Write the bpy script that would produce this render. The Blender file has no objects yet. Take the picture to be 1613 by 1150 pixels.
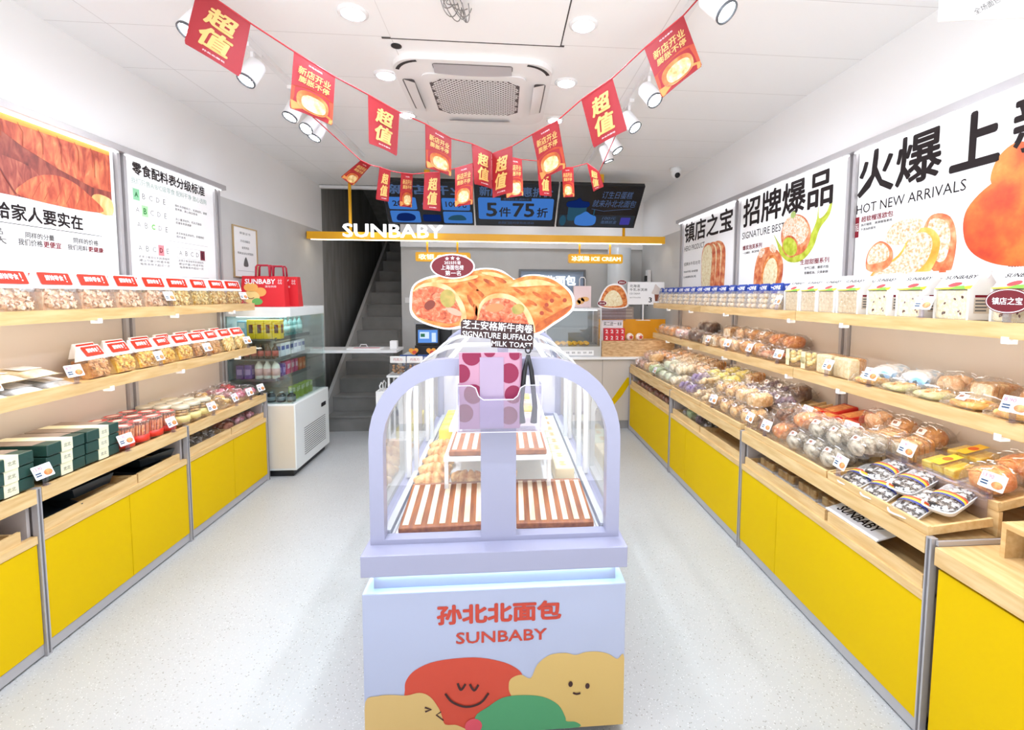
import bpy, bmesh, math, random
from mathutils import Vector, Matrix, Euler
from mathutils.geometry import tessellate_polygon
C = bpy.context.scene.collection
SC = bpy.context.scene
random.seed(7)
PI = math.pi
V = Vector

# ------------------------------------------------------------------ camera, world, exposure
F_PX, PPX, PPY, VPX, VPY, W_PX, H_PX = 730.0, 850.0, 515.0, 792.0, 464.0, 1613.0, 1150.0
cam_d = bpy.data.cameras.new('camera')
cam = bpy.data.objects.new('camera', cam_d)
C.objects.link(cam)
_d = V(((VPX-PPX)/F_PX, (VPY-PPY)/F_PX, 1.0)).normalized()     # room depth axis seen from the camera (x right, y down, z ahead)
_x = V((_d.z, 0, -_d.x)).normalized()
_z = _x.cross(_d)
# rows: camera right, up, back in room coordinates
right_, up_, back_ = V((_x.x, _d.x, _z.x)), V((-_x.y, -_d.y, -_z.y)), V((-_x.z, -_d.z, -_z.z))
cam.matrix_world = Matrix(((right_.x, up_.x, back_.x, 0), (right_.y, up_.y, back_.y, 0), (right_.z, up_.z, back_.z, 1.6), (0, 0, 0, 1)))
cam_d.sensor_fit = 'HORIZONTAL'
cam_d.sensor_width = 36.0
cam_d.lens = 36.0*F_PX/W_PX
cam_d.shift_x = (W_PX/2-PPX)/W_PX
cam_d.shift_y = (PPY-H_PX/2)/W_PX
cam_d.clip_start = 0.05
SC.camera = cam
SC.view_settings.view_transform = 'Standard'
SC.view_settings.look = 'None'
SC.view_settings.gamma = 1.0
SC.view_settings.use_curve_mapping = False
SC.view_settings.exposure = 0.25
UPLIGHT, SKY = 2.7, .7
world = bpy.data.worlds.new('daylight')
SC.world = world
world.use_nodes = True
_wn = world.node_tree
_bg = _wn.nodes['Background']
_bg.inputs[1].default_value = 1.0
# pale sky outside the open front; brighter lower half added to light the ceiling
_tc = _wn.nodes.new('ShaderNodeTexCoord'); _sp = _wn.nodes.new('ShaderNodeSeparateXYZ'); _rp = _wn.nodes.new('ShaderNodeValToRGB')
_wn.links.new(_tc.outputs['Generated'], _sp.inputs[0]); _mr = _wn.nodes.new('ShaderNodeMapRange'); _mr.inputs['From Min'].default_value = -.12; _mr.inputs['From Max'].default_value = .12
_wn.links.new(_sp.outputs['Z'], _mr.inputs['Value']); _wn.links.new(_mr.outputs[0], _rp.inputs[0])
_rp.color_ramp.elements[0].color = (UPLIGHT*.95, UPLIGHT*.98, UPLIGHT*1.03, 1); _rp.color_ramp.elements[1].color = (SKY*.96, SKY*.98, SKY*1.03, 1)
_wn.links.new(_rp.outputs[0], _bg.inputs[0])
try:
    SC.cycles.transparent_max_bounces = 40
    SC.cycles.max_bounces = 8
    SC.cycles.diffuse_bounces = 4
    SC.cycles.glossy_bounces = 3
    SC.cycles.transmission_bounces = 4
    SC.cycles.sample_clamp_indirect = 4.0
    SC.cycles.use_denoising = True
except Exception:
    pass
LAMP = 430.0     # ceiling downlight lens
SPOT = 11.0      # watts of one track head
STRIP = 6.0     # light strips

# ------------------------------------------------------------------ materials
M = {}
def srgb(c):
    if isinstance(c, str):
        c = [int(c[i:i+2], 16)/255 for i in (0, 2, 4)]
    return tuple((x/12.92 if x <= .04045 else ((x+.055)/1.055)**2.4) for x in c[:3]) + (1,)
def mat(name, col, rough=.5, metal=0, col2=None, scale=20, detail=3, stretch=None, bump=0, ramp=(.35, .65), spec=.5, coat=0):
    if name in M: return M[name]
    m = bpy.data.materials.new(name); m.use_nodes = True; M[name] = m
    nt = m.node_tree; b = nt.nodes['Principled BSDF']
    b.inputs['Base Color'].default_value = srgb(col)
    b.inputs['Roughness'].default_value = rough; b.inputs['Metallic'].default_value = metal
    b.inputs['Specular IOR Level'].default_value = spec
    if coat: b.inputs['Coat Weight'].default_value = coat
    if col2 or bump:
        tc = nt.nodes.new('ShaderNodeTexCoord'); src = tc.outputs['Object']
        if stretch:
            mp = nt.nodes.new('ShaderNodeMapping'); mp.inputs['Scale'].default_value = stretch
            nt.links.new(src, mp.inputs['Vector']); src = mp.outputs['Vector']
        nz = nt.nodes.new('ShaderNodeTexNoise'); nz.inputs['Scale'].default_value = scale; nz.inputs['Detail'].default_value = detail
        nt.links.new(src, nz.inputs['Vector'])
        if col2:
            r = nt.nodes.new('ShaderNodeValToRGB')
            r.color_ramp.elements[0].position, r.color_ramp.elements[1].position = ramp
            r.color_ramp.elements[0].color = srgb(col); r.color_ramp.elements[1].color = srgb(col2)
            nt.links.new(nz.outputs['Fac'], r.inputs['Fac']); nt.links.new(r.outputs['Color'], b.inputs['Base Color'])
        if bump:
            bp = nt.nodes.new('ShaderNodeBump'); bp.inputs['Strength'].default_value = bump; bp.inputs['Distance'].default_value = .01
            nt.links.new(nz.outputs['Fac'], bp.inputs['Height']); nt.links.new(bp.outputs['Normal'], b.inputs['Normal'])
    return m
def emit(name, col, s):
    if name in M: return M[name]
    m = bpy.data.materials.new(name); m.use_nodes = True; M[name] = m
    nt = m.node_tree; nt.nodes.remove(nt.nodes['Principled BSDF'])
    e = nt.nodes.new('ShaderNodeEmission'); e.inputs[0].default_value = srgb(col); e.inputs[1].default_value = s
    nt.links.new(e.outputs[0], nt.nodes['Material Output'].inputs[0])
    return m
def clear(name, tint=(1, 1, 1), rough=.02, lo=.05, hi=.7, haze=0, bump=0, bscale=40, blend=.35):
    """thin clear sheet: straight-through light, a mirror part that grows at grazing angles, a little white haze"""
    if name in M: return M[name]
    m = bpy.data.materials.new(name); m.use_nodes = True; M[name] = m
    nt = m.node_tree; nt.nodes.remove(nt.nodes['Principled BSDF']); L = nt.links.new
    t = nt.nodes.new('ShaderNodeBsdfTransparent'); t.inputs[0].default_value = tuple(tint)+(1,)
    g = nt.nodes.new('ShaderNodeBsdfGlossy'); g.inputs['Roughness'].default_value = rough
    lw = nt.nodes.new('ShaderNodeLayerWeight'); lw.inputs['Blend'].default_value = blend
    mr = nt.nodes.new('ShaderNodeMapRange'); mr.inputs['To Min'].default_value = lo; mr.inputs['To Max'].default_value = hi
    if bump:
        tc = nt.nodes.new('ShaderNodeTexCoord'); nz = nt.nodes.new('ShaderNodeTexNoise')
        nz.inputs['Scale'].default_value = bscale; nz.inputs['Detail'].default_value = 2; nz.inputs['Distortion'].default_value = 1.5
        L(tc.outputs['Object'], nz.inputs['Vector'])
        bp = nt.nodes.new('ShaderNodeBump'); bp.inputs['Strength'].default_value = bump; bp.inputs['Distance'].default_value = .02
        L(nz.outputs['Fac'], bp.inputs['Height']); L(bp.outputs['Normal'], g.inputs['Normal']); L(bp.outputs['Normal'], lw.inputs['Normal'])
    L(lw.outputs['Facing'], mr.inputs['Value'])
    mx = nt.nodes.new('ShaderNodeMixShader'); L(mr.outputs[0], mx.inputs[0]); L(t.outputs[0], mx.inputs[1]); L(g.outputs[0], mx.inputs[2])
    out = mx.outputs[0]
    if haze:
        df = nt.nodes.new('ShaderNodeBsdfDiffuse'); df.inputs[0].default_value = (.95, .95, .95, 1)
        m2 = nt.nodes.new('ShaderNodeMixShader'); m2.inputs[0].default_value = haze
        L(out, m2.inputs[1]); L(df.outputs[0], m2.inputs[2]); out = m2.outputs[0]
    L(out, nt.nodes['Material Output'].inputs[0])
    return m
def wood(name, c1, c2, stretch=(12, 1.2, 12), rough=.45):
    return mat(name, c1, rough, col2=c2, scale=4, detail=5, stretch=stretch, ramp=(.3, .7))
OAK = wood('oak_veneer', 'dfc08a', 'c9a065')
OAKX = wood('oak_veneer_across', 'dfc08a', 'c9a065', stretch=(1.2, 12, 12))
BOARD = wood('walnut_board', 'b06a36', '7f4220')
WHITE = mat('white_paint', 'f7f6f5', .55)
GREYWALL = mat('grey_wall_paint', 'cfcecb', .6, col2='c6c5c2', scale=2)
DARKWALL = mat('stairwell_concrete', '8c8a85', .8, col2='7b7974', scale=3, stretch=(4, 4, .6))
TAUPE = mat('taupe_back_panel', 'd3c8bb', .6, col2='cdc2b5', scale=2)
ALU = mat('grey_aluminium', 'b5b1b1', .4, .3)
YEL = mat('yellow_laminate', 'd6b000', .6, spec=.1)
CASE_SHADED = mat('case_lacquer_shaded', 'a0a1b8', .3)  # white lacquer darkened: shade on arch and platform is put into the colour
METW = mat('white_metal', 'eeeeee', .35)
BLACK = mat('black_plastic', '1b1b1d', .4)
DGREY = mat('dark_grey', '4a4a4c', .5)
PAPER = mat('white_paper', 'f7f6f4', .6)
INK = mat('black_ink', '2a2422', .6)
GINK = mat('grey_ink', '625f5d', .6)
RED = mat('poster_red', 'c8202c', .5)
GOLD = mat('gold_print', 'f2d08a', .5)
LAMPB = emit('lamp_glow_soft', 'f2f6ff', LAMP*.3)
LAMPM = emit('lamp_glow', 'e4edff', LAMP)
GLASS = clear('clear_glass', (.985, .995, .99), 0, .05, .6, blend=.3)
FGLASS = clear('fridge_glass', (.9, .96, .95), 0, .06, .5, blend=.3)
ACRYL = clear('clear_acrylic', (.86, .84, .92), .02, .05, .5, haze=.015)
FILM = clear('clear_film', (.99, .99, .99), .04, .03, .5, haze=.008, bump=.6, bscale=60, blend=.4)
GLINT = clear('film_glint', (1, 1, 1), .1, .15, .6, haze=.75)  # whitish film, light glints put into the colour
JARM = clear('clear_jar', (.97, .97, .97), .03, .06, .5, haze=.03)

# ------------------------------------------------------------------ mesh building
class Fr:
    """a flat frame: origin, right, up; n looks out of the sheet"""
    def __init__(s, o, r, u):
        s.o, s.r, s.u = V(o), V(r).normalized(), V(u).normalized(); s.n = s.r.cross(s.u)
    def p(s, a, b, c=0): return s.o + s.r*a + s.u*b + s.n*c
class MB:
    def __init__(s): s.v, s.f, s.mi, s.mats = [], [], [], []; s.sm = []
    def _m(s, m):
        if m is None: return 0
        if m not in s.mats: s.mats.append(m)
        return s.mats.index(m)
    def add(s, vs, fs, m=None, smooth=False):
        k = len(s.v); i = s._m(m)
        s.v += [tuple(v) for v in vs]
        for f in fs: s.f.append([k+a for a in f]); s.mi.append(i); s.sm.append(smooth)
        return s
    def box(s, x0, x1, y0, y1, z0, z1, m=None, b=0):
        if b:
            bm = bmesh.new(); bmesh.ops.create_cube(bm, size=1)
            for v in bm.verts: v.co = V(((x0+x1)/2+v.co.x*(x1-x0), (y0+y1)/2+v.co.y*(y1-y0), (z0+z1)/2+v.co.z*(z1-z0)))
            bmesh.ops.bevel(bm, geom=bm.edges[:], offset=b, segments=2, affect='EDGES', profile=.5)
            return s.bm(bm, m)
        vs = [(x, y, z) for z in (z0, z1) for y in (y0, y1) for x in (x0, x1)]
        return s.add(vs, [(0, 2, 3, 1), (4, 5, 7, 6), (0, 1, 5, 4), (2, 6, 7, 3), (0, 4, 6, 2), (1, 3, 7, 5)], m)
    def bm(s, bm, m=None, smooth=False):
        bm.verts.index_update()
        s.add([v.co for v in bm.verts], [[v.index for v in f.verts] for f in bm.faces], m, smooth); bm.free(); return s
    def obox(s, Fm, a0, a1, b0, b1, c0, c1, m=None):
        vs = [Fm.p(a, b, c) for c in (c0, c1) for b in (b0, b1) for a in (a0, a1)]
        return s.add(vs, [(0, 2, 3, 1), (4, 5, 7, 6), (0, 1, 5, 4), (2, 6, 7, 3), (0, 4, 6, 2), (1, 3, 7, 5)], m)
    def tube(s, pts, r, m=None, n=8, closed=False, cap=True):
        pts = [V(p) for p in pts]; N = len(pts); vs, fs = [], []
        rr = r if isinstance(r, (list, tuple)) else [r]*N
        up = None
        for i, p in enumerate(pts):
            a = pts[(i-1) % N] if (closed or i > 0) else p
            b = pts[(i+1) % N] if (closed or i < N-1) else p
            t = (b-a).normalized()
            if up is None:
                up = V((0, 0, 1)) if abs(t.z) < .9 else V((1, 0, 0))
            s1 = t.cross(up); s1 = s1.normalized() if s1.length > 1e-6 else V((1, 0, 0)); up = s1.cross(t)
            for k in range(n):
                q = 2*PI*k/n; vs.append(p + s1*math.cos(q)*rr[i] + up*math.sin(q)*rr[i])
        for i in range(N if closed else N-1):
            j = (i+1) % N
            for k in range(n): fs.append((i*n+k, i*n+(k+1) % n, j*n+(k+1) % n, j*n+k))
        if cap and not closed: fs += [tuple(range(n))[::-1], tuple((N-1)*n+k for k in range(n))]
        return s.add(vs, fs, m, True)
    def lathe(s, prof, o=(0, 0, 0), axis='z', n=20, m=None, mtx=None):
        vs, fs = [], []; o = V(o)
        for (r, z) in prof:
            for k in range(n):
                q = 2*PI*k/n; p = V((r*math.cos(q), r*math.sin(q), z))
                if mtx: p = mtx @ p
                elif axis == 'y': p = V((p.x, p.z, -p.y))
                elif axis == 'x': p = V((p.z, p.y, -p.x))
                vs.append(p+o)
        for i in range(len(prof)-1):
            for k in range(n): fs.append((i*n+k, i*n+(k+1) % n, (i+1)*n+(k+1) % n, (i+1)*n+k))
        fs += [tuple(range(n))[::-1], tuple((len(prof)-1)*n+k for k in range(n))]
        return s.add(vs, fs, m, True)
    def blob(s, c, rx, ry, rz, m=None, jit=0, seed=0, n=10, k=7, pw=1.0):
        rnd = random.Random(seed); vs, fs = [], []; c = V(c)
        for i in range(k+1):
            th = PI*i/k
            for j in range(n):
                q = 2*PI*j/n; d = 1+rnd.uniform(-jit, jit) if 0 < i < k else 1
                ct, st = math.cos(th), math.sin(th)
                sg = lambda a: math.copysign(abs(a)**pw, a)
                vs.append(c+V((rx*sg(st)*sg(math.cos(q))*d, ry*sg(st)*sg(math.sin(q))*d, rz*sg(ct)*d)))
        for i in range(k):
            for j in range(n): fs.append((i*n+j, (i+1)*n+j, (i+1)*n+(j+1) % n, i*n+(j+1) % n))
        return s.add(vs, fs, m, True)
    def poly(s, pts2, Fm, off=0, m=None, holes=()):
        loops = [[V((p[0], p[1], 0)) for p in pts2]]+[[V((p[0], p[1], 0)) for p in h] for h in holes]
        flat = [p for l in loops for p in l]
        tris = tessellate_polygon(loops)
        fs = []
        for t in tris:
            a, b, c = (flat[i] for i in t)
            cr = (b.x-a.x)*(c.y-a.y)-(b.y-a.y)*(c.x-a.x)
            if abs(cr) > 1e-12: fs.append(t if cr > 0 else t[::-1])
        return s.add([Fm.p(p.x, p.y, off) for p in flat], fs, m)
    def prism(s, pts2, Fm, c0, c1, m=None, holes=()):
        s.poly(pts2, Fm, c1, m, holes); s.poly(pts2, Fm, c0, m, holes)
        for l in [pts2]+list(holes):
            n = len(l); vs = [Fm.p(p[0], p[1], c) for c in (c0, c1) for p in l]
            s.add(vs, [(i, (i+1) % n, n+(i+1) % n, n+i) for i in range(n)], m)
        return s
    def sheet(s, grid, m=None, smooth=True, closed=False):
        h, w = len(grid), len(grid[0]); vs = [p for r in grid for p in r]; fs = []
        for i in range(h-1):
            for j in range(w if closed else w-1): fs.append((i*w+j, i*w+(j+1) % w, (i+1)*w+(j+1) % w, (i+1)*w+j))
        return s.add(vs, fs, m, smooth)
    def build(s, name, m=None, parent=None, label=None):
        me = bpy.data.meshes.new(name); me.from_pydata(s.v, [], s.f)
        mats = s.mats if s.mats else [m]
        for a in mats: me.materials.append(a)
        me.polygons.foreach_set('material_index', s.mi)
        me.polygons.foreach_set('use_smooth', s.sm)
        me.update()
        o = bpy.data.objects.new(name, me); C.objects.link(o)
        if parent: o.parent = parent
        if label: o['label'] = label
        return o
def tag(o, label, cat, group=None, kind=None):
    if label: o['label'] = label
    if cat: o['category'] = cat
    if group: o['group'] = group
    if kind: o['kind'] = kind
    return o
def thing(name, label, cat, loc=(0, 0, 0), rz=0, group=None, rot=None):
    o = bpy.data.objects.new(name, None); C.objects.link(o); o.location = loc
    o.empty_display_size = .05
    o.rotation_euler = rot if rot else (0, 0, rz)
    return tag(o, label, cat, group)
def struct(name, mb, m=None, parent=None):
    o = mb.build(name, m, parent)
    if not parent: o['kind'] = 'structure'
    return o
def copy_tree(o, parent=None):
    c = o.copy(); C.objects.link(c)
    if parent: c.parent = parent
    for ch in list(KIDS.get(o, [])) if False else [x for x in o.children]:
        copy_tree(ch, c)
    return c
KIDS = {}
PROTO = {}
def place(kind, loc, rot, label, cat, group):
    """first call uses the thing the builder makes, later calls copy it with its parts"""
    if kind in PROTO:
        o = copy_tree(PROTO[kind])
    else:
        o = PROTO[kind] = BUILD[kind](kind)
    o.location = loc; o.rotation_euler = rot
    return tag(o, label, cat, group)
BUILD = {}
ORD = 'first second third fourth fifth sixth seventh eighth ninth tenth eleventh twelfth thirteenth fourteenth fifteenth sixteenth seventeenth eighteenth nineteenth twentieth'.split()

# ------------------------------------------------------------------ lettering and flat shapes
_tc = bpy.data.curves.new('lettering_source', 'FONT'); _to = bpy.data.objects.new('lettering_source', _tc); C.objects.link(_to)
_tcache = {}
def glyphs(s, bold=0, res=2, shear=0):
    k = (s, bold, res, shear)
    if k not in _tcache:
        _tc.body = s; _tc.resolution_u = res; _tc.offset = bold; _tc.shear = shear
        bpy.context.view_layer.update()
        me = bpy.data.meshes.new_from_object(_to.evaluated_get(bpy.context.evaluated_depsgraph_get()))
        vs = [(v.co.x, v.co.y) for v in me.vertices]; fs = [list(p.vertices) for p in me.polygons]
        bpy.data.meshes.remove(me)
        x0, x1 = min(v[0] for v in vs), max(v[0] for v in vs); y0, y1 = min(v[1] for v in vs), max(v[1] for v in vs)
        _tcache[k] = ([((x-x0)/(x1-x0), (y-y0)/(y1-y0)) for x, y in vs], fs, (x1-x0)/(y1-y0))
    return _tcache[k]
def text(mb, s, Fm, a0, a1, b0, b1, m, off=.0012, bold=0, fit=True, shear=0, rot=0, thick=0, res=2):
    """lettering S filling the box a0..a1 x b0..b1 of frame FM (FIT) or kept in proportion inside it; BOLD thickens it by overprinting"""
    if bold > .012:
        h = b1-b0; w = min(a1-a0, h*glyphs(s, 0, res, shear)[2]) if not fit else a1-a0
        d = bold*h*1.05; ax = d*max(.6, min(1.6, (a1-a0)/(h*glyphs(s, 0, res, shear)[2]))) if fit else d
        k = 0
        for dx, dy in (((-1, -1), (1, -1), (-1, 1), (1, 1), (0, 0)) if bold < .018 else [(math.cos(q*PI/4)*1.1, math.sin(q*PI/4)*1.1) for q in range(8)]+[(0, 0)]):
            text(mb, s, Fm, a0+ax+dx*ax, a1-ax+dx*ax, b0+d+dy*d, b1-d+dy*d, m, off+.00008*k, 0, fit, shear, rot, thick, res); k += 1
        return mb
    vs, fs, asp = glyphs(s, bold, res, shear)
    w, h = a1-a0, b1-b0
    if not fit:
        if w/h > asp: w2 = h*asp; a0 += (w-w2)/2; w = w2
        else: h2 = w/asp; b0 += (h-h2)/2; h = h2
    cx, cy = a0+w/2, b0+h/2; cr, sr = math.cos(rot), math.sin(rot)
    P = []
    for x, y in vs:
        px, py = (x-.5)*w, (y-.5)*h
        P.append((cx+px*cr-py*sr, cy+px*sr+py*cr))
    if thick:
        n = len(P); mb.add([Fm.p(x, y, off+thick) for x, y in P]+[Fm.p(x, y, off) for x, y in P], fs+[[i+n for i in f[::-1]] for f in fs], m)
        ed = {}
        for f in fs:
            for i in range(len(f)):
                e = (f[i], f[(i+1) % len(f)]); ed[e] = 1
        side = [(b+n, a+n, a, b)[::-1] for (a, b) in ed if (b, a) not in ed]
        mb.add([Fm.p(x, y, off+thick) for x, y in P]+[Fm.p(x, y, off) for x, y in P], side, m)
    else:
        mb.add([Fm.p(x, y, off) for x, y in P], fs, m)
    return mb
def ell(cx, cy, rx, ry, n=28, rot=0, pw=1, a0=0, a1=2*PI):
    o = []
    full = abs(a1-a0-2*PI) < 1e-6
    for i in range(n):
        q = a0+(a1-a0)*i/(n if full else n-1); c, s_ = math.cos(q), math.sin(q)
        x, y = rx*math.copysign(abs(c)**pw, c), ry*math.copysign(abs(s_)**pw, s_)
        o.append((cx+x*math.cos(rot)-y*math.sin(rot), cy+x*math.sin(rot)+y*math.cos(rot)))
    return o
def spline(pts, n=6):
    o = []; N = len(pts)
    for i in range(N):
        p0, p1, p2, p3 = (pts[(i+k-1) % N] for k in range(4))
        for j in range(n):
            t = j/n
            o.append(tuple(.5*((2*p1[d])+(-p0[d]+p2[d])*t+(2*p0[d]-5*p1[d]+4*p2[d]-p3[d])*t*t+(-p0[d]+3*p1[d]-3*p2[d]+p3[d])*t**3) for d in (0, 1)))
    return o
def rrect(x0, x1, y0, y1, r, n=5):
    o = []
    for cx, cy, a in ((x1-r, y1-r, 0), (x0+r, y1-r, PI/2), (x0+r, y0+r, PI), (x1-r, y0+r, 1.5*PI)):
        for i in range(n+1): q = a+PI/2*i/n; o.append((cx+r*math.cos(q), cy+r*math.sin(q)))
    return o
def stroke(pts, w):
    """a flat line of width w along pts, as polygon"""
    L_, R_ = [], []
    for i, p in enumerate(pts):
        a, b = pts[max(0, i-1)], pts[min(len(pts)-1, i+1)]
        dx, dy = b[0]-a[0], b[1]-a[1]; l = math.hypot(dx, dy) or 1
        L_.append((p[0]-dy/l*w/2, p[1]+dx/l*w/2)); R_.append((p[0]+dy/l*w/2, p[1]-dx/l*w/2))
    return L_+R_[::-1]
def rect(a0, a1, b0, b1): return [(a0, b0), (a1, b0), (a1, b1), (a0, b1)]
FRONT = lambda x, y, z: Fr((x, y, z), (1, 0, 0), (0, 0, 1))
LEFTW = lambda x, y, z: Fr((x, y, z), (0, 1, 0), (0, 0, 1))
RIGHTW = lambda x, y, z: Fr((x, y, z), (0, -1, 0), (0, 0, 1))
# ------------------------------------------------------------------ floor and ceiling materials with joints
def joints(m, sx, sy, ox, oy, w, jc, strength=1.0):
    nt = m.node_tree; b = nt.nodes['Principled BSDF']; L = nt.links.new
    old = b.inputs['Base Color'].links[0].from_socket if b.inputs['Base Color'].links else None
    tc = nt.nodes.new('ShaderNodeTexCoord'); sp = nt.nodes.new('ShaderNodeSeparateXYZ'); L(tc.outputs['Object'], sp.inputs[0])
    def mth(op, a, bb=None):
        n = nt.nodes.new('ShaderNodeMath'); n.operation = op
        for i, q in enumerate((a, bb)):
            if q is None: continue
            if isinstance(q, (int, float)): n.inputs[i].default_value = q
            else: L(q, n.inputs[i])
        return n.outputs[0]
    outs = []
    for ax, s, o in (('X', sx, ox), ('Y', sy, oy)):
        if not s: continue
        fr = mth('FRACT', mth('DIVIDE', mth('ADD', sp.outputs[ax], 100*s-o), s))
        d = mth('MULTIPLY', mth('MINIMUM', fr, mth('SUBTRACT', 1.0, fr)), s)
        outs.append(mth('LESS_THAN', d, w/2))
    j = outs[0] if len(outs) == 1 else mth('MAXIMUM', outs[0], outs[1])
    j = mth('MULTIPLY', j, strength)
    mx = nt.nodes.new('ShaderNodeMix'); mx.data_type = 'RGBA'; L(j, mx.inputs[0])
    if old: L(old, mx.inputs[6])
    else: mx.inputs[6].default_value = b.inputs['Base Color'].default_value
    mx.inputs[7].default_value = srgb(jc); L(mx.outputs[2], b.inputs['Base Color'])
def terrazzo():
    m = mat('terrazzo_floor', 'c4c5c3', .32); nt = m.node_tree; b = nt.nodes['Principled BSDF']; L = nt.links.new
    tc = nt.nodes.new('ShaderNodeTexCoord'); src = tc.outputs['Object']; cur = None
    base = nt.nodes.new('ShaderNodeTexNoise'); base.inputs['Scale'].default_value = 1.3; base.inputs['Detail'].default_value = 4; L(src, base.inputs['Vector'])
    r0 = nt.nodes.new('ShaderNodeValToRGB'); r0.color_ramp.elements[0].color = srgb('a9a9a7'); r0.color_ramp.elements[1].color = srgb('b9bab8'); L(base.outputs['Fac'], r0.inputs[0]); cur = r0.outputs[0]
    for sc, th, col in ((55, .17, '95928c'), (90, .16, 'd6d6d4'), (34, .085, '8a867f'), (140, .2, 'bab8b4')):
        vo = nt.nodes.new('ShaderNodeTexVoronoi'); vo.inputs['Scale'].default_value = sc; vo.inputs['Randomness'].default_value = 1; L(src, vo.inputs['Vector'])
        lt = nt.nodes.new('ShaderNodeMath'); lt.operation = 'LESS_THAN'; lt.inputs[1].default_value = th; L(vo.outputs['Distance'], lt.inputs[0])
        mx = nt.nodes.new('ShaderNodeMix'); mx.data_type = 'RGBA'; L(lt.outputs[0], mx.inputs[0]); L(cur, mx.inputs[6]); mx.inputs[7].default_value = srgb(col); cur = mx.outputs[2]
    L(cur, b.inputs['Base Color'])
    joints(m, 1.2, 1.2, .35, .25, .004, 'b0afab', .8)
    return m
TERR = terrazzo()
CEIL = mat('ceiling_panel_white', 'f8f7f6', .5); joints(CEIL, 1.45, .5, -.61, .19, .004, 'cfccc9', .8)

LX, RX, HZ = -2.36, 2.12, 3.0       # side walls and ceiling
Y0, YB, YE = -.6, 7.0, 9.4         # open shop front set close for more uplight, back wall, end of the stairwell
SXR = -1.49                         # right side of the stairwell
struct('floor', MB().box(LX-.1, RX+.1, Y0, YE, -.1, 0), TERR)
struct('ceiling', MB().box(LX-.1, RX+.1, Y0, 6.35, HZ, HZ+.1).box(SXR, RX+.1, 6.35, YB+.1, HZ, HZ+.1), CEIL)
struct('wall_left', MB().box(LX-.1, LX, Y0, 4.09, 0, HZ, WHITE).box(LX-.1, LX, 4.09, 6.35, 2.41, HZ, WHITE)
       .box(LX-.1, LX, 4.09, 6.35, 0, 2.41, GREYWALL).box(LX-.1, LX, 6.35, YE, 0, 4.2, DARKWALL))
struct('wall_right', MB().box(RX, RX+.1, Y0, 5.36, 0, HZ, WHITE).box(RX, RX+.1, 5.36, YB, 2.38, HZ, WHITE).box(RX, RX+.1, 5.36, YB, 0, 2.38, GREYWALL))
struct('wall_back', MB().box(SXR, RX, YB, YB+.1, 0, 2.29, GREYWALL).box(SXR, RX, YB-.03, YB+.1, 2.29, HZ, WHITE))
struct('wall_stairwell', MB().box(SXR, SXR+.1, YB+.1, YE, 0, 4.2).box(LX-.1, SXR+.1, YE, YE+.1, 0, 4.2).box(LX-.1, SXR+.1, 6.35, YE, 4.2, 4.3).box(LX-.1, SXR+.1, 6.27, 6.35, HZ, 4.2).box(SXR, SXR+.1, 6.36, YB+.1, HZ+.1, 4.2), DARKWALL)
struct('trim_1', MB().box(LX, SXR+.02, 6.30, 6.37, 2.965, 3.0), WHITE)
struct('baseboard_back', MB().box(SXR+.01, RX, YB-.015, YB, 0, .1), ALU)
# sloping underside of the upper flight
struct('trim_2', MB().add([(LX, 6.9, 3.9), (SXR, 6.9, 3.9), (SXR, 9.3, 2.9), (LX, 9.3, 2.9), (LX, 6.9, 4.05), (SXR, 6.9, 4.05), (SXR, 9.3, 3.05), (LX, 9.3, 3.05)], [(0, 1, 2, 3), (4, 7, 6, 5), (0, 4, 5, 1), (2, 6, 7, 3)]), DARKWALL)
# round service column in the back corner
struct('pillar_1', MB().lathe([(.17, 0), (.17, 2.29)], (1.72, 6.8, 0), n=24), mat('pillar_paint', 'd3d7d9', .4))
# two steel uprights between and beside the wall panels
def panels(x, s, ys, name):
    for i, (a, b) in enumerate(zip(ys, ys[1:])):
        pass
def shelf_upright(x, s, y, label):
    t = thing('shelf_upright', label, 'upright', (x, y, 0), 0, 'shelf uprights')
    for d in (-.035, .012):
        MB().box(0, s*.03, d, d+.023, .75, 2.452).build('post', ALU, t)
    MB().box(0, s*.016, -.012, .012, .75, 2.452).build('slot_strip', mat('upright_shadow_gap', '8d8889', .5, .2), t)
for y, l in ((1.15, 'grey upright at the near end of the croissant poster'), (3.1, 'grey double upright between croissant poster and grading chart'), (4.06, 'grey upright beside the framed certificate, end of snack shelves')):
    shelf_upright(LX, 1, y, l)
for y, l in ((1.33, 'grey upright at the near end of the new arrivals poster'), (2.69, 'grey double upright between signature poster and new arrivals poster'), (4.06, 'grey double upright between toast poster and signature poster'), (5.36, 'grey upright ending the bread shelves beside the checkout counter')):
    shelf_upright(RX, -1, y, l)
def back_panel(x, s, y0, y1, label):
    tag(MB().box(min(x+s*.002, x+s*.009), max(x+s*.002, x+s*.009), y0, y1, .75, 1.56).build('back_panel', TAUPE), label, 'panel', 'taupe panels behind the shelves')
back_panel(LX, 1, 1.19, 3.06, 'taupe back panel behind the snack shelves under croissant poster')
back_panel(LX, 1, 3.14, 4.02, 'taupe back panel behind the snack shelves under grading chart')
back_panel(RX, -1, 1.37, 2.65, 'taupe back panel behind bread shelves under new arrivals poster')
back_panel(RX, -1, 2.73, 4.02, 'taupe back panel behind bread shelves under signature poster')
back_panel(RX, -1, 4.10, 5.32, 'taupe back panel behind bread shelves under toast poster')
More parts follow.
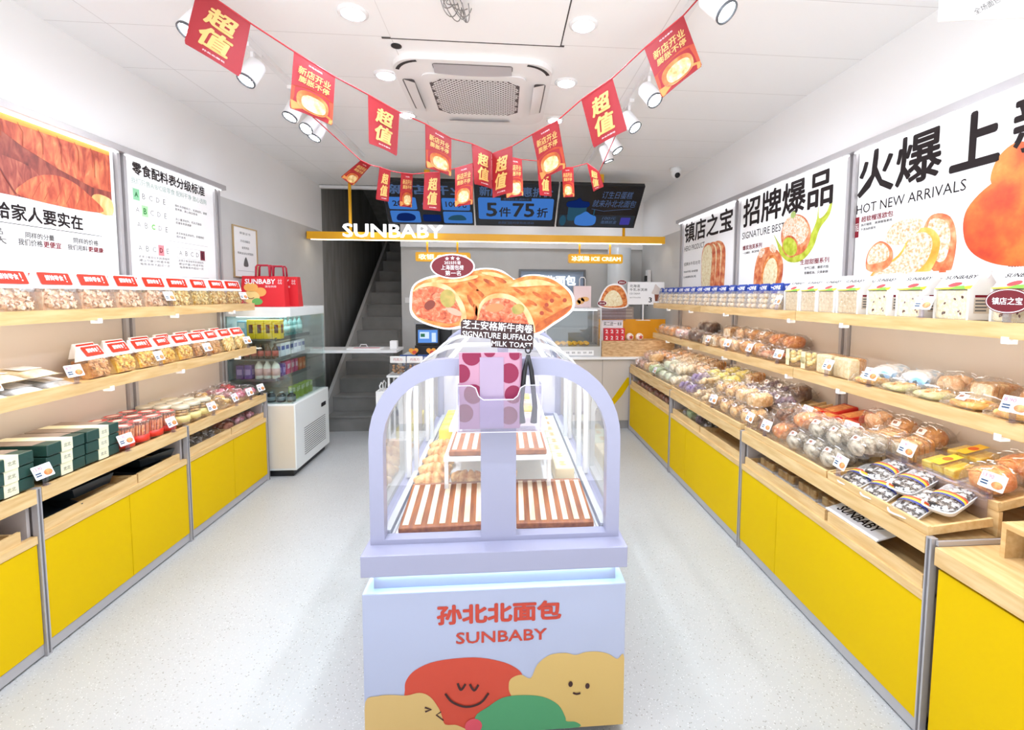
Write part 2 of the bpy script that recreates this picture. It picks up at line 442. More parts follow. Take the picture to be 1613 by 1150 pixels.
# header rails over the posters with the light strip underneath
def header(x, s, y0, y1, label):
    t = thing('poster_header', label, 'header rail', (x, y0, 2.452), 0, 'header rails over the wall posters')
    MB().box(min(0, s*.06), max(0, s*.06), 0, y1-y0, 0, .037).build('rail', ALU, t)
    MB().box(min(s*.018, s*.03), max(s*.018, s*.03), .02, y1-y0-.02, -.006, 0).build('light_strip', emit('header_strip', 'f6f8ff', STRIP*1.1), t)
header(LX, 1, .9, 3.1, 'lit grey header rail over the croissant poster')
header(LX, 1, 3.1, 4.13, 'lit grey header rail over the snack grading chart')
header(RX, -1, .9, 2.69, 'lit grey header rail over the new arrivals poster')
header(RX, -1, 2.69, 4.06, 'lit grey header rail over the signature bestseller poster')
header(RX, -1, 4.06, 5.46, 'lit grey header rail over the toast hero poster')

# ------------------------------------------------------------------ cabinets
def cabinet(s, xf, xw, y0, y1, splits, label):
    """s=+1: faces +x. xf front, xw wall"""
    t = thing('display_cabinet', label, 'cabinet', (xf, y0, 0), 0, 'yellow fronted cabinets')
    D = abs(xw-xf)-.003; L = y1-y0
    X = lambda a, b: sorted((-s*a, -s*b))       # depth from the front inwards
    def bx(mb, a, b, *r): x0, x1 = X(a, b); return mb.box(x0, x1, *r)
    m = MB(); bx(m, .03, D, .012, L-.012, .055, .07); bx(m, .02, D, .012, L-.012, .525, .54); bx(m, D-.01, D, .012, L-.012, .07, .69)
    for y in (.012, L-.026): bx(m, .03, D, y, y+.014, .055, .69)
    m.build('carcass', mat('carcass_grey', 'b8aeaa', .5), t)
    bx(MB(), .008, .03, .012, L-.012, .01, .058).build('kick_plate', ALU, t)
    bx(MB(), .0, .028, .014, L-.014, .515, .548).build('wood_rail', OAK, t)
    ys = [.014]+[a-y0 for a in splits]+[L-.014]
    for a, b in zip(ys, ys[1:]): bx(MB(), .004, .022, a+.0015, b-.0015, .062, .511).build('door', YEL, t)
    m = MB(); bx(m, -.006, .016, .012, L-.012, .692, .755); bx(m, .016, D, .012, L-.012, .72, .74); m.build('deck_board', OAK, t)
    return t
def floor_post(x, s, y, label, z1=.757):
    t = thing('floor_post', label, 'post', (x, y, 0), 0, 'grey posts between the cabinets')
    MB().box(min(-s*.02, s*.004), max(-s*.02, s*.004), -.011, .011, 0, z1).build('profile', ALU, t)
    MB().box(min(s*.004, s*.006), max(s*.004, s*.006), -.003, .003, .01, z1-.005).build('groove', mat('profile_groove', '6e6a6c', .5, .2), t)
LF, RF = -2.0, 1.497
cabinet(1, LF, LX, 1.15, 2.11, [1.63], 'yellow two-door snack cabinet closest to the shop entrance')
cabinet(1, LF, LX, 2.11, 3.06, [2.592], 'yellow two-door snack cabinet holding the black trays')
cabinet(1, LF, LX, 3.06, 4.05, [3.56], 'yellow two-door snack cabinet beside the white fridge')
cabinet(-1, RF, RX, 4.0, 5.33, [], 'yellow single-panel bread cabinet next to the checkout counter')
cabinet(-1, RF, RX, 2.75, 4.0, [3.64], 'yellow bread cabinet in the middle, holding an empty wooden tray')
cabinet(-1, RF, RX, 1.46, 2.75, [2.36], 'yellow bread cabinet under the cookie trays, closest to the entrance')
for y, l in ((1.15, 'grey cabinet post on the snack side by the entrance'), (2.11, 'grey cabinet post below the green boxed cakes'), (3.06, 'grey cabinet post below the lidded cookie jars'), (4.05, 'grey cabinet post at the fridge end of snack side')):
    floor_post(LF, 1, y, l)
for y, l in ((1.46, 'thick grey cabinet post where the low wooden counter starts'), (2.75, 'grey cabinet post on the bread side under the brown bread bags'), (4.0, 'grey cabinet post on bread side under the purple bread'), (5.33, 'grey cabinet post on bread side at the checkout counter')):
    floor_post(RF, -1, y, l)
# low wooden counter closest to the camera
t = thing('wooden_counter', 'low oak-topped counter with yellow front, after the last bread cabinet', 'counter', (RF, .3, 0))
MB().box(-.004, .62, 0, 1.135, .672, .735).build('worktop', OAK, t)
MB().box(.03, .62, 0, 1.13, .06, .672).build('carcass', mat('carcass_grey', 'b8aeaa', .5), t)
MB().box(.004, .03, .0, 1.125, .062, .66).build('front_panel', YEL, t)
MB().box(.008, .03, .0, 1.125, .0, .058).build('kick_plate', ALU, t)
tag(MB().box(RF+.01, RX-.01, 1.437, 1.447, .735, .752).build('edge_rail', ALU), 'flat grey metal edge rail closing the wooden bread deck', 'rail')

# ------------------------------------------------------------------ wall shelves
def shelf(s, xf, xw, y0, y1, z, clips, label, grp):
    t = thing('wall_shelf', label, 'shelf', (xf, y0, z), 0, grp)
    D = abs(xw-xf)-.03; L = y1-y0
    def bx(mb, a, b, *r): x0, x1 = sorted((-s*a, -s*b)); return mb.box(x0, x1, *r)
    bx(MB(), .0, D, 0, L, -.022, 0).build('shelf_board', OAK, t)
    bx(MB(), -.004, .02, 0, L, -.052, .006).build('front_lip', OAK, t)
    bx(MB(), .05, .075, .02, L-.02, -.034, -.0225).build('light_strip', emit('shelf_strip', 'fff3e2', STRIP*1.5), t)
    for c in clips: bx(MB(), -.008, .03, c-y0-.012, c-y0+.012, -.07, -.045).build('clip', METW, t)
    for b in (.03, L-.05): bx(MB(), .07, D+.02, b, b+.012, -.06, -.0225).build('bracket', ALU, t)
shelf(1, -2.07, LX, 1.15, 3.1, 1.511, (1.98, 2.55), 'upper oak snack shelf below the croissant poster', 'oak snack shelves')
shelf(1, -2.07, LX, 3.1, 4.05, 1.511, (3.12, 3.75), 'upper oak snack shelf below the grading chart', 'oak snack shelves')
shelf(1, -2.07, LX, 1.15, 3.1, 1.15, (2.03, 2.6), 'lower oak snack shelf on the croissant poster side', 'oak snack shelves')
shelf(1, -2.07, LX, 3.1, 4.05, 1.15, (3.15, 3.8), 'lower oak snack shelf ending at the fridge', 'oak snack shelves')
for z, w in ((1.505, 'upper'), (1.155, 'lower')):
    shelf(-1, 1.78, RX, 4.06, 5.36, z, (4.3, 4.9), w+' oak bread shelf under the toast poster', 'oak bread shelves')
    shelf(-1, 1.78, RX, 2.69, 4.055, z, (2.75, 3.6), w+' oak bread shelf under the signature poster', 'oak bread shelves')
    shelf(-1, 1.78, RX, 1.2, 2.685, z, (1.5, 2.3), w+' oak bread shelf under the new arrivals poster', 'oak bread shelves')

# ------------------------------------------------------------------ ceiling fittings
k = 0
rows = (('just inside the entrance', .52), ('above the near floor', 1.16), ('in front of the visible rows', 1.82),
        ('in the row in front of the air conditioner', 2.48), ('beside the intake of the air conditioner', 3.14), ('at the far edge of the air conditioner', 3.80))
def downlight(x, y, label, z=HZ, lm=None):
    t = thing('ceiling_downlight', label, 'ceiling light', (x, y, z), 0, 'recessed ceiling downlights')
    MB().lathe([(.075, 0), (.075, -.004), (.062, -.012), (.055, -.012), (.05, -.002)], n=24).build('trim_ring', METW, t)
    MB().lathe([(.052, -.004), (.03, -.007), (.001, -.0075)], n=20).build('lens', lm or LAMPM, t)
for nm, y in rows:
    downlight(-.745, y, 'round recessed ceiling light %s, snack side' % nm)
    downlight(.417, y, 'round recessed ceiling light %s, bread side' % nm)
for x, y, nm in ((-.9, 6.5, 'over the cashier'), (.3, 6.5, 'behind the screens over the checkout'), (1.45, 6.5, 'behind the ice cream sign')):
    downlight(x, y, 'round recessed ceiling light '+nm, HZ, LAMPB)
# air conditioner cassette
t = thing('ceiling_air_conditioner', 'white four-way cassette air conditioner in the middle of the ceiling', 'air conditioner', (-.18, 3.35, HZ))
rr = rrect(-.49, .49, -.5, .5, .16, 8)
Fd = Fr((0, 0, 0), (1, 0, 0), (0, -1, 0))        # seen from below: n points down
MB().prism(rr, Fd, 0, .032).build('cover', mat('aircon_white', 'efedec', .4), t)
MB().prism(rrect(-.33, .33, -.34, .34, .06), Fd, .033, .042).build('intake_panel', mat('aircon_white', 'efedec', .4), t)
g = MB(); s_ = MB()
g.poly([(-.29, -.22), (-.22, -.28), (.22, -.28), (.29, -.22), (.29, .22), (.22, .28), (-.22, .28), (-.29, .22)], Fd, .0435)
g.build('grille_backing', mat('grille_grey', '5b5152', .6), t)
for i in range(-24, 25):
    c = i*.0245
    for sg in (1, -1):
        pts = []
        lo, hi = -.28, .28
        # diagonal bar x = c + sg*y*1.35 clipped to the octagon
        y_s = [lo+(hi-lo)*k/24 for k in range(25)]
        pp = [(c*1.35+sg*y*1.1, y) for y in y_s if abs(c*1.35+sg*y*1.1) < min(.29, .57-abs(y)-.06)]
        if len(pp) > 1: s_.poly(stroke([pp[0], pp[-1]], .0085), Fd, .0445 + (.0004 if sg > 0 else 0))
s_.build('grille', mat('aircon_white', 'efedec', .4), t)
for nm, a in (('front', 0), ('back', PI), ('snack', PI/2), ('bread', -PI/2)):
    R = Matrix.Rotation(a, 4, 'Z')
    f = MB()
    f.prism(rrect(-.24, .24, .385, .46, .02), Fr((0, 0, 0), R @ V((1, 0, 0)), R @ V((0, -1, 0))), .033, .035)
    if nm != 'back': f.build('outlet_slot', mat('outlet_dark', '6b6564', .5), t)
    f = MB(); Fq = Fr((0, 0, 0), R @ V((1, 0, 0)), R @ V((0, -1, 0)))
    f.sheet([[Fq.p(-.235+.47*i/12, .455-.075*k/4, .034+.03*(k/4)*(1-(2*i/12-1)**2*.35)) for i in range(13)] for k in range(5)])
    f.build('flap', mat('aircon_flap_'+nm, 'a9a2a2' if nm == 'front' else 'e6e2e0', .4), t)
for sx in (-1, 1):
    for sy in (1,):
        MB().poly(stroke([(sx*(.30+.17*math.sin(q)), sy*(.31+.17*math.cos(q))) for q in [PI/2*k/10 for k in range(1, 9)]], .022), Fd, .0335).build('corner_slot', mat('outlet_black', '2c2828', .5), t)
t = thing('access_panel', 'square white access panel in the ceiling in front of air conditioner', 'panel', (0, 0, HZ))
MB().box(-.61, .32, 1.75, 2.69, -.006, -.001).build('hatch_cover', CEIL, t)
MB().box(-.66, .345, 2.692, 2.704, -.004, -.0005).box(.322, .328, 1.75, 2.692, -.004, -.0005).build('dark_gap', mat('gap_dark', '4a4544', .7), t)
tag(MB().lathe([(.03, 0), (.03, -.004), (.022, -.004)], (-.6, 2.78, HZ), n=20).build('ceiling_sensor', BLACK), 'small black round disc in the ceiling beside the air conditioner', 'sensor')
# dome camera
t = thing('security_camera', 'small white dome security camera on the ceiling by the toast poster', 'camera', (1.9, 5.08, HZ))
MB().lathe([(.06, 0), (.06, -.035), (.05, -.05)], n=20).build('mount', METW, t)
MB().blob((0, -.01, -.065), .052, .052, .05, n=16, k=10).build('dome', METW, t)
MB().lathe([(.026, 0), (.03, .012), (.001, .014)], (0, -.045, -.085), mtx=Euler((PI/2+.5, 0, 0)).to_matrix().to_4x4(), n=14).build('lens', BLACK, t)
# track lights
def track(x, y0, y1, label):
    t = thing('lighting_track', label, 'lighting track', (x, y0, HZ), 0, 'ceiling lighting tracks')
    MB().box(-.018, .018, 0, y1-y0, -.03, 0).build('rail', METW, t)
track(-1.4, 1.0, 4.9, 'white lighting track on the ceiling along the snack side')
track(.9, 1.0, 4.9, 'white lighting track on the ceiling along the bread side')
def spot(x, y, aim, label, on=True, size=1.0):
    t = thing('track_spotlight', label, 'spotlight', (x, y, HZ-.03), 0, 'white track spotlights')
    MB().box(-.017, .017, -.07, .07, -.022, 0).box(-.008, .008, -.01, .01, -.075, -.022).build('adapter', METW, t)
    d = (V(aim)-V((x, y, HZ-.12))).normalized(); q = d.to_track_quat('Z', 'Y').to_matrix().to_4x4()
    o = V((0, 0, -.12)); r = .05*size
    MB().lathe([(r*.8, -.055), (r, -.04), (r, .075), (r*.93, .077)], tuple(o), n=20, mtx=q).build('lamp_head', METW, t)
    MB().lathe([(r*.98, .0755), (r*.98, .087), (r*.85, .087), (r*.83, .0785)], tuple(o), n=20, mtx=q).build('bezel', mat('bezel_grey', '5f6266', .3, .5), t)
    MB().lathe([(r*.83, .0785), (r*.4, .0815), (.001, .082)], tuple(o), n=16, mtx=q).build('lens', emit('spot_lens', 'f4f8ff', 60), t)
    ld = bpy.data.lights.new('spot_beam', 'SPOT'); ld.energy = SPOT; ld.spot_size = 1.75; ld.spot_blend = .7; ld.shadow_soft_size = .035; ld.color = (.9, .95, 1)
    lo = bpy.data.objects.new('spot_beam', ld); C.objects.link(lo); lo.parent = t
    lo.matrix_local = Matrix.Translation(o+d*.1) @ (-d).to_track_quat('Z', 'Y').to_matrix().to_4x4()
for y, ty, tx, nm in ((1.2, 1.0, -2.1, 'nearest to the entrance'), (2.35, 2.3, -2.15, 'behind the first red banner'), (2.82, 2.9, -2.1, 'behind the second banner with the pastry'), (3.35, 3.5, -2.1, 'with a dark rim above the grading chart'), (3.62, 3.2, -2.1, 'in the far pair of snack side'), (3.75, 4.0, -2.1, 'last on the snack side track')):
    spot(-1.4, y, (tx+(.2 if tx < 0 else -.2), ty-.75, 1.4), 'white cylinder track spotlight %s' % nm)
for y, ty, tx, nm in ((1.25, 1.1, 1.95, 'closest to the entrance on the bread side'), (2.0, 1.9, 1.95, 'beside the topmost pastry banner'), (2.9, 2.6, 1.7, 'behind the pastry banner on bread side'), (3.35, 3.3, 1.95, 'with a tilted rim beyond the red banner'), (3.85, 4.2, 1.95, 'over the far end of bread side'), (4.1, 4.9, 1.6, 'last on the bread side track, pointing at the counter')):
    spot(.9, y, (tx+(.2 if tx < 0 else -.2), ty-.75, 1.4), 'white cylinder track spotlight %s' % nm)
# wire ornament
m = MB()
for i in range(9):
    q = i*.7; m.tube([V((.07*math.cos(q+u*2)*(.4+.6*u), .05*math.sin(q*1.3+u*3), -.02-.05*math.sin(u*PI)*(1+.4*math.sin(i)))) for u in [k/9 for k in range(10)]], .0025, n=5)
o = m.build('wire_ornament', mat('wire_grey', '8f8c8a', .4, .6)); o.location = (-.22, 2.32, HZ); tag(o, 'tangled grey wire ornament hanging from the ceiling hatch', 'ornament')
# printed sheet close to the camera, high up
Fp = Fr((1.02, 1.06, 2.245), (.985, -.17, 0), (0, 0, 1))
t = thing('hanging_poster', 'pale printed sheet hanging near the ceiling by the entrance', 'poster')
MB().prism(rect(0, .36, 0, .3), Fp, 0, .003).build('sheet', mat('pale_sheet', 'e6e2de', .4), t)
m = MB(); m.poly(spline([(.26, .002), (.358, .002), (.358, .29), (.33, .29), (.3, .12), (.262, .06)], 4), Fp, .004); m.build('print', mat('peach_print', 'e3b7a4', .5), t)
m = MB()
for i in range(3): text(m, '全场面包任选', Fp, .07+.03*i, .16+.03*i, .03+.03*i, .045+.03*i, GINK, .0042, rot=.5)
m.build('lettering', GINK, t)
# ------------------------------------------------------------------ printed pictures
def pmat(name, stops, scale=30, detail=6, stretch=None, rough=.5, dist=0, lac=2.0):
    if name in M: return M[name]
    m = mat(name, stops[0][1], rough, col2=stops[-1][1], scale=scale, detail=detail, stretch=stretch)
    nt = m.node_tree
    r = next(n for n in nt.nodes if n.type == 'VALTORGB'); nz = next(n for n in nt.nodes if n.type == 'TEX_NOISE'); nz.inputs['Distortion'].default_value = dist
    cr = r.color_ramp
    cr.elements[0].position = stops[0][0]; cr.elements[0].color = srgb(stops[0][1]); cr.elements[1].position = stops[-1][0]; cr.elements[1].color = srgb(stops[-1][1])
    for p, c in stops[1:-1]:
        e = cr.elements.new(p); e.color = srgb(c)
    return m
CRUST = pmat('print_crust', [(.3, 'a8451a'), (.43, 'd06f2a'), (.57, 'e2904a'), (.74, 'edb277')], 22, 12, stretch=(1, 1, 1.5), dist=.25)
CRUSTR = pmat('print_croissant', [(.3, '963422'), (.48, 'c4583a'), (.62, 'd97a4c'), (.8, 'ecb078')], 9, 7, stretch=(1, 3, 1), dist=.6)
CRUSTD = pmat('print_croissant_dark', [(.3, '5e2220'), (.5, '8f3d30'), (.75, 'b5634a')], 8, 7, stretch=(1, 3, 1), dist=.6)
FILL = pmat('print_filling', [(.3, '8c3a22'), (.43, 'cf5a38'), (.55, 'e5764f'), (.7, 'f0a487'), (.8, 'f6c9b0')], 45, 6, dist=1.2)
CRUMB = pmat('print_crumb', [(.3, 'd9c08a'), (.5, 'efe0b4'), (.75, 'faf3da')], 40, 5, dist=.5)
POWD = pmat('print_powdered', [(.3, 'd98f58'), (.44, 'e6bd98'), (.58, 'eedccc'), (.8, 'f3ebe4')], 70, 6)
PINKB = pmat('print_pink_crust', [(.3, 'b54424'), (.5, 'd87a4a'), (.7, 'eab284')], 18, 5)
GREENC = pmat('print_green_cream', [(.3, '9aa618'), (.5, 'b6c232'), (.75, 'd0d868')], 20, 4)
PW = mat('poster_white', 'fbfaf8', .45)
DRED = mat('print_dark_red', '7c1a26', .6, spec=.2)
DINK = mat('poster_ink', '201616', .6, spec=.2)
GRN = mat('print_green', '7fb98a', .6)
def poster(F, a0, a1, b0, b1, label, th=.008):
    t = thing('wall_poster', label, 'poster', (0, 0, 0))
    MB().prism(rect(a0, a1, b0, b1), F, -th, 0, PW).build('poster_board', PW, t)
    return t
# left, croissants
F = LEFTW(LX+.013, 0, 0)
t = poster(F, 1.0, 3.055, 1.56, 2.448, 'white poster with close-up croissant photo and black headline')
m = MB(); m.poly(rect(1.0, 3.03, 2.062, 2.44), F, .001, CRUSTD)
m.poly(spline([(1.0, 2.1), (1.3, 2.3), (1.9, 2.36), (2.3, 2.26), (2.55, 2.22), (2.62, 2.12), (2.58, 2.065), (1.0, 2.065)], 5), F, .0016, pmat('print_croissant_b', [(.3, '742a26'), (.5, 'a24c3c'), (.75, 'c67a5c')], 9, 7, stretch=(1, 4, 1), dist=.8))
m.poly([(2.25, 2.44), (3.03, 2.44), (3.03, 2.2), (2.9, 2.2), (2.7, 2.25), (2.52, 2.31)], F, .0018, CRUSTR)
m.poly([(2.2, 2.44), (3.03, 2.44), (3.03, 2.415), (2.3, 2.41)], F, .0022, mat('print_orange_edge', 'f59a3a', .5))
m.poly(spline([(2.5, 2.066), (2.52, 2.14), (2.62, 2.2), (2.74, 2.21), (2.86, 2.16), (2.95, 2.066)], 6), F, .0026, CRUSTR)
m.poly(spline([(2.93, 2.066), (2.89, 2.14), (2.94, 2.17), (3.028, 2.15), (3.028, 2.066)], 4), F, .0023, pmat('print_croissant_light', [(.3, 'e98a52'), (.5, 'f6b56d'), (.75, 'fde0ae')], 9, 7, stretch=(1, 3, 1), dist=.6))
for i in range(5):
    x = 2.6+i*.06; m.poly(stroke([(x-.05, 2.072+.0*i), (x-.02, 2.13), (x+.0, 2.185-.012*abs(i-2))], .004), F, .0031, mat('print_seam', 'a84a2c', .5))
for i in range(6):
    x = 1.5+i*.17; m.poly(stroke([(x+.12, 2.07), (x+.06, 2.17), (x-.02, 2.29)], .007), F, .0031, mat('print_seam_dark', '7a322c', .5))
for i in range(6):
    x = 2.4+i*.1; m.poly(stroke([(x, 2.42), (x+.025, 2.38), (x+.02, 2.33-.014*i)], .004), F, .0031, mat('print_seam', 'a84a2c', .5))
m.build('croissant_picture', None, t)
m = MB()
text(m, '给家人要实在', F, 2.365, 2.825, 1.945, 2.025, DINK, bold=.022)
m.build('headline', None, t); m = MB()
m.poly(rect(1.3, 2.945, 1.926, 1.929), F, .001, DINK)
text(m, '我们更大', F, 2.2, 2.414, 1.826, 1.86, GINK, bold=.016); text(m, '同样的单品', F, 2.19, 2.4, 1.868, 1.9, GINK, bold=.016)
text(m, '同样的分量', F, 2.503, 2.652, 1.866, 1.897, GINK, bold=.016); text(m, '我们价格', F, 2.466, 2.588, 1.828, 1.861, GINK, bold=.016)
text(m, '同样的价格', F, 2.761, 2.918, 1.868, 1.9, GINK, bold=.016); text(m, '我们用料', F, 2.724, 2.845, 1.83, 1.86, GINK, bold=.016)
text(m, '更便宜', F, 2.592, 2.688, 1.828, 1.861, DRED, bold=.016); text(m, '更健康', F, 2.85, 2.95, 1.83, 1.86, DRED, bold=.016)
m.build('lettering', None, t)
# left, grading chart
t = poster(F, 3.145, 4.03, 1.56, 2.448, 'white grading chart poster with rows of letters A to E')
m = MB()
text(m, '零食配料表分级标准', F, 3.2, 3.92, 2.355, 2.437, DINK, bold=.02)
m.build('headline', None, t); m = MB()
text(m, '我们只售A/B/C级零食 配料干净 放心选购', F, 3.185, 3.935, 2.295, 2.335, mat('pale_green_ink', 'a9bdb2', .6))
LG = mat('line_grey', 'b4b2b0', .6)
for r, (z, w, a) in enumerate(((2.228, .31, 3.195), (2.133, .31, 3.2), (2.04, .31, 3.205), (1.89, .32, 3.205), (1.89, .32, 3.585))):
    m.poly(rrect(a-.012, a+w, z-.04, z+.04, .015), F, .0008, LG); m.poly(rrect(a-.010, a+w-.002, z-.038, z+.038, .014), F, .0011, PW)
    for i, ch in enumerate('ABCDE'):
        x = a+.012+i*.062
        if i == r:
            c = (('8cc79a', '1d6b35'), ('a8d8a0', '2f7d3a'), ('dff2cf', '55b840'), ('d98a90', '8a1626'), ('7a2438', '3c0f1c'))[r]
            m.poly(rect(x-.012, x+.042, z-.036, z+.036), F, .0014, mat('grade_tile_%s' % 'abcde'[r], c[0], .6))
            text(m, ch, F, x, x+.03, z-.02, z+.02, mat('grade_ink_%s' % 'abcde'[r], c[1], .6), .0018, bold=.03, fit=False)
        else: text(m, ch, F, x, x+.03, z-.018, z+.018, mat('chart_letter', '6f6d6c', .6), .0014, fit=False)
for z in (1.965, 1.715): m.poly(rect(3.2, 3.93, z, z+.002), F, .001, LG)
for z, s in ((2.225, '原料天然配料少，无添加剂，健康'), (2.2, '营养高，放心每日食用'), (2.13, '含少量添加剂，无反式脂肪'), (2.105, '适量食用更健康'), (2.03, '含多种食品添加剂，合理搭配'), (2.005, '偶尔食用')):
    text(m, s, F, 3.575, 3.575+.024*len(s), z-.009, z+.009, GINK)
for a in (3.215, 3.585):
    for j, s in enumerate(('这类小食含较多的添加剂', '建议尽量少吃或不吃', '每周食用不超过一次')):
        text(m, s, F, a+.005*j, a+.28, 1.826-.024*j, 1.843-.024*j, GINK)
text(m, '更多好味尽在店内', F, 3.2, 3.5, 1.69, 1.706, DRED, bold=.016)
m.build('lettering', None, t)
# framed certificate on the grey wall
F = LEFTW(LX+.003, 0, 0)
t = thing('framed_certificate', 'white certificate in thin gold frame on the grey wall above the fridge', 'picture frame')
g = mat('brass_frame', 'bfa47a', .35, .6)
MB().prism(rect(4.29, 4.69, 1.74, 2.2), F, 0, .012, g, holes=[rect(4.3, 4.68, 1.75, 2.19)]).build('frame', g, t)
MB().poly(rect(4.3, 4.68, 1.75, 2.19), F, .004, PAPER).build('certificate', PAPER, t)
m = MB()
for z, a, b, s in ((2.13, 4.4, 4.58, '荣誉证书'), (2.06, 4.41, 4.57, '孙北北面包'), (2.0, 4.43, 4.55, '金奖烘焙'), (1.95, 4.36, 4.62, '特发此证以资鼓励')):
    text(m, s, F, a, b, z, z+.022, GINK, .005)
m.poly(spline([(4.45, 1.85), (4.49, 1.93), (4.53, 1.85)], 4), F, .005, GINK); m.poly(rect(4.35, 4.63, 1.8, 1.803), F, .005, LG)
m.build('lettering', None, t)
# right wall posters; a = -y
F = RIGHTW(RX-.013, 0, 0)
t = poster(F, -5.33, -4.1, 1.56, 2.448, 'white toast poster, headline over three slices of bread')
m = MB()
for i, dx in enumerate((.20, .10, 0)):
    o = -4.78+dx
    m.poly(spline([(o+.01, 1.60), (o-.03, 1.95), (o+.01, 2.1), (o+.12, 2.14), (o+.25, 2.1), (o+.3, 1.98), (o+.27, 1.60), (o+.14, 1.575)], 6), F, .001+.0012*i, PINKB)
    m.poly(spline([(o+.01, 1.63), (o-.02, 1.95), (o+.02, 2.08), (o+.12, 2.12), (o+.2, 2.08), (o+.22, 1.96), (o+.17, 1.63), (o+.08, 1.61)], 6), F, .0016+.0012*i, CRUMB)
m.poly(spline([(-4.75, 1.58), (-4.6, 1.65), (-4.4, 1.64), (-4.2, 1.66), (-4.15, 1.58)], 5), F, .005, mat('print_milk', 'f6ede6', .5))
m.build('toast_picture', None, t)
m = MB()
text(m, '镇店之宝', F, -5.29, -4.16, 2.2, 2.425, DINK, bold=.019)
m.build('headline', None, t); m = MB()
text(m, 'HERO PRODUCT', F, -5.29, -4.75, 2.108, 2.165, DINK)
text(m, '招牌水牛乳吐司', F, -5.29, -4.85, 1.94, 1.98, DINK); text(m, '75%水牛乳 100%奶香', F, -5.29, -4.9, 1.86, 1.885, GINK, bold=.016); text(m, '2.0倍厚切吐司', F, -5.29, -4.95, 1.8, 1.825, GINK, bold=.016)
m.build('lettering', None, t)
t = poster(F, -4.02, -2.73, 1.56, 2.448, 'white bestseller poster with green filled doughnut and cream puff')
m = MB()
m.poly(spline([(-3.42, 1.93), (-3.3, 1.855), (-3.15, 1.85), (-3.03, 1.93), (-2.97, 2.05), (-2.88, 2.13), (-2.86, 2.24), (-2.91, 2.15), (-2.98, 2.12), (-2.99, 2.2), (-3.01, 2.1), (-3.08, 2.0), (-3.2, 1.9), (-3.35, 1.92)], 4), F, .0012, GREENC)
m.poly(spline([(-3.5, 2.08), (-3.42, 2.0), (-3.3, 1.9), (-3.4, 1.92), (-3.46, 2.02)], 5), F, .0013, GREENC)
m.poly(ell(-3.23, 2.04, .175, .145, 32, -.35), F, .002, PINKB)
m.poly(ell(-3.235, 2.075, .155, .105, 28, -.3), F, .0024, POWD)
m.poly(ell(-3.285, 1.965, .105, .075, 24, -.5), F, .0028, PINKB); m.poly(ell(-3.285, 1.963, .092, .062, 24, -.5), F, .0032, GREENC)
m.poly(ell(-3.26, 2.19, .03, .025, 14), F, .0034, mat('print_leaf_green', 'a9bd6a', .5))
m.poly(spline([(-3.74, 1.6), (-3.76, 1.8), (-3.7, 1.95), (-3.58, 1.99), (-3.44, 1.95), (-3.36, 1.84), (-3.4, 1.65), (-3.55, 1.58)], 5), F, .0022, PINKB)
m.poly(ell(-3.66, 1.95, .05, .035, 14, .5), F, .0026, POWD); m.poly(ell(-3.5, 1.97, .05, .03, 14, -.4), F, .0026, POWD)
m.poly(ell(-3.53, 1.77, .115, .155, 26, -.25), F, .003, CRUST); m.poly(ell(-3.525, 1.765, .095, .135, 26, -.25), F, .0034, CRUMB)
m.poly(spline([(-3.3, 1.6), (-3.2, 1.66), (-3.05, 1.64), (-3.0, 1.57), (-3.3, 1.57)], 5), F, .002, mat('print_caramel', 'e8c39a', .5))
m.build('doughnut_picture', None, t)
m = MB()
text(m, '招牌爆品', F, -3.975, -2.86, 2.195, 2.44, DINK, bold=.019)
m.build('headline', None, t); m = MB()
text(m, 'SIGNATURE BEST', F, -3.98, -3.36, 2.095, 2.153, DINK, .0011)
text(m, '爆浆泡芙系列', F, -3.965, -3.66, 1.997, 2.037, DRED, bold=.016); text(m, '一口爆浆，满口奶香', F, -3.96, -3.7, 1.962, 1.982, GINK, bold=.016)
text(m, '生甜甜圈系列', F, -3.16, -2.865, 1.82, 1.857, DRED, bold=.016); text(m, '空气口感，爆浆内馅', F, -3.11, -2.87, 1.785, 1.805, GINK, bold=.016); text(m, '低糖低油，只卖新鲜', F, -3.11, -2.87, 1.752, 1.772, GINK, bold=.016)
m.build('lettering', None, t)
t = poster(F, -2.65, -1.0, 1.56, 2.448, 'white new arrivals poster with powdered rolls and big orange bun')
m = MB()
m.poly(spline([(-2.6, 1.75), (-2.45, 1.66), (-2.2, 1.62), (-2.05, 1.75), (-2.1, 1.6), (-2.6, 1.58)], 5), F, .001, mat('print_milk', 'f6ede6', .5))
m.poly(spline([(-2.05, 1.70), (-2.02, 1.86), (-2.06, 1.98), (-2.16, 2.0), (-2.2, 1.9), (-2.14, 1.74)], 5), F, .0015, PINKB); m.poly(spline([(-2.07, 1.78), (-2.05, 1.88), (-2.08, 1.96), (-2.16, 1.98), (-2.17, 1.88), (-2.12, 1.78)], 5), F, .0019, POWD)
m.poly(spline([(-2.5, 1.68), (-2.3, 1.66), (-2.15, 1.72), (-2.1, 1.86), (-2.16, 1.94), (-2.26, 1.93), (-2.34, 1.82), (-2.5, 1.74)], 5), F, .0023, pmat('print_golden_crust', [(.3, 'e58a1e'), (.5, 'f4ae45'), (.75, 'fcd88c')], 12, 5)); m.poly(spline([(-2.48, 1.71), (-2.3, 1.7), (-2.18, 1.76), (-2.14, 1.86), (-2.18, 1.92), (-2.26, 1.91), (-2.33, 1.81), (-2.48, 1.74)], 5), F, .0027, POWD)
m.poly(spline([(-2.42, 1.9), (-2.3, 1.88), (-2.2, 1.96), (-2.24, 2.0), (-2.38, 1.99)], 5), F, .0031, POWD)
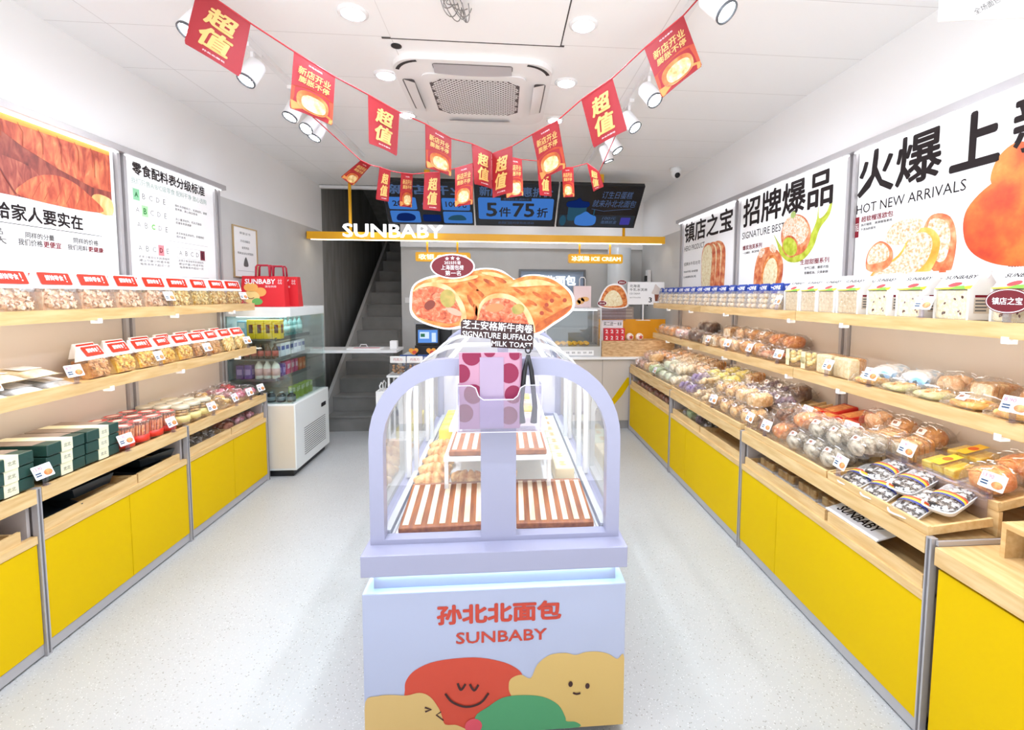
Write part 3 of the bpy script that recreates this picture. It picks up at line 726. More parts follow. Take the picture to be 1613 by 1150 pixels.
m.poly(spline([(-2.55, 1.76), (-2.54, 1.86), (-2.46, 1.91), (-2.38, 1.86), (-2.38, 1.78), (-2.46, 1.74)], 5), F, .0035, PINKB); m.poly(spline([(-2.54, 1.79), (-2.53, 1.86), (-2.46, 1.9), (-2.4, 1.86), (-2.4, 1.81), (-2.46, 1.79)], 5), F, .0039, POWD)
BUN = pmat('print_orange_bun', [(.3, 'bc3614'), (.46, 'd65c20'), (.6, 'e48430'), (.78, 'efbc66')], 6, 8)
m.poly(spline([(-1.87, 2.08), (-1.87, 2.18), (-1.8, 2.235), (-1.72, 2.2), (-1.68, 2.08)], 6), F, .0015, BUN)
m.poly(spline([(-1.985, 1.87), (-1.98, 2.0), (-1.86, 2.1), (-1.7, 2.12), (-1.5, 2.02), (-1.46, 1.86), (-1.56, 1.74), (-1.78, 1.73), (-1.92, 1.78)], 6), F, .002, BUN)
m.build('pastry_picture', None, t)
m = MB()
text(m, '火爆', F, -2.65, -2.12, 2.18, 2.435, DINK, bold=.019); text(m, '上', F, -2.08, -1.855, 2.18, 2.43, DINK, bold=.03); text(m, '新', F, -1.81, -1.58, 2.18, 2.43, DINK, .001, bold=.019)
m.build('headline', None, t); m = MB()
text(m, 'HOT NEW ARRIVALS', F, -2.65, -1.992, 2.087, 2.14, DINK)
text(m, '超软榴莲欧包', F, -2.61, -2.385, 2.035, 2.068, DRED, bold=.016); text(m, '真的榴莲，满满榴莲果肉', F, -2.61, -2.39, 2.01, 2.026, GINK, bold=.016); text(m, '不添加防腐剂', F, -2.61, -2.5, 1.985, 2.0, GINK, bold=.016)
m.poly(rect(-2.655, -2.625, 1.95, 2.07), F, .001, DRED); text(m, '新品', F, -2.652, -2.628, 1.985, 2.035, PW, .0016)
text(m, '乖兔奶酪包', F, -1.79, -1.5, 1.705, 1.74, DRED, bold=.016)
m.build('lettering', None, t)

# ------------------------------------------------------------------ red pennants on two strings
class Quad:
    def __init__(s, tl, tr, br, bl):
        s.c = [V(q) for q in (tl, tr, br, bl)]; s.n = (s.c[1]-s.c[0]).cross(s.c[0]-s.c[3]).normalized()
        if s.n.y > 0: s.n = -s.n
    def p(s, a, b, c=0):
        tl, tr, br, bl = s.c
        # sideways bow so that the cloth is not dead flat
        return bl*(1-a)*(1-b)+br*a*(1-b)+tl*(1-a)*b+tr*a*b + s.n*(c+.012*math.sin(a*PI)*(1-b))
FLAGS = [
((-1.319,2.22,2.923),(-1.155,2.32,2.834),(-1.211,2.32,2.595),(-1.387,2.22,2.687)),((-1.001,2.4,2.757),(-.852,2.52,2.699),(-.873,2.52,2.459),(-1.029,2.4,2.496)),
((-.717,2.62,2.658),(-.583,2.75,2.62),(-.6,2.75,2.381),(-.718,2.62,2.407)),((-.455,2.85,2.597),(-.32,3.0,2.566),(-.325,3.0,2.337),(-.454,2.85,2.348)),
((-.199,3.08,2.564),(-.077,3.22,2.553),(-.073,3.22,2.313),(-.184,3.08,2.312)),((-.072,3.2,2.539),(.061,3.05,2.547),(.065,3.05,2.259),(-.068,3.2,2.25)),
((.175,2.86,2.559),(.316,2.72,2.598),(.366,2.72,2.332),(.234,2.86,2.294)),((.424,2.56,2.651),(.57,2.46,2.725),(.653,2.46,2.467),(.494,2.56,2.401)),
((.682,2.28,2.788),(.842,2.2,2.903),(.938,2.2,2.681),(.775,2.28,2.56)),
((-.991,3.4,2.528),(-.949,3.5,2.522),(-1.077,3.5,2.379),(-1.127,3.4,2.412)),((-.912,3.6,2.536),(-.862,3.72,2.541),(-.88,3.72,2.31),(-.944,3.6,2.303)),
((-.798,3.8,2.548),(-.737,3.95,2.578),(-.751,3.95,2.311),(-.816,3.8,2.292)),((-.648,4.0,2.603),(-.536,4.1,2.637),(-.533,4.1,2.311),(-.667,4.0,2.306)),
((-.392,3.95,2.633),(-.24,3.85,2.651),(-.241,3.85,2.328),(-.394,3.95,2.323)),((.043,4.0,2.757),(.164,4.1,2.763),(.176,4.1,2.46),(.027,4.0,2.415)),
((.304,4.2,2.784),(.433,4.3,2.798),(.447,4.3,2.497),(.328,4.2,2.485)),((.526,4.2,2.729),(.614,4.1,2.71),(.628,4.1,2.459),(.545,4.2,2.473)),
((.701,3.9,2.69),(.783,3.8,2.599),(.821,3.8,2.483),(.757,3.9,2.463))]
FT = 'VPVPVVPVPPVPVPPVPV'     # V: two large characters, P: pastry picture
FL = ['largest red pennant with two gold characters, at the snack side end', 'red pennant with a cream pastry, second along the front string', 'red gold-lettered pennant, third along the front string', 'pastry pennant, fourth on the front string, below the air conditioner',
 'gold-lettered pennant just before the lowest point of the front string', 'gold-lettered pennant at the lowest point, first on the rising side', 'pastry pennant, second on the rising side of the front string', 'gold-lettered pennant, third on the rising side of front string', 'pastry pennant hanging highest, beside the bread side spotlight',
 'twisted pastry pennant at the snack end of the rear string', 'gold-lettered pennant above the yellow beam rod, rear string', 'narrow pastry pennant over the first menu screen, rear string', 'gold-lettered pennant fourth along the rear string', 'pastry pennant fifth along the rear string, over a screen edge', 'pastry pennant half hidden behind the lowest front pennant',
 'gold-lettered pennant under a front pastry pennant, rear string', 'narrow pastry pennant over the birthday cake screen', 'curled gold-lettered pennant at the bread end of rear string']
RED2 = mat('pennant_red', '930e19', .55); ORG = mat('pennant_orange', 'a83c1a', .55); FIN = mat('pennant_gold', 'd2a860', .5); SAND = mat('pennant_sand', 'c48642', .5)
shape = [(0, 1), (0, .06), (.02, .02), (.07, 0), (.93, 0), (.98, .02), (1, .06), (1, 1)][::-1]
for q, ty, lab in zip(FLAGS, FT, FL):
    Q = Quad(*q); t = thing('pennant_flag', lab, 'pennant', (0, 0, 0), 0, 'red pennants hanging on strings')
    m = MB(); N = 6
    edge = [[(i/N, b) for i in range(N+1)] for b in (1, .75, .5, .25, .05, 0)]
    g = [[(.02+.96*a if b == 0 else a, b) for a, b in r] for r in edge]
    for off in (.0015, -.0015): m.sheet([[Q.p(a, b, off) for a, b in r] for r in g], RED2)
    m.build('cloth', RED2, t)
    m = MB()
    # seen from the side the print faces
    if ty == 'V':
        text(m, '超', Q, .2, .8, .53, .87, FIN, .004, bold=.03, shear=.15); text(m, '值', Q, .18, .78, .14, .5, FIN, .004, bold=.03, shear=.15)
        text(m, '孙北北面包', Q, .3, .7, .06, .09, PAPER, .004)
    else:
        m.poly([(0, .02), (1, .02), (1, .45), (.75, .52), (.4, .5), (0, .42)], Q, .0035, ORG)
        m.poly([(.03, .005), (.97, .005), (1, .1), (.8, .16), (.4, .12), (0, .16)], Q, .0042, SAND)
        text(m, '新店开业', Q, .12, .9, .68, .83, FIN, .004, bold=.015, shear=.1); text(m, '膨胀不停', Q, .14, .88, .54, .66, FIN, .0043, bold=.015, shear=.1)
        text(m, '孙北北面包', Q, .35, .68, .9, .93, PAPER, .004)
        m.poly(ell(.5, .24, .38, .2, 24, 0, .8), Q, .005, pmat('pennant_crust', [(.3, '8c3510'), (.5, 'c2672a'), (.75, 'dda060')], 14, 7)); m.poly(ell(.52, .22, .29, .145, 24, 0, .8), Q, .0058, pmat('pennant_crumb', [(.3, 'b58a4c'), (.5, 'd9bd82'), (.75, 'eadcb4')], 40, 5))
    m.build('print', None, t)
def string(ids, a, b, label):
    pts = [V(a)]
    for i in ids: pts += [V(FLAGS[i][0])+V((0, 0, .003)), V(FLAGS[i][1])+V((0, 0, .003))]
    pts.append(V(b))
    tag(MB().tube(pts, .0035, n=6).build('pennant_string', mat('string_red', 'b3222c', .6)), label, 'string', 'strings carrying the pennants')
string(range(9), (-1.4, 2.12, 2.965), (.9, 2.16, 2.965), 'red string of the front pennants, sagging under the air conditioner')
string(range(9, 18), (-1.4, 3.3, 2.9), (.9, 3.72, 2.88), 'red string of the smaller rear pennants')

# ------------------------------------------------------------------ menu screens, yellow beam, lit signs
up = V((0, -.45, .41)); 
scr = [(-1.362, -.345, 'menu screen with two blue price boxes'), (-.325, .635, 'menu screen with one wide blue discount box'), (.655, 1.63, 'menu screen showing a birthday cake')]
SBL = emit('screen_blue', '4a86dd', .62); SDK = mat('screen_dark', '14181f', .25); SNV = emit('screen_navy', '1c3a8c', .35); STX = emit('screen_text', '6b86b5', .4); STL = emit('screen_teal', '3c6d88', .4)
for i, (x0, x1, l) in enumerate(scr):
    F = Fr((x0, 5.75, 2.437), (1, 0, 0), up); W, Hh = x1-x0, up.length
    t = thing('menu_screen', l+', hung tilted above the yellow beam', 'screen', (0, 0, 0), 0, 'tilted menu screens')
    MB().prism(rect(0, W, 0, Hh), F, -.05, 0).build('housing', mat('screen_housing', '17181b', .4), t)
    MB().poly(rect(.012, W-.012, .012, Hh-.012), F, .001, SDK).build('display', SDK, t)
    hx = W/2; MB().box(x0+hx-.03, x0+hx+.03, 5.42, 5.48, 2.86, 3.0).build('ceiling_mount', mat('mount_yellow', 'e8ab12', .4), t)
    m = MB()
    if i == 0:
        text(m, '新店开业', F, .08, .98, .43, .56, STX, .002, bold=.02)
        for a in (.05, .66):
            m.poly(rrect(a, a+.32, .22, .39, .02), F, .002, SBL); m.poly(rrect(a+.0, a+.34, .03, .2, .02), F, .002, SBL)
        text(m, '20元', F, .1, .32, .26, .35, SDK, .003, bold=.02); text(m, '100元', F, .7, .94, .26, .35, SDK, .003, bold=.02)
        m.poly(spline([(.12, .06), (.14, .15), (.25, .17), (.33, .13), (.3, .06)], 5), F, .003, SNV); m.poly(spline([(.72, .08), (.76, .14), (.88, .15), (.92, .08)], 5), F, .003, STL)
        m.poly(rrect(.42, .63, .05, .15, .02), F, .002, SNV); text(m, '免费领', F, .43, .62, .25, .33, STX, .002)
    elif i == 1:
        text(m, '新店', F, .06, .3, .43, .56, STX, .002, bold=.02); text(m, '惠折价', F, .55, .9, .43, .56, STX, .002, bold=.02)
        m.poly(rrect(.04, W-.04, .1, .41, .025), F, .002, SBL); m.poly(rect(.3, .66, .37, .42), F, .003, SDK); text(m, '全场任意满购买', F, .33, .63, .38, .41, STX, .004)
        text(m, '5', F, .13, .26, .14, .34, SDK, .003, bold=.03); text(m, '件', F, .28, .42, .14, .28, SDK, .003, bold=.02); text(m, '75', F, .44, .7, .14, .34, SDK, .003, bold=.03); text(m, '折', F, .73, .86, .14, .28, SDK, .003, bold=.02)
        text(m, '此图门店均享有此活动', F, .27, .7, .035, .07, STX, .002)
    else:
        text(m, '订生日蛋糕', F, .5, .86, .43, .53, STX, .002, shear=.2); text(m, '就来孙北北面包', F, .4, .92, .31, .41, STX, .002, shear=.2)
        m.poly(rect(.02, W-.02, .012, .19), F, .0015, mat('screen_slate', '22303c', .3))
        m.poly(stroke([(.4, .28), (.55, .25), (.7, .27), (.88, .29)], .006), F, .002, STX)
        m.poly(rrect(.12, .34, .1, .36, .03), F, .002, STL); m.poly(spline([(.12, .3), (.1, .37), (.2, .4), (.24, .43), (.28, .39), (.36, .37), (.34, .3)], 5), F, .003, SNV)
        m.poly(spline([(.24, .04), (.22, .15), (.28, .2), (.34, .24), (.4, .2), (.47, .16), (.45, .04)], 5), F, .003, SBL); m.poly(ell(.07, .1, .04, .08, 14), F, .002, STL); m.poly(rect(.43, .445, .18, .27), F, .004, STL)
        text(m, '100元', F, .55, .72, .12, .17, STX, .002, shear=.2); text(m, '蛋糕抵金', F, .54, .74, .06, .11, STX, .002, shear=.2); m.poly(rrect(.78, .9, .05, .16, .01), F, .002, emit('screen_violet', '5a55c8', .4))
    m.build('screen_content', None, t)
BY = mat('beam_yellow', 'f5b312', .35)
t = thing('sign_beam', 'long yellow beam with white glowing letters hung above the checkout', 'sign beam', (0, 5.85, 2.255))
m = MB(); m.box(LX+.02, 2.057, -.04, .04, .02, .088).box(LX+.02, 2.057, -.045, .045, 0, .02); m.build('beam', BY, t)
MB().box(LX+.06, 2.02, -.02, .02, -.006, 0).build('light_strip', emit('beam_strip', 'fff0d0', 6), t)
for x, y in ((-1.84, 0), (1.53, 0)):
    MB().tube([(x, y, .085), (x, y, .745)], .018, n=10).box(x-.04, x+.04, -.04, .04, .735, .744).build('hanger_rod', BY, t)
F = FRONT(0, -.075, 0)
m = MB(); text(m, 'SUNBABY', F, -1.9, -.725, .02, .18, emit('neon_white', 'ffffff', 1.7), 0, bold=.016, thick=.03); m.build('lettering', None, t)
def lit_sign(x0, x1, rods, s, label):
    t = thing('lit_sign', label, 'sign', (0, 5.85, 2.0), 0, 'yellow lit signs under the beam')
    MB().prism(rrect(x0, x1, 0, .115, .02), FRONT(0, 0, 0), -.03, .03).build('sign_box', BY, t)
    for x in rods: MB().tube([(x, 0, .112), (x, 0, .254)], .012, n=8).build('hanger_rod', BY, t)
    m = MB(); text(m, s, FRONT(0, -.03, 0), x0+.04, x1-.03, .025, .09, emit('neon_warm', 'fff6d8', 1.7), .001, bold=.014, thick=.008); m.build('lettering', None, t)
lit_sign(-1.066, -.4, (-.927, -.56), '收银 CASHIER', 'yellow lit sign for the cashier, behind the bread cut-out')
lit_sign(.822, 1.517, (.967, 1.357), '冰淇淋 ICE CREAM', 'yellow lit ice cream sign under the bread end of the beam')
# ------------------------------------------------------------------ island display case
MRED = [(-0.331,0.175),(-0.339,0.227),(-0.333,0.265),(-0.3,0.301),(-0.228,0.328),(-0.103,0.334),(-0.012,0.315),(0.042,0.289),(0.07,0.255),(0.067,0.194),(0.03,0.151),(-0.055,0.111),(-0.128,0.058),(-0.225,0.065)]
MTANL = [(-0.473,0.195),(-0.43,0.213),(-0.389,0.215),(-0.333,0.209),(-0.289,0.216),(-0.253,0.199),(-0.224,0.155),(-0.212,0.122),(-0.201,0.092),(-0.159,0.086),(-0.141,0.052),(-0.475,0.064)]
MTANR = [(0.021,0.223),(0.03,0.248),(0.064,0.26),(0.098,0.245),(0.122,0.294),(0.165,0.327),(0.221,0.332),(0.258,0.322),(0.295,0.331),(0.339,0.33),(0.377,0.319),(0.409,0.298),(0.436,0.3),(0.438,0.046),(0.267,0.045),(0.092,0.081),(0.03,0.183)]
MGRN = [(-0.098,0.111),(-0.049,0.15),(-0.0,0.179),(0.067,0.184),(0.141,0.173),(0.197,0.139),(0.223,0.091),(0.228,0.074),(0.261,0.069),(0.272,0.048),(0.13,0.038),(-0.068,0.043)]
MPNK = [(-0.098,0.085),(-0.068,0.082)]
FACE = [(-0.157,0.244),(-0.146,0.218),(-0.129,0.242),(-0.115,0.238),(-0.1,0.213),(-0.084,0.236),(-0.2,0.208),(-0.176,0.175),(-0.128,0.154),(-0.079,0.165),(-0.05,0.2),(0.241,0.215),(0.302,0.204),(0.25,0.182),(0.263,0.176),(0.277,0.179),(-0.271,0.162),(-0.249,0.152),(-0.27,0.146),(-0.215,0.142),(-0.232,0.131),(-0.207,0.109)]
CT1 = [(-0.227,0.458),(0.207,0.458),(-0.226,0.531),(0.206,0.526)]
CT2 = [(-0.162,0.386),(0.155,0.386),(-0.162,0.429),(0.155,0.429)]
SOUT = [(-0.339,1.524),(-0.344,1.572),(-0.334,1.626),(-0.297,1.656),(-0.239,1.672),(-0.168,1.677),(-0.106,1.693),(-0.059,1.699),(-0.003,1.69),(0.047,1.658),(0.084,1.673),(0.136,1.676),(0.197,1.66),(0.254,1.62),(0.272,1.582),(0.263,1.536),(0.198,1.489),(0.122,1.445),(0.037,1.457),(-0.122,1.473),(-0.201,1.468),(-0.256,1.478),(-0.306,1.497)]
SROLL = [(-0.335,1.564),(-0.328,1.623),(-0.293,1.65),(-0.239,1.664),(-0.169,1.669),(-0.106,1.687),(-0.059,1.694),(-0.007,1.684),(0.041,1.653),(-0.003,1.621),(-0.083,1.553),(-0.099,1.497),(-0.138,1.489),(-0.201,1.475),(-0.256,1.485),(-0.306,1.505),(-0.333,1.536)]
SFILL = [(-0.334,1.556),(-0.324,1.611),(-0.278,1.628),(-0.227,1.621),(-0.189,1.596),(-0.163,1.553),(-0.158,1.509),(-0.193,1.491),(-0.248,1.499),(-0.31,1.515)]
SRIM = [(-0.332,1.611),(-0.293,1.639),(-0.239,1.643),(-0.192,1.624),(-0.157,1.584),(-0.138,1.537),(-0.138,1.493),(-0.162,1.481),(-0.156,1.513),(-0.163,1.553),(-0.189,1.596),(-0.227,1.622),(-0.278,1.629),(-0.321,1.611)]
SROLL2 = [(-0.095,1.513),(-0.087,1.565),(-0.059,1.605),(-0.003,1.637),(0.076,1.667),(0.136,1.67),(0.193,1.655),(0.246,1.614),(0.263,1.578),(0.255,1.542),(0.194,1.497),(0.121,1.455),(0.037,1.473),(-0.083,1.489)]
SRIM2 = [(-0.095,1.513),(-0.087,1.561),(-0.059,1.593),(-0.011,1.605),(0.041,1.593),(0.081,1.561),(0.109,1.517),(0.123,1.457),(0.097,1.465),(-0.087,1.489)]
SFILL2 = [(-0.091,1.509),(-0.077,1.557),(-0.047,1.581),(-0.003,1.587),(0.041,1.573),(0.073,1.541),(0.097,1.493),(0.097,1.477),(-0.087,1.493)]
SDOT = [(-0.204,1.584),(0.057,1.545),(0.165,1.562),(0.185,1.578),(0.234,1.58),(0.147,1.531),(-0.185,1.703),(-0.108,1.704),(-0.185,1.661)]
SLAB = [(-0.156,1.497),(-0.146,1.508),(0.115,1.487),(0.117,1.449),(0.114,1.392),(-0.043,1.402),(-0.045,1.433),(-0.156,1.447)]
SL1 = [(-0.152,1.473),(0.115,1.453),(-0.152,1.506),(0.115,1.486)]
SL2 = [(-0.153,1.443),(0.114,1.426),(-0.153,1.463),(0.113,1.447)]
SL3 = [(-0.043,1.405),(0.112,1.395),(-0.043,1.428),(0.112,1.418)]
CX = -.02
def arch(hw, r, zb, zt, n=9, zr=None, pw=1.0):
    zr = zr or r; o = [(CX-hw, zb)]
    for i in range(n+1): q = PI-PI/2*i/n; o.append((CX-hw+r+r*math.cos(q), zt-zr+zr*math.sin(q)))
    for i in range(n+1): q = PI/2-PI/2*i/n; o.append((CX+hw-r+r*math.cos(q), zt-zr+zr*math.sin(q)))
    return o+[(CX+hw, zb)]
CY0, CY1 = 1.6, 3.3
case = thing('island_display_case', 'white arched glass bakery case standing in the middle of the floor', 'display case', (0, 0, 0))
MB().box(-.478, .437, 1.55, CY1+.03, .045, .58, b=.004).build('base_cabinet', mat('case_panel_lit', 'b0b7cf', .4), case)  # lighter copy of the case colour, painted as the better lit base
MB().box(-.44, .40, 1.6, CY1, 0, .045).build('plinth', mat('plinth_grey', '77787c', .5), case)
MB().box(-.445, .405, 1.58, CY1, .58, .65).build('recess', CASE_SHADED, case)
g = MB()
g.box(-.435, .395, 1.567, 1.577, .632, .648).box(-.458, -.448, 1.6, CY1-.02, .632, .648).box(.408, .418, 1.6, CY1-.02, .632, .648)
g.build('glow_strip', emit('recess_glow', 'c4f6ff', 18), case)
MB().box(-.475, .435, 1.53, CY1+.03, .65, .725, b=.003).build('platform', CASE_SHADED, case)
F = FRONT(0, 1.5495, 0)
m = MB()
for i, (p, c) in enumerate(((MRED, 'c8442c'), (MTANR, 'd2b068'), (MTANL, 'd2b06e'), (MGRN, '4a9664'))):
    q = [(max(-.476, min(.435, a)), max(.047, b)) for a, b in spline(p, 4)]
    m.poly(q, F, .0006+.0005*i, mat('mural_%d' % i, c, .5))
m.poly([(a, max(.047, b)) for a, b in ell(MPNK[0][0]-.005, MPNK[0][1]-.005, .03, .028, 18)], F, .003, mat('mural_pink', 'd24a5a', .5))
BR = mat('mural_brown', '3a1512', .5)
f_ = FACE
m.poly(stroke(spline(f_[0:3]+[f_[1]], 5)[:10], .008), F, .0032, BR); m.poly(stroke(spline(f_[3:6]+[f_[4]], 5)[:10], .008), F, .0032, BR)
def arcs(p): return [tuple(.5*((2*b[d])+(-a[d]+c[d])*t+(2*a[d]-5*b[d]+4*c[d]-e[d])*t*t+(-a[d]+3*b[d]-3*c[d]+e[d])*t**3) for d in (0, 1)) for a, b, c, e in zip([p[0]]+p[:-2], p[:-1], p[1:], p[2:]+[p[-1]]) for t in (0, .25, .5, .75)]+[p[-1]]
m.poly(stroke(arcs(f_[6:11]), .008), F, .0032, BR)
m.poly(ell(f_[11][0], f_[11][1], .008, .011, 14), F, .0032, BR); m.poly(ell(f_[12][0], f_[12][1], .008, .011, 14), F, .0032, BR)
m.poly(stroke(arcs(f_[13:16]), .007), F, .0032, BR); m.poly(stroke(f_[16:19], .007), F, .0032, BR); m.poly(stroke(f_[19:22], .005), F, .0032, BR)
m.build('mural', None, case)
m = MB(); TR = mat('logo_red', 'c2402c', .5)
text(m, '孙北北面包', F, -.227, .206, .458, .53, TR, .001, bold=.035)
text(m, 'SUNBABY', F, -.162, .155, .386, .428, TR, .001, bold=.02)
m.build('lettering', None, case)
# arched front frame with two openings and a middle bar
F = FRONT(0, CY0, 0)
out = arch(.44, .27, .725, 1.378, 10, .287)
def half(x0, x1, side):
    """one window opening: straight bottom and middle edge, rounded outer shoulder"""
    full = arch(.392, .225, .742, 1.32, 10, .24)
    pts = [p for p in full if (p[0] < x1 if side < 0 else p[0] > x0)]
    if side < 0: return pts+[(x1, 1.32), (x1, .742)]
    return [(x0, .742), (x0, 1.32)]+pts
hl, hr = half(-9, -.077, -1), half(.047, 9, 1)
MB().prism(out, F, -.045, 0, None, holes=[hl, hr]).build('front_frame', CASE_SHADED, case)
for h in (hl, hr): MB().poly(h, F, -.03).build('front_pane', GLASS, case)
MB().prism(out, FRONT(0, CY1, 0), -.03, 0, None, holes=[arch(.40, .24, .742, 1.33, 10, .25)]).build('back_frame', CASE_SHADED, case)
MB().poly(arch(.40, .24, .742, 1.33, 10, .25), FRONT(0, CY1, 0), -.015).build('back_pane', mat('case_back_panel', 'd8d6e2', .4), case)
gl = arch(.428, .262, .73, 1.366, 12, .28)
for y0, y1 in ((CY0+.045, 2.19), (2.21, 2.74), (2.76, CY1-.002)):
    MB().sheet([[V((a, y, b)) for a, b in gl] for y in (y0, y1)]).build('curved_pane', GLASS, case)
rib_o, rib_i = arch(.434, .266, .73, 1.371, 10, .283), arch(.414, .25, .73, 1.352, 10, .265)
for y in (2.2, 2.75):
    m = MB(); n = len(rib_o)
    for c in (0, 1):
        pass
    ring = [[V((a, y-.012, b)) for a, b in rib_o], [V((a, y+.012, b)) for a, b in rib_o], [V((a, y+.012, b)) for a, b in rib_i], [V((a, y-.012, b)) for a, b in rib_i], [V((a, y-.012, b)) for a, b in rib_o]]
    m.sheet(ring, None, False).build('rib', METW, case)
for s in (-1, 1):
    x = CX+s*.395
    MB().box(x-.012, x+.012, CY0+.05, CY1-.04, .727, .752).box(x-s*.022-.004, x-s*.022+.004, CY0+.05, CY1-.04, .727, .74).build('door_rail', mat('rail_silver', 'dfe3e8', .25, .4), case)
    for y in (2.23, 2.72): MB().box(x-.01, x+.01, y-.008, y+.008, .752, 1.12+.04).build('door_stile', mat('rail_silver', 'dfe3e8', .25, .4), case)
    MB().box(CX+s*.2-.008, CX+s*.2+.008, CY0+.06, CY1-.05, 1.325, 1.335).build('light_strip', emit('case_led', 'ffffff', 9), case)
MB().box(CX-.37, CX+.37, CY0+.05, CY1-.04, .726, .732).build('display_floor', METW, case)
m = MB(); m.box(-.25, .21, 1.94, 3.2, .893, .908); m.build('upper_shelf', METW, case)
for x in (-.24, .2):
    for y in (1.96, 2.6, 3.18): MB().box(x-.008, x+.008, y-.008, y+.008, .732, .893).build('shelf_leg', METW, case)
for s, x in ((-1, -.25), (1, .21)):
    MB().box(min(x, x+s*.02), max(x, x+s*.02), 2.32, 3.2, .908, .93).build('price_rail', PAPER, case)
# striped serving boards
def board(kind):
    t = thing('striped_serving_board', None, None)
    w, l = {'board_l': (.31, .36), 'board_r': (.29, .37), 'board_u': (.17, .30)}[kind]
    MB().box(-w/2, w/2, 0, l, 0, .022, b=.004).build('board', BOARD, t)
    n = 7 if w > .2 else 4
    m = MB()
    for i in range(n):
        x = -w/2+w*(i+.5)/n; m.box(x-w/n*.24, x+w/n*.24, .02, l-.02, .0221, .0235)
    m.build('pale_stripes', mat('pale_stripe_wood', 'f3e2cd', .4, col2='e6cda8', scale=4, stretch=(12, 1.2, 12)), t)
    return t
for k in ('board_l', 'board_r', 'board_u'): BUILD[k] = board
G_ = 'striped boards in the island case'
place('board_l', (-.222, 1.66, .733), (.05, 0, .04), 'striped wooden serving board tilted behind the snack-side front window of case', 'serving board', G_)
place('board_r', (.195, 1.66, .733), (.05, 0, -.02), 'striped wooden serving board with pale slats behind bread-side case window', 'serving board', G_)
place('board_u', (-.145, 1.96, .909), (0, 0, 0), 'small striped board on the upper shelf of the case, snack side', 'serving board', G_)
place('board_u', (.105, 1.96, .909), (0, 0, 0), 'small striped board on the upper shelf of the case, bread side', 'serving board', G_)
# croissants
CROI = mat('croissant_crust', 'c77a2a', .35, col2='f6cf8a', scale=26, detail=5, bump=.6)
def croissant(kind):
    m = MB(); N = 40; n = 12; g = []
    for i in range(N):
        u = i/(N-1)*2-1; a = u*1.25; R = .075
        c = V((R*math.sin(a), -R*math.cos(a)+R, 0)); tn = V((math.cos(a), math.sin(a), 0)); nn = V((-math.sin(a), math.cos(a), 0))
        r = (.036*(1-abs(u)**2.2)+.007)*(1.12-.3*abs(math.cos(u*8.5))**5)
        g.append([c+nn*math.cos(2*PI*k/n)*r+V((0, 0, 1))*(math.sin(2*PI*k/n)*r*.85+.03) for k in range(n)])
    m.sheet(g, CROI, True, True); m.add(g[0], [list(range(n))], CROI); m.add(g[-1], [list(range(n))[::-1]], CROI)
    return m.build('croissant', CROI)
BUILD['croissant'] = croissant
for i, (x, y, r, w) in enumerate(((-.315, 2.055, .2, 'in front of the row by the snack-side glass'), (-.32, 2.175, .05, 'second in the row along the snack-side glass'), (-.315, 2.295, .25, 'third in the row along the snack-side glass'), (-.32, 2.415, -.1, 'fourth in the row along the snack-side glass'), (-.16, 2.07, -.1, 'lying under the edge of the upper shelf'), (-.01, 2.1, .1, 'beside the middle bar under the upper shelf'), (-.32, 2.535, .15, 'fifth in the row along the snack-side glass'))):
    place('croissant', (x, y, .734), (0, 0, r), 'golden croissant %s inside the case' % w, 'croissant', 'croissants in the island case')
def wafer(kind):
    t = thing('wrapped_sandwich_pack', None, None)
    c = {'pk_cream': 'efdfb4', 'pk_green': 'd7dfc2', 'pk_yellow': 'f2df4a', 'pk_white': 'ece9e2'}[kind]
    m = MB(); m.box(-.055, .055, -.045, .045, 0, .075, b=.008); m.build('pack', mat(kind, c, .4), t)
    m = MB(); m.poly(spline([(-.03, .01), (-.01, .02), (0, .008), (.012, .02), (.03, .01), (.02, -.01), (0, 0), (-.02, -.012)], 4), Fr((0, 0, .0755), (1, 0, 0), (0, 1, 0)), 0); m.build('print', mat('pack_caramel_print', 'd8b070', .5), t)
    return t
for k in ('pk_cream', 'pk_green', 'pk_yellow', 'pk_white'): BUILD[k] = wafer
for i in range(8):
    k = ('pk_cream', 'pk_cream', 'pk_cream', 'pk_green', 'pk_green', 'pk_cream', 'pk_white', 'pk_green')[i]
    place(k, (.285, 2.12+.115*i, .733), (0, 0, PI/2), '%s pale wrapped pack from the front in the row along the bread-side glass' % ORD[i], 'pastry pack', 'pale packs in the island case')
for i, (x, y, k) in enumerate(((-.15, 2.36, 'pk_white'), (.11, 2.36, 'pk_white'), (-.15, 2.5, 'pk_cream'), (.11, 2.5, 'pk_yellow'), (-.15, 2.66, 'pk_yellow'), (.11, 2.66, 'pk_cream'), (-.15, 2.82, 'pk_white'), (.11, 2.82, 'pk_yellow'))):
    place(k, (x, y, .909), (0, 0, 0), '%s wrapped pack on the %s half of the case upper shelf' % (ORD[i//2], 'snack-side' if x < 0 else 'bread-side'), 'pastry pack', 'packs on the upper case shelf')
for i in range(4):
    place('pk_yellow', (-.33, 2.76+.12*i, .733), (0, 0, PI/2), '%s yellow pack behind the croissants, along the snack-side glass' % ORD[i], 'pastry pack', 'yellow packs behind the croissants')
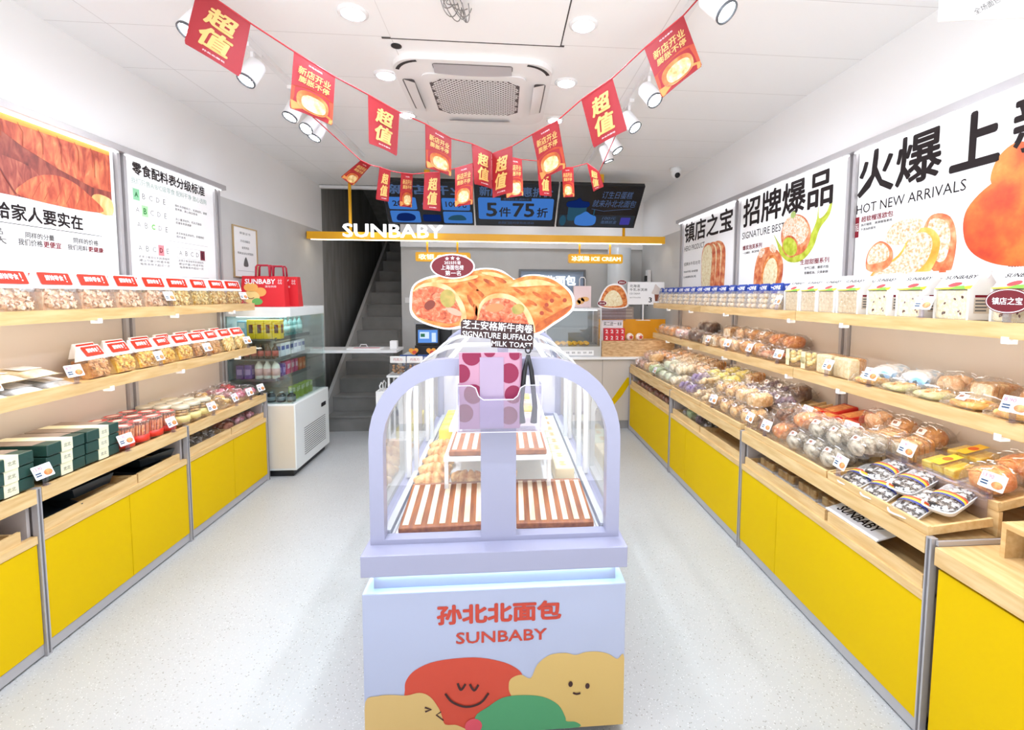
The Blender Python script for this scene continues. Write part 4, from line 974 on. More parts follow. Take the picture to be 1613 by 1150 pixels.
# acrylic holder on the front frame with paper bags and tongs
yb = CY0-.002
t = thing('acrylic_bag_holder', 'clear acrylic holder mounted on the case front holding bags and tongs', 'holder', (0, yb, 0))
dip = [(-.15, 1.14), (.13, 1.14), (.13, 1.298), (.075, 1.298), (.06, 1.29), (.05, 1.262), (.035, 1.25), (-.065, 1.25), (-.08, 1.262), (-.09, 1.29), (-.105, 1.298), (-.15, 1.298)]
Fh = FRONT(0, -.066, 0)
MB().prism(dip, Fh, 0, .003).build('front_sheet', ACRYL, t)
MB().box(-.15, -.147, -.064, 0, 1.14, 1.298).build('side_sheet', ACRYL, t); MB().box(.127, .13, -.064, 0, 1.14, 1.298).build('side_sheet', ACRYL, t)
MB().box(-.147, .127, -.064, 0, 1.137, 1.14).build('bottom_sheet', ACRYL, t)
MB().tube([Fh.p(a, b, .0015) for a, b in dip], .0022, closed=True, n=6).build('polished_rim', mat('acrylic_edge', 'd9d8e0', .2), t)
PB = mat('bag_pale_pink', 'bd8ca2', .5); DOT = mat('bag_raspberry', '870e3f', .5)
for i in range(4):
    y = yb-.02-.007*i
    t = thing('dotted_paper_bag', '%s raspberry dotted paper bag %s in the acrylic holder' % (('hindmost', 'third', 'second', 'frontmost')[i], ('of the stack', 'from the front', 'from the front', 'showing its dots')[i]), 'paper bag', (-.003*i, y, .004*(3-i)), 0, 'dotted paper bags in the holder')
    MB().box(-.137, .066, -.003, .003, 1.145, 1.405-.006*(3-i)).build('bag', PB, t)
    Fb = FRONT(0, -.003, 0); m = MB()
    for cx, cz, r in ((-.095, 1.395, .032), (-.13, 1.335, .03), (-.03, 1.34, .02), (.03, 1.335, .033), (.05, 1.4, .02), (-.09, 1.265, .032), (.045, 1.262, .03), (-.12, 1.2, .03), (.03, 1.19, .03), (-.04, 1.16, .025), (-.035, 1.41, .02)):
        q = [(min(.065, max(-.136, a)), min(1.404-.006*(3-i), max(1.146, b))) for a, b in ell(cx, cz, r, r*1.05, 20)]
        m.poly(q, Fb, .0006, DOT)
    m.build('dots', DOT, t)
    if i == 3:
        m = MB(); m.poly(rect(-.068, .012, 1.146, 1.39), Fb, .0016); m.build('clear_window', mat('bag_window', 'a894ae', .25), t, 'pale see-through strip down the middle')
t = thing('serving_tongs', 'black metal tongs standing in the acrylic holder beside the dotted bags', 'tongs', (.098, yb-.03, 0))
for s in (-1, 1):
    MB().tube([(-.012, 0, 1.395), (-.012+s*.012, 0, 1.34), (-.012+s*.024, 0, 1.22), (-.012+s*.02, 0, 1.16)], [.006, .008, .009, .012], n=8).build('arm', BLACK, t)
MB().tube([(-.012+.009*math.cos(q), 0, 1.413+.012*math.sin(q)) for q in [2*PI*k/14 for k in range(14)]], .003, closed=True, n=6).build('hanging_ring', BLACK, t)
# bread roll cut-out sign
t = thing('bread_roll_cutout_sign', 'big cut-out sign of two filled bread rolls on the island case', 'cut-out sign', (0, 1.75, 0))
F = FRONT(0, 0, 0)
MB().prism(spline(SOUT, 4), F, -.008, 0).build('backing_board', PW, t)
m = MB()
m.poly(spline(SROLL, 4), F, .0008, CRUST); m.poly(spline(SRIM, 3), F, .0014, mat('print_rim', 'f4cf9e', .5, col2='e89a5a', scale=14)); m.poly(spline(SFILL, 4), F, .002, FILL)
CL_ = pmat('print_crust_pale', [(.3, 'dd8f48'), (.5, 'edb173'), (.72, 'f6d3a2')], 26, 10, dist=.3); CD_ = pmat('print_crust_toasted', [(.3, '8e3812'), (.5, 'b4551d'), (.72, 'cf7632')], 26, 10, dist=.3)
m.poly(spline([(-.24, 1.652), (-.17, 1.658), (-.1, 1.672), (-.1, 1.66), (-.17, 1.645), (-.24, 1.642)], 4), F, .0022, CL_); m.poly(spline([(-.08, 1.68), (-.03, 1.682), (.02, 1.66), (-.03, 1.666)], 4), F, .0022, CL_)
for x, z, r in ((-.11, 1.63, -.7), (-.08, 1.6, -.8), (-.05, 1.645, -.5), (-.12, 1.575, -1.1), (-.1, 1.54, -1.3), (-.01, 1.655, -.4)): m.poly(ell(x, z, .026, .007, 14, r), F, .0023, CD_)
m.poly(spline([(-.12, 1.49), (-.105, 1.52), (-.1, 1.56), (-.092, 1.54), (-.095, 1.5)], 4), F, .0023, CD_)
m.build('rear_roll_print', None, t)
m = MB()
m.poly(spline(SROLL2, 4), F, .0026, CRUST); m.poly(spline(SRIM2, 3), F, .0032, mat('print_rim', 'f4cf9e', .5, col2='e89a5a', scale=14)); m.poly(spline(SFILL2, 4), F, .0038, FILL)
pk = mat('print_pickle', '8b8a3e', .5, col2='b59a52', scale=30)
m.poly(ell(SDOT[0][0], SDOT[0][1], .028, .034, 18, .2), F, .0044, pk); m.poly(ell(SDOT[1][0], SDOT[1][1], .024, .02, 18, .3), F, .0044, pk)
for x, z in SDOT[2:6]: m.poly(ell(x, z, .008, .008, 12), F, .0044, mat('print_char', '9c3a1c', .5))
m.poly(ell(-.27, 1.56, .022, .016, 14, .6), F, .0044, mat('print_shadow_meat', '7a3424', .5)); m.poly(ell(-.18, 1.535, .03, .012, 14, -.4), F, .0044, mat('print_ham', 'ef9f86', .5)); m.poly(ell(-.03, 1.55, .035, .016, 14, .1), F, .0044, mat('print_ham2', 'e87f4e', .5))
CL_ = pmat('print_crust_pale', [(.3, 'dd8f48'), (.5, 'edb173'), (.72, 'f6d3a2')], 26, 10, dist=.3); CD_ = pmat('print_crust_toasted', [(.3, '8e3812'), (.5, 'b4551d'), (.72, 'cf7632')], 26, 10, dist=.3)
m.poly(spline([(.02, 1.632), (.09, 1.655), (.15, 1.655), (.2, 1.635), (.15, 1.635), (.08, 1.63)], 4), F, .0041, CL_)
m.poly(spline([(.13, 1.462), (.2, 1.505), (.252, 1.545), (.255, 1.56), (.19, 1.525), (.13, 1.49)], 4), F, .0041, CD_)
for x, z in ((.06, 1.612), (.13, 1.60), (.2, 1.6), (.11, 1.57), (.17, 1.545)): m.poly(ell(x, z, .022, .006, 14, -.5), F, .0042, CD_)
m.build('front_roll_print', None, t)
bx_, bz = SDOT[6]; rx, rz = .0785, .043
MB().prism(ell(bx_, bz, rx+.003, rz+.003, 40), F, .001, .005).build('badge', PW, t)
m = MB(); m.poly(ell(bx_, bz, rx-.002, rz-.002, 40), F, .0056, mat('badge_maroon', '6e1420', .5)); m.build('badge_face', None, t)
m = MB()
for i in (-1, 0, 1):
    m.poly([(bx_+i*.02+(.008 if k % 2 == 0 else .0033)*math.sin(k*PI/5), bz+.030+(.008 if k % 2 == 0 else .0033)*math.cos(k*PI/5)-abs(i)*.002) for k in range(10)], F, .0064, PW)
text(m, '2025抖音', F, bx_-.03, bx_+.03, bz+.007, bz+.02, PW, .0064); text(m, '上海面包榜', F, bx_-.042, bx_+.04, bz-.013, bz+.005, PW, .0064); text(m, '第一名', F, bx_-.027, bx_+.03, bz-.034, bz-.016, PW, .0064)
m.build('badge_lettering', None, t)
m = MB(); m.prism(SLAB, F, .0046, .0062); m.build('name_plate', mat('plate_brown', '3b1f1c', .5), t)
m = MB()
a = -.075
text(m, '芝士安格斯牛肉卷', F, -.150, .113, 1.463, 1.496, PW, .0066, rot=a, bold=.015); text(m, 'SIGNATURE BUFFALO', F, -.151, .112, 1.434, 1.456, PW, .0066, rot=-.065, bold=.02); text(m, 'MILK TOAST', F, -.042, .111, 1.402, 1.422, PW, .0066, rot=-.065, bold=.02)
m.build('lettering', None, t)
MB().box(-.02, .02, -.001, .003, 1.372, 1.46).box(-.06, .06, -.03, .03, 1.372, 1.376).build('acrylic_foot', ACRYL, t)

# ------------------------------------------------------------------ staircase
STC = mat('stair_concrete', '7f7d79', .8, col2='716f6b', scale=3)
t = thing('staircase', 'grey concrete stairs rising into the dark stairwell behind the flap counter', 'stairs', (0, 5.46, 0))
m = MB(); N = 15
for i in range(N): m.box(-2.04, SXR-.002 if 5.46+.245*i+.245 > 6.2 else -1.3, .245*i, .245*(i+1)+(.02 if i else .0), 0 if i < 3 else .18*(i-2), .18*(i+1)-.02).box(-2.04, SXR-.002 if 5.46+.245*i > 6.2 else -1.3, .245*i-.012, .245*(i+1), .18*(i+1)-.02, .18*(i+1))
m.build('flight', STC, t)
def stringer(x): return MB().add([(x+dx, y, z) for dx in (-.02, .02) for y, z in ((-.13, 0), (0, .28), (.245*N, .18*N+.28), (.245*N, .18*N-.1), (.15, 0))], [(0, 1, 2, 3, 4), (9, 8, 7, 6, 5), (0, 5, 6, 1), (1, 6, 7, 2), (2, 7, 8, 3), (3, 8, 9, 4), (4, 9, 5, 0)])
stringer(-2.062).build('stringer', mat('stringer_grey', 'a09e9a', .6), t)

# ------------------------------------------------------------------ checkout counter
CT = mat('counter_top', 'f0efed', .3); CF = mat('counter_front', 'c6bcb0', .5)
t = thing('flap_counter', 'white hinged counter flap in front of the stairs', 'counter flap', (0, 5.5, .925))
MB().box(LX+.005, -1.215, -.1, .28, 0, .03).build('flap_board', CT, t)
MB().tube([(-1.7, .2, 0), (-1.24, .28, -.12)], .008, n=6).build('brace', ALU, t)
t = thing('checkout_counter', 'long checkout counter with white top and beige front across the back', 'counter', (0, 5.36, 0))
MB().box(-1.2, 2.1, .02, .6, .1, .84).build('counter_body', CF, t)
MB().box(-1.21, 2.105, -.01, .62, .84, .867, b=.004).build('counter_top', CT, t)
MB().box(-1.2, 2.1, .03, .6, 0, .1).build('plinth', mat('counter_plinth', '8f8d8a', .5), t)
m = MB()
for x in (-.3, .45, 1.18): m.box(x-.003, x+.003, .017, .02, .1, .84)
m.build('panel_joints', mat('joint_grey', '9a9186', .5), t)
m = MB(); m.poly([(1.22, .30), (1.30, .36), (1.48, .62), (1.56, .62), (1.42, .40), (1.30, .26), (1.22, .22)], FRONT(0, .0195, 0), .0005); m.build('yellow_swoosh', YEL, t)
# cabinets for cakes on the counter
t = thing('counter_display_case', 'steel and glass pastry case on the checkout counter', 'display case', (0, 5.42, .868))
ST = mat('brushed_steel', 'c9ccce', .3, .7)
MB().box(.5, 1.17, 0, .5, 0, .12).build('base', ST, t)
m = MB()
for x in (.5, 1.155):
    for y in (0, .485): m.box(x, x+.015, y, y+.015, .12, .555)
m.build('frame', ST, t)
MB().box(.5, 1.17, 0, .5, .555, .58).build('top', ST, t)
MB().box(.515, 1.155, .003, .007, .12, .555).build('front_pane', GLASS, t)
MB().box(.515, 1.155, .1, .485, .33, .338).build('glass_shelf', GLASS, t)
MB().box(.515, 1.155, .485, .495, .12, .555).build('back_panel', mat('steel_dark', '7d858a', .4, .4), t)
MB().box(.53, 1.14, .12, .14, .546, .552).build('light_strip', emit('counter_led', 'f2fbff', 9), t)
m = MB(); m.box(.66, 1.08, -.003, 0, .015, .075); m.build('price_strip', PAPER, t)
m = MB()
for i in range(6): text(m, ('蛋挞', '泡芙', '蛋糕')[i % 3], FRONT(0, -.003, 0), .68+.068*i, .72+.068*i, .035, .06, GINK, .001)
m.build('lettering', GINK, t)
YP = mat('egg_tart_yellow', 'f0c63a', .4, col2='d9922a', scale=60)
for r in range(2):
    for i in range(7):
        o = MB().blob((0, 0, .022), .034, .03, .022, YP, .06, i).build('egg_pastry', YP); o.location = (.6+.07*i, 5.55+.1*r, .99+.0*r)
        tag(o, '%s yellow pastry from the snack side in the %s row of counter case' % (ORD[i], ('front', 'back')[r]), 'pastry', 'yellow pastries in the counter case')
# two small carrier bags on the case
def smallbag(x, col, lab, h=.26):
    t = thing('small_carrier_bag', lab, 'paper bag', (x, 5.62, 1.449))
    MB().box(-.105, .105, -.04, .04, 0, h).build('bag', mat(col[0], col[1], .5), t)
    MB().tube([(-.035, -.02, h-.01), (-.035, -.02, h+.08), (-.02, -.02, h+.105), (.02, -.02, h+.105), (.035, -.02, h+.08), (.035, -.02, h-.01)], .006, n=6).build('handle', METW, t)
    m = MB(); Fb = FRONT(0, -.0405, 0)
    for a, b, rx, rz in ((-.02, .08, .045, .04), (.03, .1, .05, .03), (-.05, .06, .03, .03)): m.poly(ell(a, b, rx, rz, 18), Fb, .0008, mat('bag_orange_print', 'f2b56a', .5))
    m.build('print', None, t)
smallbag(.62, ('bag_white', 'f4f2ef'), 'white carrier bag on the counter case, behind the bread cut-out')
smallbag(.965, ('bag_blush', 'f6dcd8'), 'blush carrier bag with white loop handle on counter case')
# cut-out of a sliced loaf, ice cream board
t = thing('loaf_cutout_sign', 'cut-out sign of a cream filled loaf beside the ice cream board', 'cut-out sign', (0, 5.55, 0))
F = FRONT(0, 0, 0)
MB().prism(spline([(1.18, 1.45), (1.17, 1.56), (1.25, 1.7), (1.36, 1.74), (1.46, 1.7), (1.52, 1.58), (1.5, 1.45)], 5), F, -.01, 0).build('backing_board', PW, t)
m = MB(); m.poly(spline([(1.2, 1.46), (1.19, 1.56), (1.26, 1.69), (1.36, 1.72), (1.44, 1.69), (1.5, 1.58), (1.48, 1.46)], 5), F, .001, CRUST); m.poly(spline([(1.23, 1.47), (1.23, 1.57), (1.3, 1.65), (1.37, 1.65), (1.43, 1.58), (1.44, 1.48)], 5), F, .002, CRUMB); m.build('print', None, t)
for x, z, n in ((1.44, 1.755, '首家必点'), (1.2, 1.5, '现烤')):
    m = MB(); m.poly(ell(x, z, .058, .032, 24), F, .003, PW); m.poly(ell(x, z, .053, .028, 24), F, .0038, DRED); text(m, n, F, x-.035, x+.035, z-.012, z+.012, PW, .0046); m.build('badge', None, t)
MB().box(1.2, 1.5, .012, .02, 1.30, 1.5).build('stand_plate', ACRYL, t)
MB().box(1.2, 1.48, -.05, .0, 1.29, 1.3).build('stand_foot', ACRYL, t)
t = thing('ice_cream_board', 'white ice cream price board showing a cone and the number 3', 'board', (0, 5.5, 0))
MB().box(1.5, 1.95, .0, .012, 1.49, 1.76).build('board', PAPER, t)
MB().tube([(1.7, .02, 1.3), (1.7, .02, 1.6)], .01, n=8).box(1.62, 1.78, -.02, .06, 1.295, 1.3).build('stand', METW, t)
m = MB(); F = FRONT(0, -.001, 0)
text(m, '北海道', F, 1.525, 1.65, 1.695, 1.73, DINK); text(m, '牛乳冰淇淋', F, 1.525, 1.74, 1.65, 1.685, DINK); text(m, 'ICE CREAM', F, 1.525, 1.65, 1.61, 1.63, GINK); text(m, '现打牛乳冰淇淋', F, 1.525, 1.66, 1.565, 1.58, GINK); text(m, '3', F, 1.76, 1.8, 1.515, 1.575, DINK, bold=.015)
m.build('lettering', None, t)
m = MB(); m.poly([(1.84, 1.53), (1.83, 1.62), (1.91, 1.62), (1.9, 1.53)], F, .0012, mat('print_cone', '8a4a32', .5)); m.poly(spline([(1.8, 1.62), (1.82, 1.68), (1.84, 1.735), (1.88, 1.7), (1.93, 1.66), (1.92, 1.615)], 5), F, .0016, mat('print_softserve', 'd9cdc4', .5)); m.build('cone_print', None, t)
# machine, yellow screen, timber bin, cartons
t = thing('ice_cream_machine', 'grey-brown ice cream machine behind the loaf cut-out', 'machine', (0, 5.78, .868))
MB().box(1.19, 1.66, 0, .22, 0, .58).build('housing', mat('machine_beige', 'b9aaa0', .4), t)
m = MB()
for z in (.46, .5, .54): m.box(1.21, 1.64, -.006, 0, z, z+.018)
m.build('grille', mat('machine_slat', 'd6cbc0', .4), t)
tag(MB().box(1.2, 2.05, 5.71, 5.725, .868, 1.3).build('yellow_screen', mat('screen_orange', 'eea316', .45)), 'orange-yellow splash panel standing on the counter behind the cartons', 'panel')
OSB = mat('timber_bin', 'dcb98a', .6, col2='b98d5c', scale=16, detail=6, stretch=(1, 1, 3))
t = thing('timber_bin', 'timber bin of mottled board at the end of the checkout counter', 'bin', (0, 5.4, .868))
m = MB(); m.box(1.175, 2.06, 0, .015, 0, .19).box(1.175, 2.06, .255, .27, 0, .19).box(1.175, 1.19, .015, .255, 0, .19).box(2.045, 2.06, .015, .255, 0, .19); m.build('sides', OSB, t)
MB().box(1.19, 2.045, .015, .255, .17, .18).build('lid', OSB, t)
for r in range(2):
    for i in range(4):
        o = thing('red_drink_carton', None, None, (1.245+.064*i, 5.5, 1.049+.077*r))
        MB().box(-.03, .03, -.03, .03, 0, .075).build('carton', mat('carton_red', 'd2303c', .4), o)
        m = MB(); text(m, '2', FRONT(0, -.0305, 0), -.015, .015, .018, .06, PAPER, .0006, bold=.02); m.build('lettering', PAPER, o)
        tag(o, '%s red carton from the glass case in the %s layer on timber bin' % (ORD[i], ('bottom', 'top')[r]), 'carton', 'red cartons on the timber bin')
t = thing('price_board', 'white price board standing above the red cartons', 'sign', (0, 5.54, 1.049))
MB().box(1.2, 1.46, 0, .006, 0, .25).build('board', PAPER, t)
m = MB(); text(m, '买二送一 8.8', FRONT(0, -.001, 0), 1.22, 1.44, .18, .23, DINK); m.build('lettering', None, t)
for i, x in enumerate((1.54, 1.66)):
    t = thing('round_cake_cup', '%s round cake cup with red star, beside the red cartons' % ('first', 'second')[i], 'cake cup', (x, 5.5, 1.049), 0, 'round cake cups on the timber bin')
    MB().lathe([(.035, -.012), (.045, 0), (.045, .03), (.036, .045)], (0, 0, .046), 'y', 18).build('cup', mat('cup_cream', 'f1e0d2', .4), t)
    m = MB(); m.poly([((.03 if k % 2 == 0 else .014)*math.sin(k*PI/5), .046+(.03 if k % 2 == 0 else .014)*math.cos(k*PI/5)) for k in range(10)], FRONT(0, -.046, 0), .001); m.build('star_print', mat('logo_red', 'c2402c', .5), t)
# window with lit letters on the back wall, wall box with cable, switch
t = thing('window_1', None, None); t['kind'] = 'structure'
g = mat('window_frame_grey', '6c7075', .4, .4)
MB().prism(rect(.24, 1.25, 1.5, 1.98), FRONT(0, YB-.002, 0), 0, .03, g, holes=[rect(.27, 1.22, 1.53, 1.95)]).build('window_frame', g, t)
MB().box(.27, 1.22, YB-.012, YB-.006, 1.53, 1.95).build('window_pane', mat('window_bluegrey', '8fa3bd', .15), t)
t = thing('neon_lettering', 'white glowing characters in the back window', 'neon sign', (0, YB-.02, 0))
m = MB(); text(m, '孙北北面包', FRONT(0, 0, 0), .32, 1.1, 1.74, 1.89, emit('neon_white', 'ffffff', 2.2), .001, bold=.02, thick=.005); m.build('lettering', None, t)
tag(MB().box(-1.44, -1.36, YB-.012, YB-.002, 1.47, 1.55, b=.003).build('light_switch', METW), 'small white light switch at the edge of the back wall', 'switch')
t = thing('wall_phone', 'black and white wall device with dangling cable beside the column', 'wall device', (2.11, 6.55, 0))
MB().box(-.05, -.002, -.05, .05, 1.78, 1.96).build('housing', METW, t)
MB().box(-.075, -.05, -.03, .03, 1.8, 1.88).build('handset', BLACK, t)
MB().tube([(-.06, 0, 1.79), (-.06, 0, 1.6), (-.03, 0, 1.45)], .008, n=6).build('cable', BLACK, t)
# cash desk
t = thing('cash_register', 'black cash register with a lit blue screen on the counter', 'cash register', (-.9, 5.62, .868))
MB().box(-.14, .16, -.05, .2, 0, .12).build('base', BLACK, t)
MB().prism(rrect(-.125, .135, .13, .32, .01), FRONT(0, 0, 0), -.03, 0).build('monitor', BLACK, t)
m = MB(); F = FRONT(0, -.0005, 0); m.poly(rect(-.11, .12, .15, .305), F, .0006, emit('pos_blue', '5f8fd8', 1.0)); m.poly(rect(-.09, .02, .2, .28), F, .0012, emit('pos_pale', 'c8dcf8', 1.0)); m.poly(rect(-.08, -.03, .22, .26), F, .0018, emit('pos_green', '4a8c6a', .6)); m.poly(rect(.05, .1, .16, .27), F, .0012, emit('pos_pale', 'c8dcf8', 1.0)); m.build('display', None, t)
t = thing('receipt_printer', 'black receipt printer and dark box behind the cash register', 'printer', (-.88, 5.86, .868))
MB().box(-.2, .24, -.02, .1, 0, .36, b=.01).build('housing', BLACK, t)
MB().box(-.21, .25, -.03, .11, .36, .38).build('lid', mat('printer_grey', '9a9c9e', .4), t)
for i, x in enumerate((-1.03, -.83)):
    t = thing('heart_card', '%s orange heart shaped card standing before the cash register' % ('first', 'second')[i], 'card', (x, 5.43, .868), 0, 'orange heart cards')
    hp = [(.055*(16*math.sin(q)**3)/16, .07+.05*(13*math.cos(q)-5*math.cos(2*q)-2*math.cos(3*q)-math.cos(4*q))/16) for q in [2*PI*k/30 for k in range(30)]]
    MB().prism(hp, FRONT(0, 0, 0), -.006, 0).build('heart', mat('heart_orange', 'f0a23a', .5), t)
    m = MB(); m.poly(ell(.01, .06, .025, .02, 14), FRONT(0, 0, 0), .001); m.build('print', mat('heart_red', 'd8503c', .5), t)
    MB().box(-.02, .02, -.02, .03, 0, .004).box(-.004, .004, .0, .006, 0, .03).build('foot', ACRYL, t)
o = MB().box(-1.32, -1.24, 5.52, 5.6, .956, 1.05, b=.004).build('tissue_box', PAPER); tag(o, 'white tissue box at the end of the flap counter', 'tissue box')
t = thing('paper_carrier_bag', 'flat white carrier bag with pink print lying on the flap counter', 'paper bag', (-1.62, 5.56, .956))
MB().box(-.18, .2, -.08, .1, 0, .012).build('bag', PAPER, t); m = MB(); m.poly(rect(-.12, .18, -.06, .02), Fr((0, 0, .012), (1, 0, 0), (0, 1, 0)), .0006); m.build('print', mat('pink_print', 'e08a96', .5), t)
MB().tube([(-.06, 0, .01), (-.04, .0, .05), (.02, 0, .05), (.04, 0, .01)], .006, n=6).build('handle', METW, t)
# low snack rack in front of the counter
t = thing('snack_rack', 'low white rack before the checkout counter, carrying choco snack bags', 'rack', (-1.02, 5.2, 0))
MB().box(-.23, .23, -.14, .14, .70, .72).build('top_board', METW, t)
MB().box(-.22, .22, -.13, .13, 0, .03).build('base', METW, t)
for x in (-.21, .21):
    for y in (-.12, .12): MB().box(x-.01, x+.01, y-.01, y+.01, .03, .70).build('leg', METW, t)
# carrier bag with loop handles beside the rack
t = thing('white_loop_bag', 'white paper bag with loop handles standing beside the snack rack', 'paper bag', (-1.3, 5.1, 0))
MB().box(-.05, .05, -.1, .1, .0, .56).build('bag', PAPER, t)
for y in (-.06, .06): MB().tube([(0, y-.03, .555), (-.01, y-.03, .62), (0, y, .65), (.01, y+.03, .62), (0, y+.03, .555)], .007, n=6).build('handle', METW, t)
# ------------------------------------------------------------------ white fridge
FX0, FX1, FY0, FY1 = -2.345, -1.79, 4.10, 4.87
FB = mat('fridge_body', 'dfe2df', .35); FS = mat('fridge_side', 'd9cfbf', .4)
fr = thing('display_fridge', 'white open-top display fridge with glass sides at the end of the snack shelves', 'fridge', (0, 0, 0))
m = MB(); m.box(FX0, FX1, FY0, FY1, .06, .645, b=.006); m.build('body', FB, fr)
MB().box(FX0+.02, FX1-.01, FY0-.002, FY0, .08, .63).build('side_sheet', FS, fr)
MB().box(FX0+.03, FX1-.04, FY0+.03, FY1-.03, .0, .06).build('base', BLACK, fr)
Fg = Fr((FX1, 0, 0), (0, 1, 0), (0, 0, 1))
m = MB()
for i in range(13):
    z = .14+.02*i; m.poly(rect(FY0+.17, FY1-.1, z, z+.007), Fg, .001)
m.build('vent_grille', DGREY, fr)
MB().poly(rrect(FY1-.2, FY1-.08, .48, .52, .01), Fg, .0015).build('temperature_display', BLACK, fr)
m = MB(); m.box(FX0+.01, FX1-.02, FY0+.015, FY0+.021, .645, 1.40).build('side_pane', FGLASS, fr)
MB().box(FX0+.01, FX1-.02, FY1-.021, FY1-.015, .645, 1.40).build('side_pane', FGLASS, fr)
MB().box(FX1-.035, FX1-.029, FY0+.021, FY1-.021, .645, .76).build('front_pane', FGLASS, fr)
MB().box(FX1-.034, FX1-.03, FY0+.021, FY1-.021, .76, 1.40).build('upper_front_pane', FGLASS, fr)
MB().box(FX0+.0, FX0+.012, FY0+.021, FY1-.021, .645, 1.40).build('back_panel', mat('fridge_back', '9aa3a3', .4), fr)
MB().box(FX0, FX1-.02, FY0+.01, FY1-.01, 1.40, 1.48, b=.004).build('canopy', mat('fridge_canopy', 'e4e9e6', .3), fr)
MB().box(FX0+.08, FX1-.1, FY0+.04, FY1-.04, 1.394, 1.3995).build('light_strip', emit('fridge_led', 'eafcff', 5.5), fr)
for z in (1.205, 1.03, .855):
    MB().box(FX0+.012, FX1-.16, FY0+.03, FY1-.03, z-.012, z).box(FX1-.162, FX1-.158, FY0+.03, FY1-.03, z-.02, z+.012).build('shelf', mat('fridge_shelf', '5a6163', .4), fr)
def carton(nm, w, d, h, col, band, bandcol, zb=.3, zt=.75):
    def f(kind):
        t = thing(nm, None, None); MB().box(-w/2, w/2, -d/2, d/2, 0, h, b=.003).build('carton', mat(kind+'_body', col, .4), t)
        m = MB(); m.poly(rect(-w*band/2, w*band/2, h*zb, h*zt), FRONT(0, -d/2, 0), .0008); m.poly(rect(-d*band/2, d*band/2, h*zb, h*zt), Fr((w/2, 0, 0), (0, 1, 0), (0, 0, 1)), .0008); m.build('label', mat(kind+'_label', bandcol, .4), t)
        return t
    return f
def bottle(nm, r, h, col, lab, cap, glassy=False):
    def f(kind):
        t = thing(nm, None, None)
        MB().lathe([(r*.9, 0), (r, .004), (r, h*.62), (r*.8, h*.74), (r*.38, h*.86), (r*.38, h*.93)], n=14).build('bottle', mat(kind+'_body', col, .2), t)
        MB().lathe([(r*1.01, h*.18), (r*1.01, h*.55)], n=14).build('label', mat(kind+'_label', lab, .4), t)
        MB().lathe([(r*.45, h*.92), (r*.45, h), (.001, h)], n=12).build('cap', mat(kind+'_cap', cap, .4), t)
        return t
    return f
BUILD['yellow_tea'] = carton('yellow_drink_carton', .066, .066, .165, 'e0c11e', .5, '4a2a22')
BUILD['blue_milk'] = carton('blue_drink_carton', .075, .066, .155, '8cc4e0', .7, 'd6ecf4', .6, .9)
BUILD['white_blue'] = carton('white_blue_carton', .05, .07, .125, 'eef0f6', .8, '3a56a8', .5, .8)
BUILD['violet'] = carton('violet_pouch', .06, .055, .12, '6a4aa0', .7, 'b49ad8', .3, .7)
BUILD['pinkp'] = carton('pink_pouch', .06, .055, .125, 'd8437e', .7, 'f4d0dc', .45, .8)
BUILD['orangep'] = carton('orange_pouch', .06, .055, .12, 'd9713a', .7, 'f2b48a', .3, .6)
BUILD['limebox'] = carton('lime_snack_box', .07, .06, .11, '9fb93a', .8, 'e4ecc4', .6, .95)
BUILD['teal'] = bottle('teal_bottle', .026, .17, '6f9c98', '9fc0bc', '3f6a60')
BUILD['cola'] = bottle('dark_bottle', .025, .13, '3a1f1c', 'b8463c', '2c2a2a')
BUILD['milkb'] = bottle('pink_white_milk_bottle', .033, .165, 'f0ece2', 'e6b9b6', 'd8d2c8')
BUILD['cup'] = bottle('dark_yogurt_cup', .035, .09, '3c3c3e', '8c9498', 'c9d2d4')
FG = 'drinks in the display fridge'
def fput(kind, x, y, z, lab, cat): place(kind, (x, y, z), (0, 0, 0), lab, cat, FG)
fput('blue_milk', -2.235, 4.19, 1.206, 'pale blue carton beside the yellow cartons in the fridge', 'drink carton')
for i in range(4): fput('yellow_tea', -2.16+.07*i, 4.19, 1.206, '%s yellow carton from the blue carton on the top fridge shelf' % ORD[i], 'drink carton')
for i in range(5): fput('teal', -1.99, 4.33+.095*i, 1.206, '%s teal bottle behind the yellow cartons on the top fridge shelf' % ORD[i], 'bottle')
for i in range(5): fput('cola', -2.22+.06*i, 4.19, 1.031, '%s small dark bottle from the wall on the second fridge shelf' % ORD[i], 'bottle')
for i in range(6): fput('white_blue', -1.99, 4.3+.085*i, 1.031, '%s blue and white carton from the near end, second fridge shelf' % ORD[i], 'drink carton')
for i in range(2): fput('violet', -2.27+.07*i, 4.19, .856, '%s violet pouch beside the milk bottles on third fridge shelf' % ORD[i], 'pouch')
for i in range(3): fput('milkb', -2.12+.07*i, 4.19, .856, '%s pink and white milk bottle from the wall on third fridge shelf' % ORD[i], 'bottle')
for i in range(6): fput(('violet', 'pinkp', 'pinkp', 'pinkp', 'orangep', 'orangep')[i], -1.99, 4.3+.085*i, .856, '%s pouch from the near end in the colourful row, third fridge shelf' % ORD[i], 'pouch')
for i in range(5): fput('cup', -2.2+.085*i, 4.2, .646, '%s dark cup from the wall at the bottom of the fridge' % ORD[i], 'cup')
for i in range(4): fput('limebox', -1.9, 4.34+.1*i, .646, '%s lime and white box at the front of the fridge floor' % ORD[i], 'box')
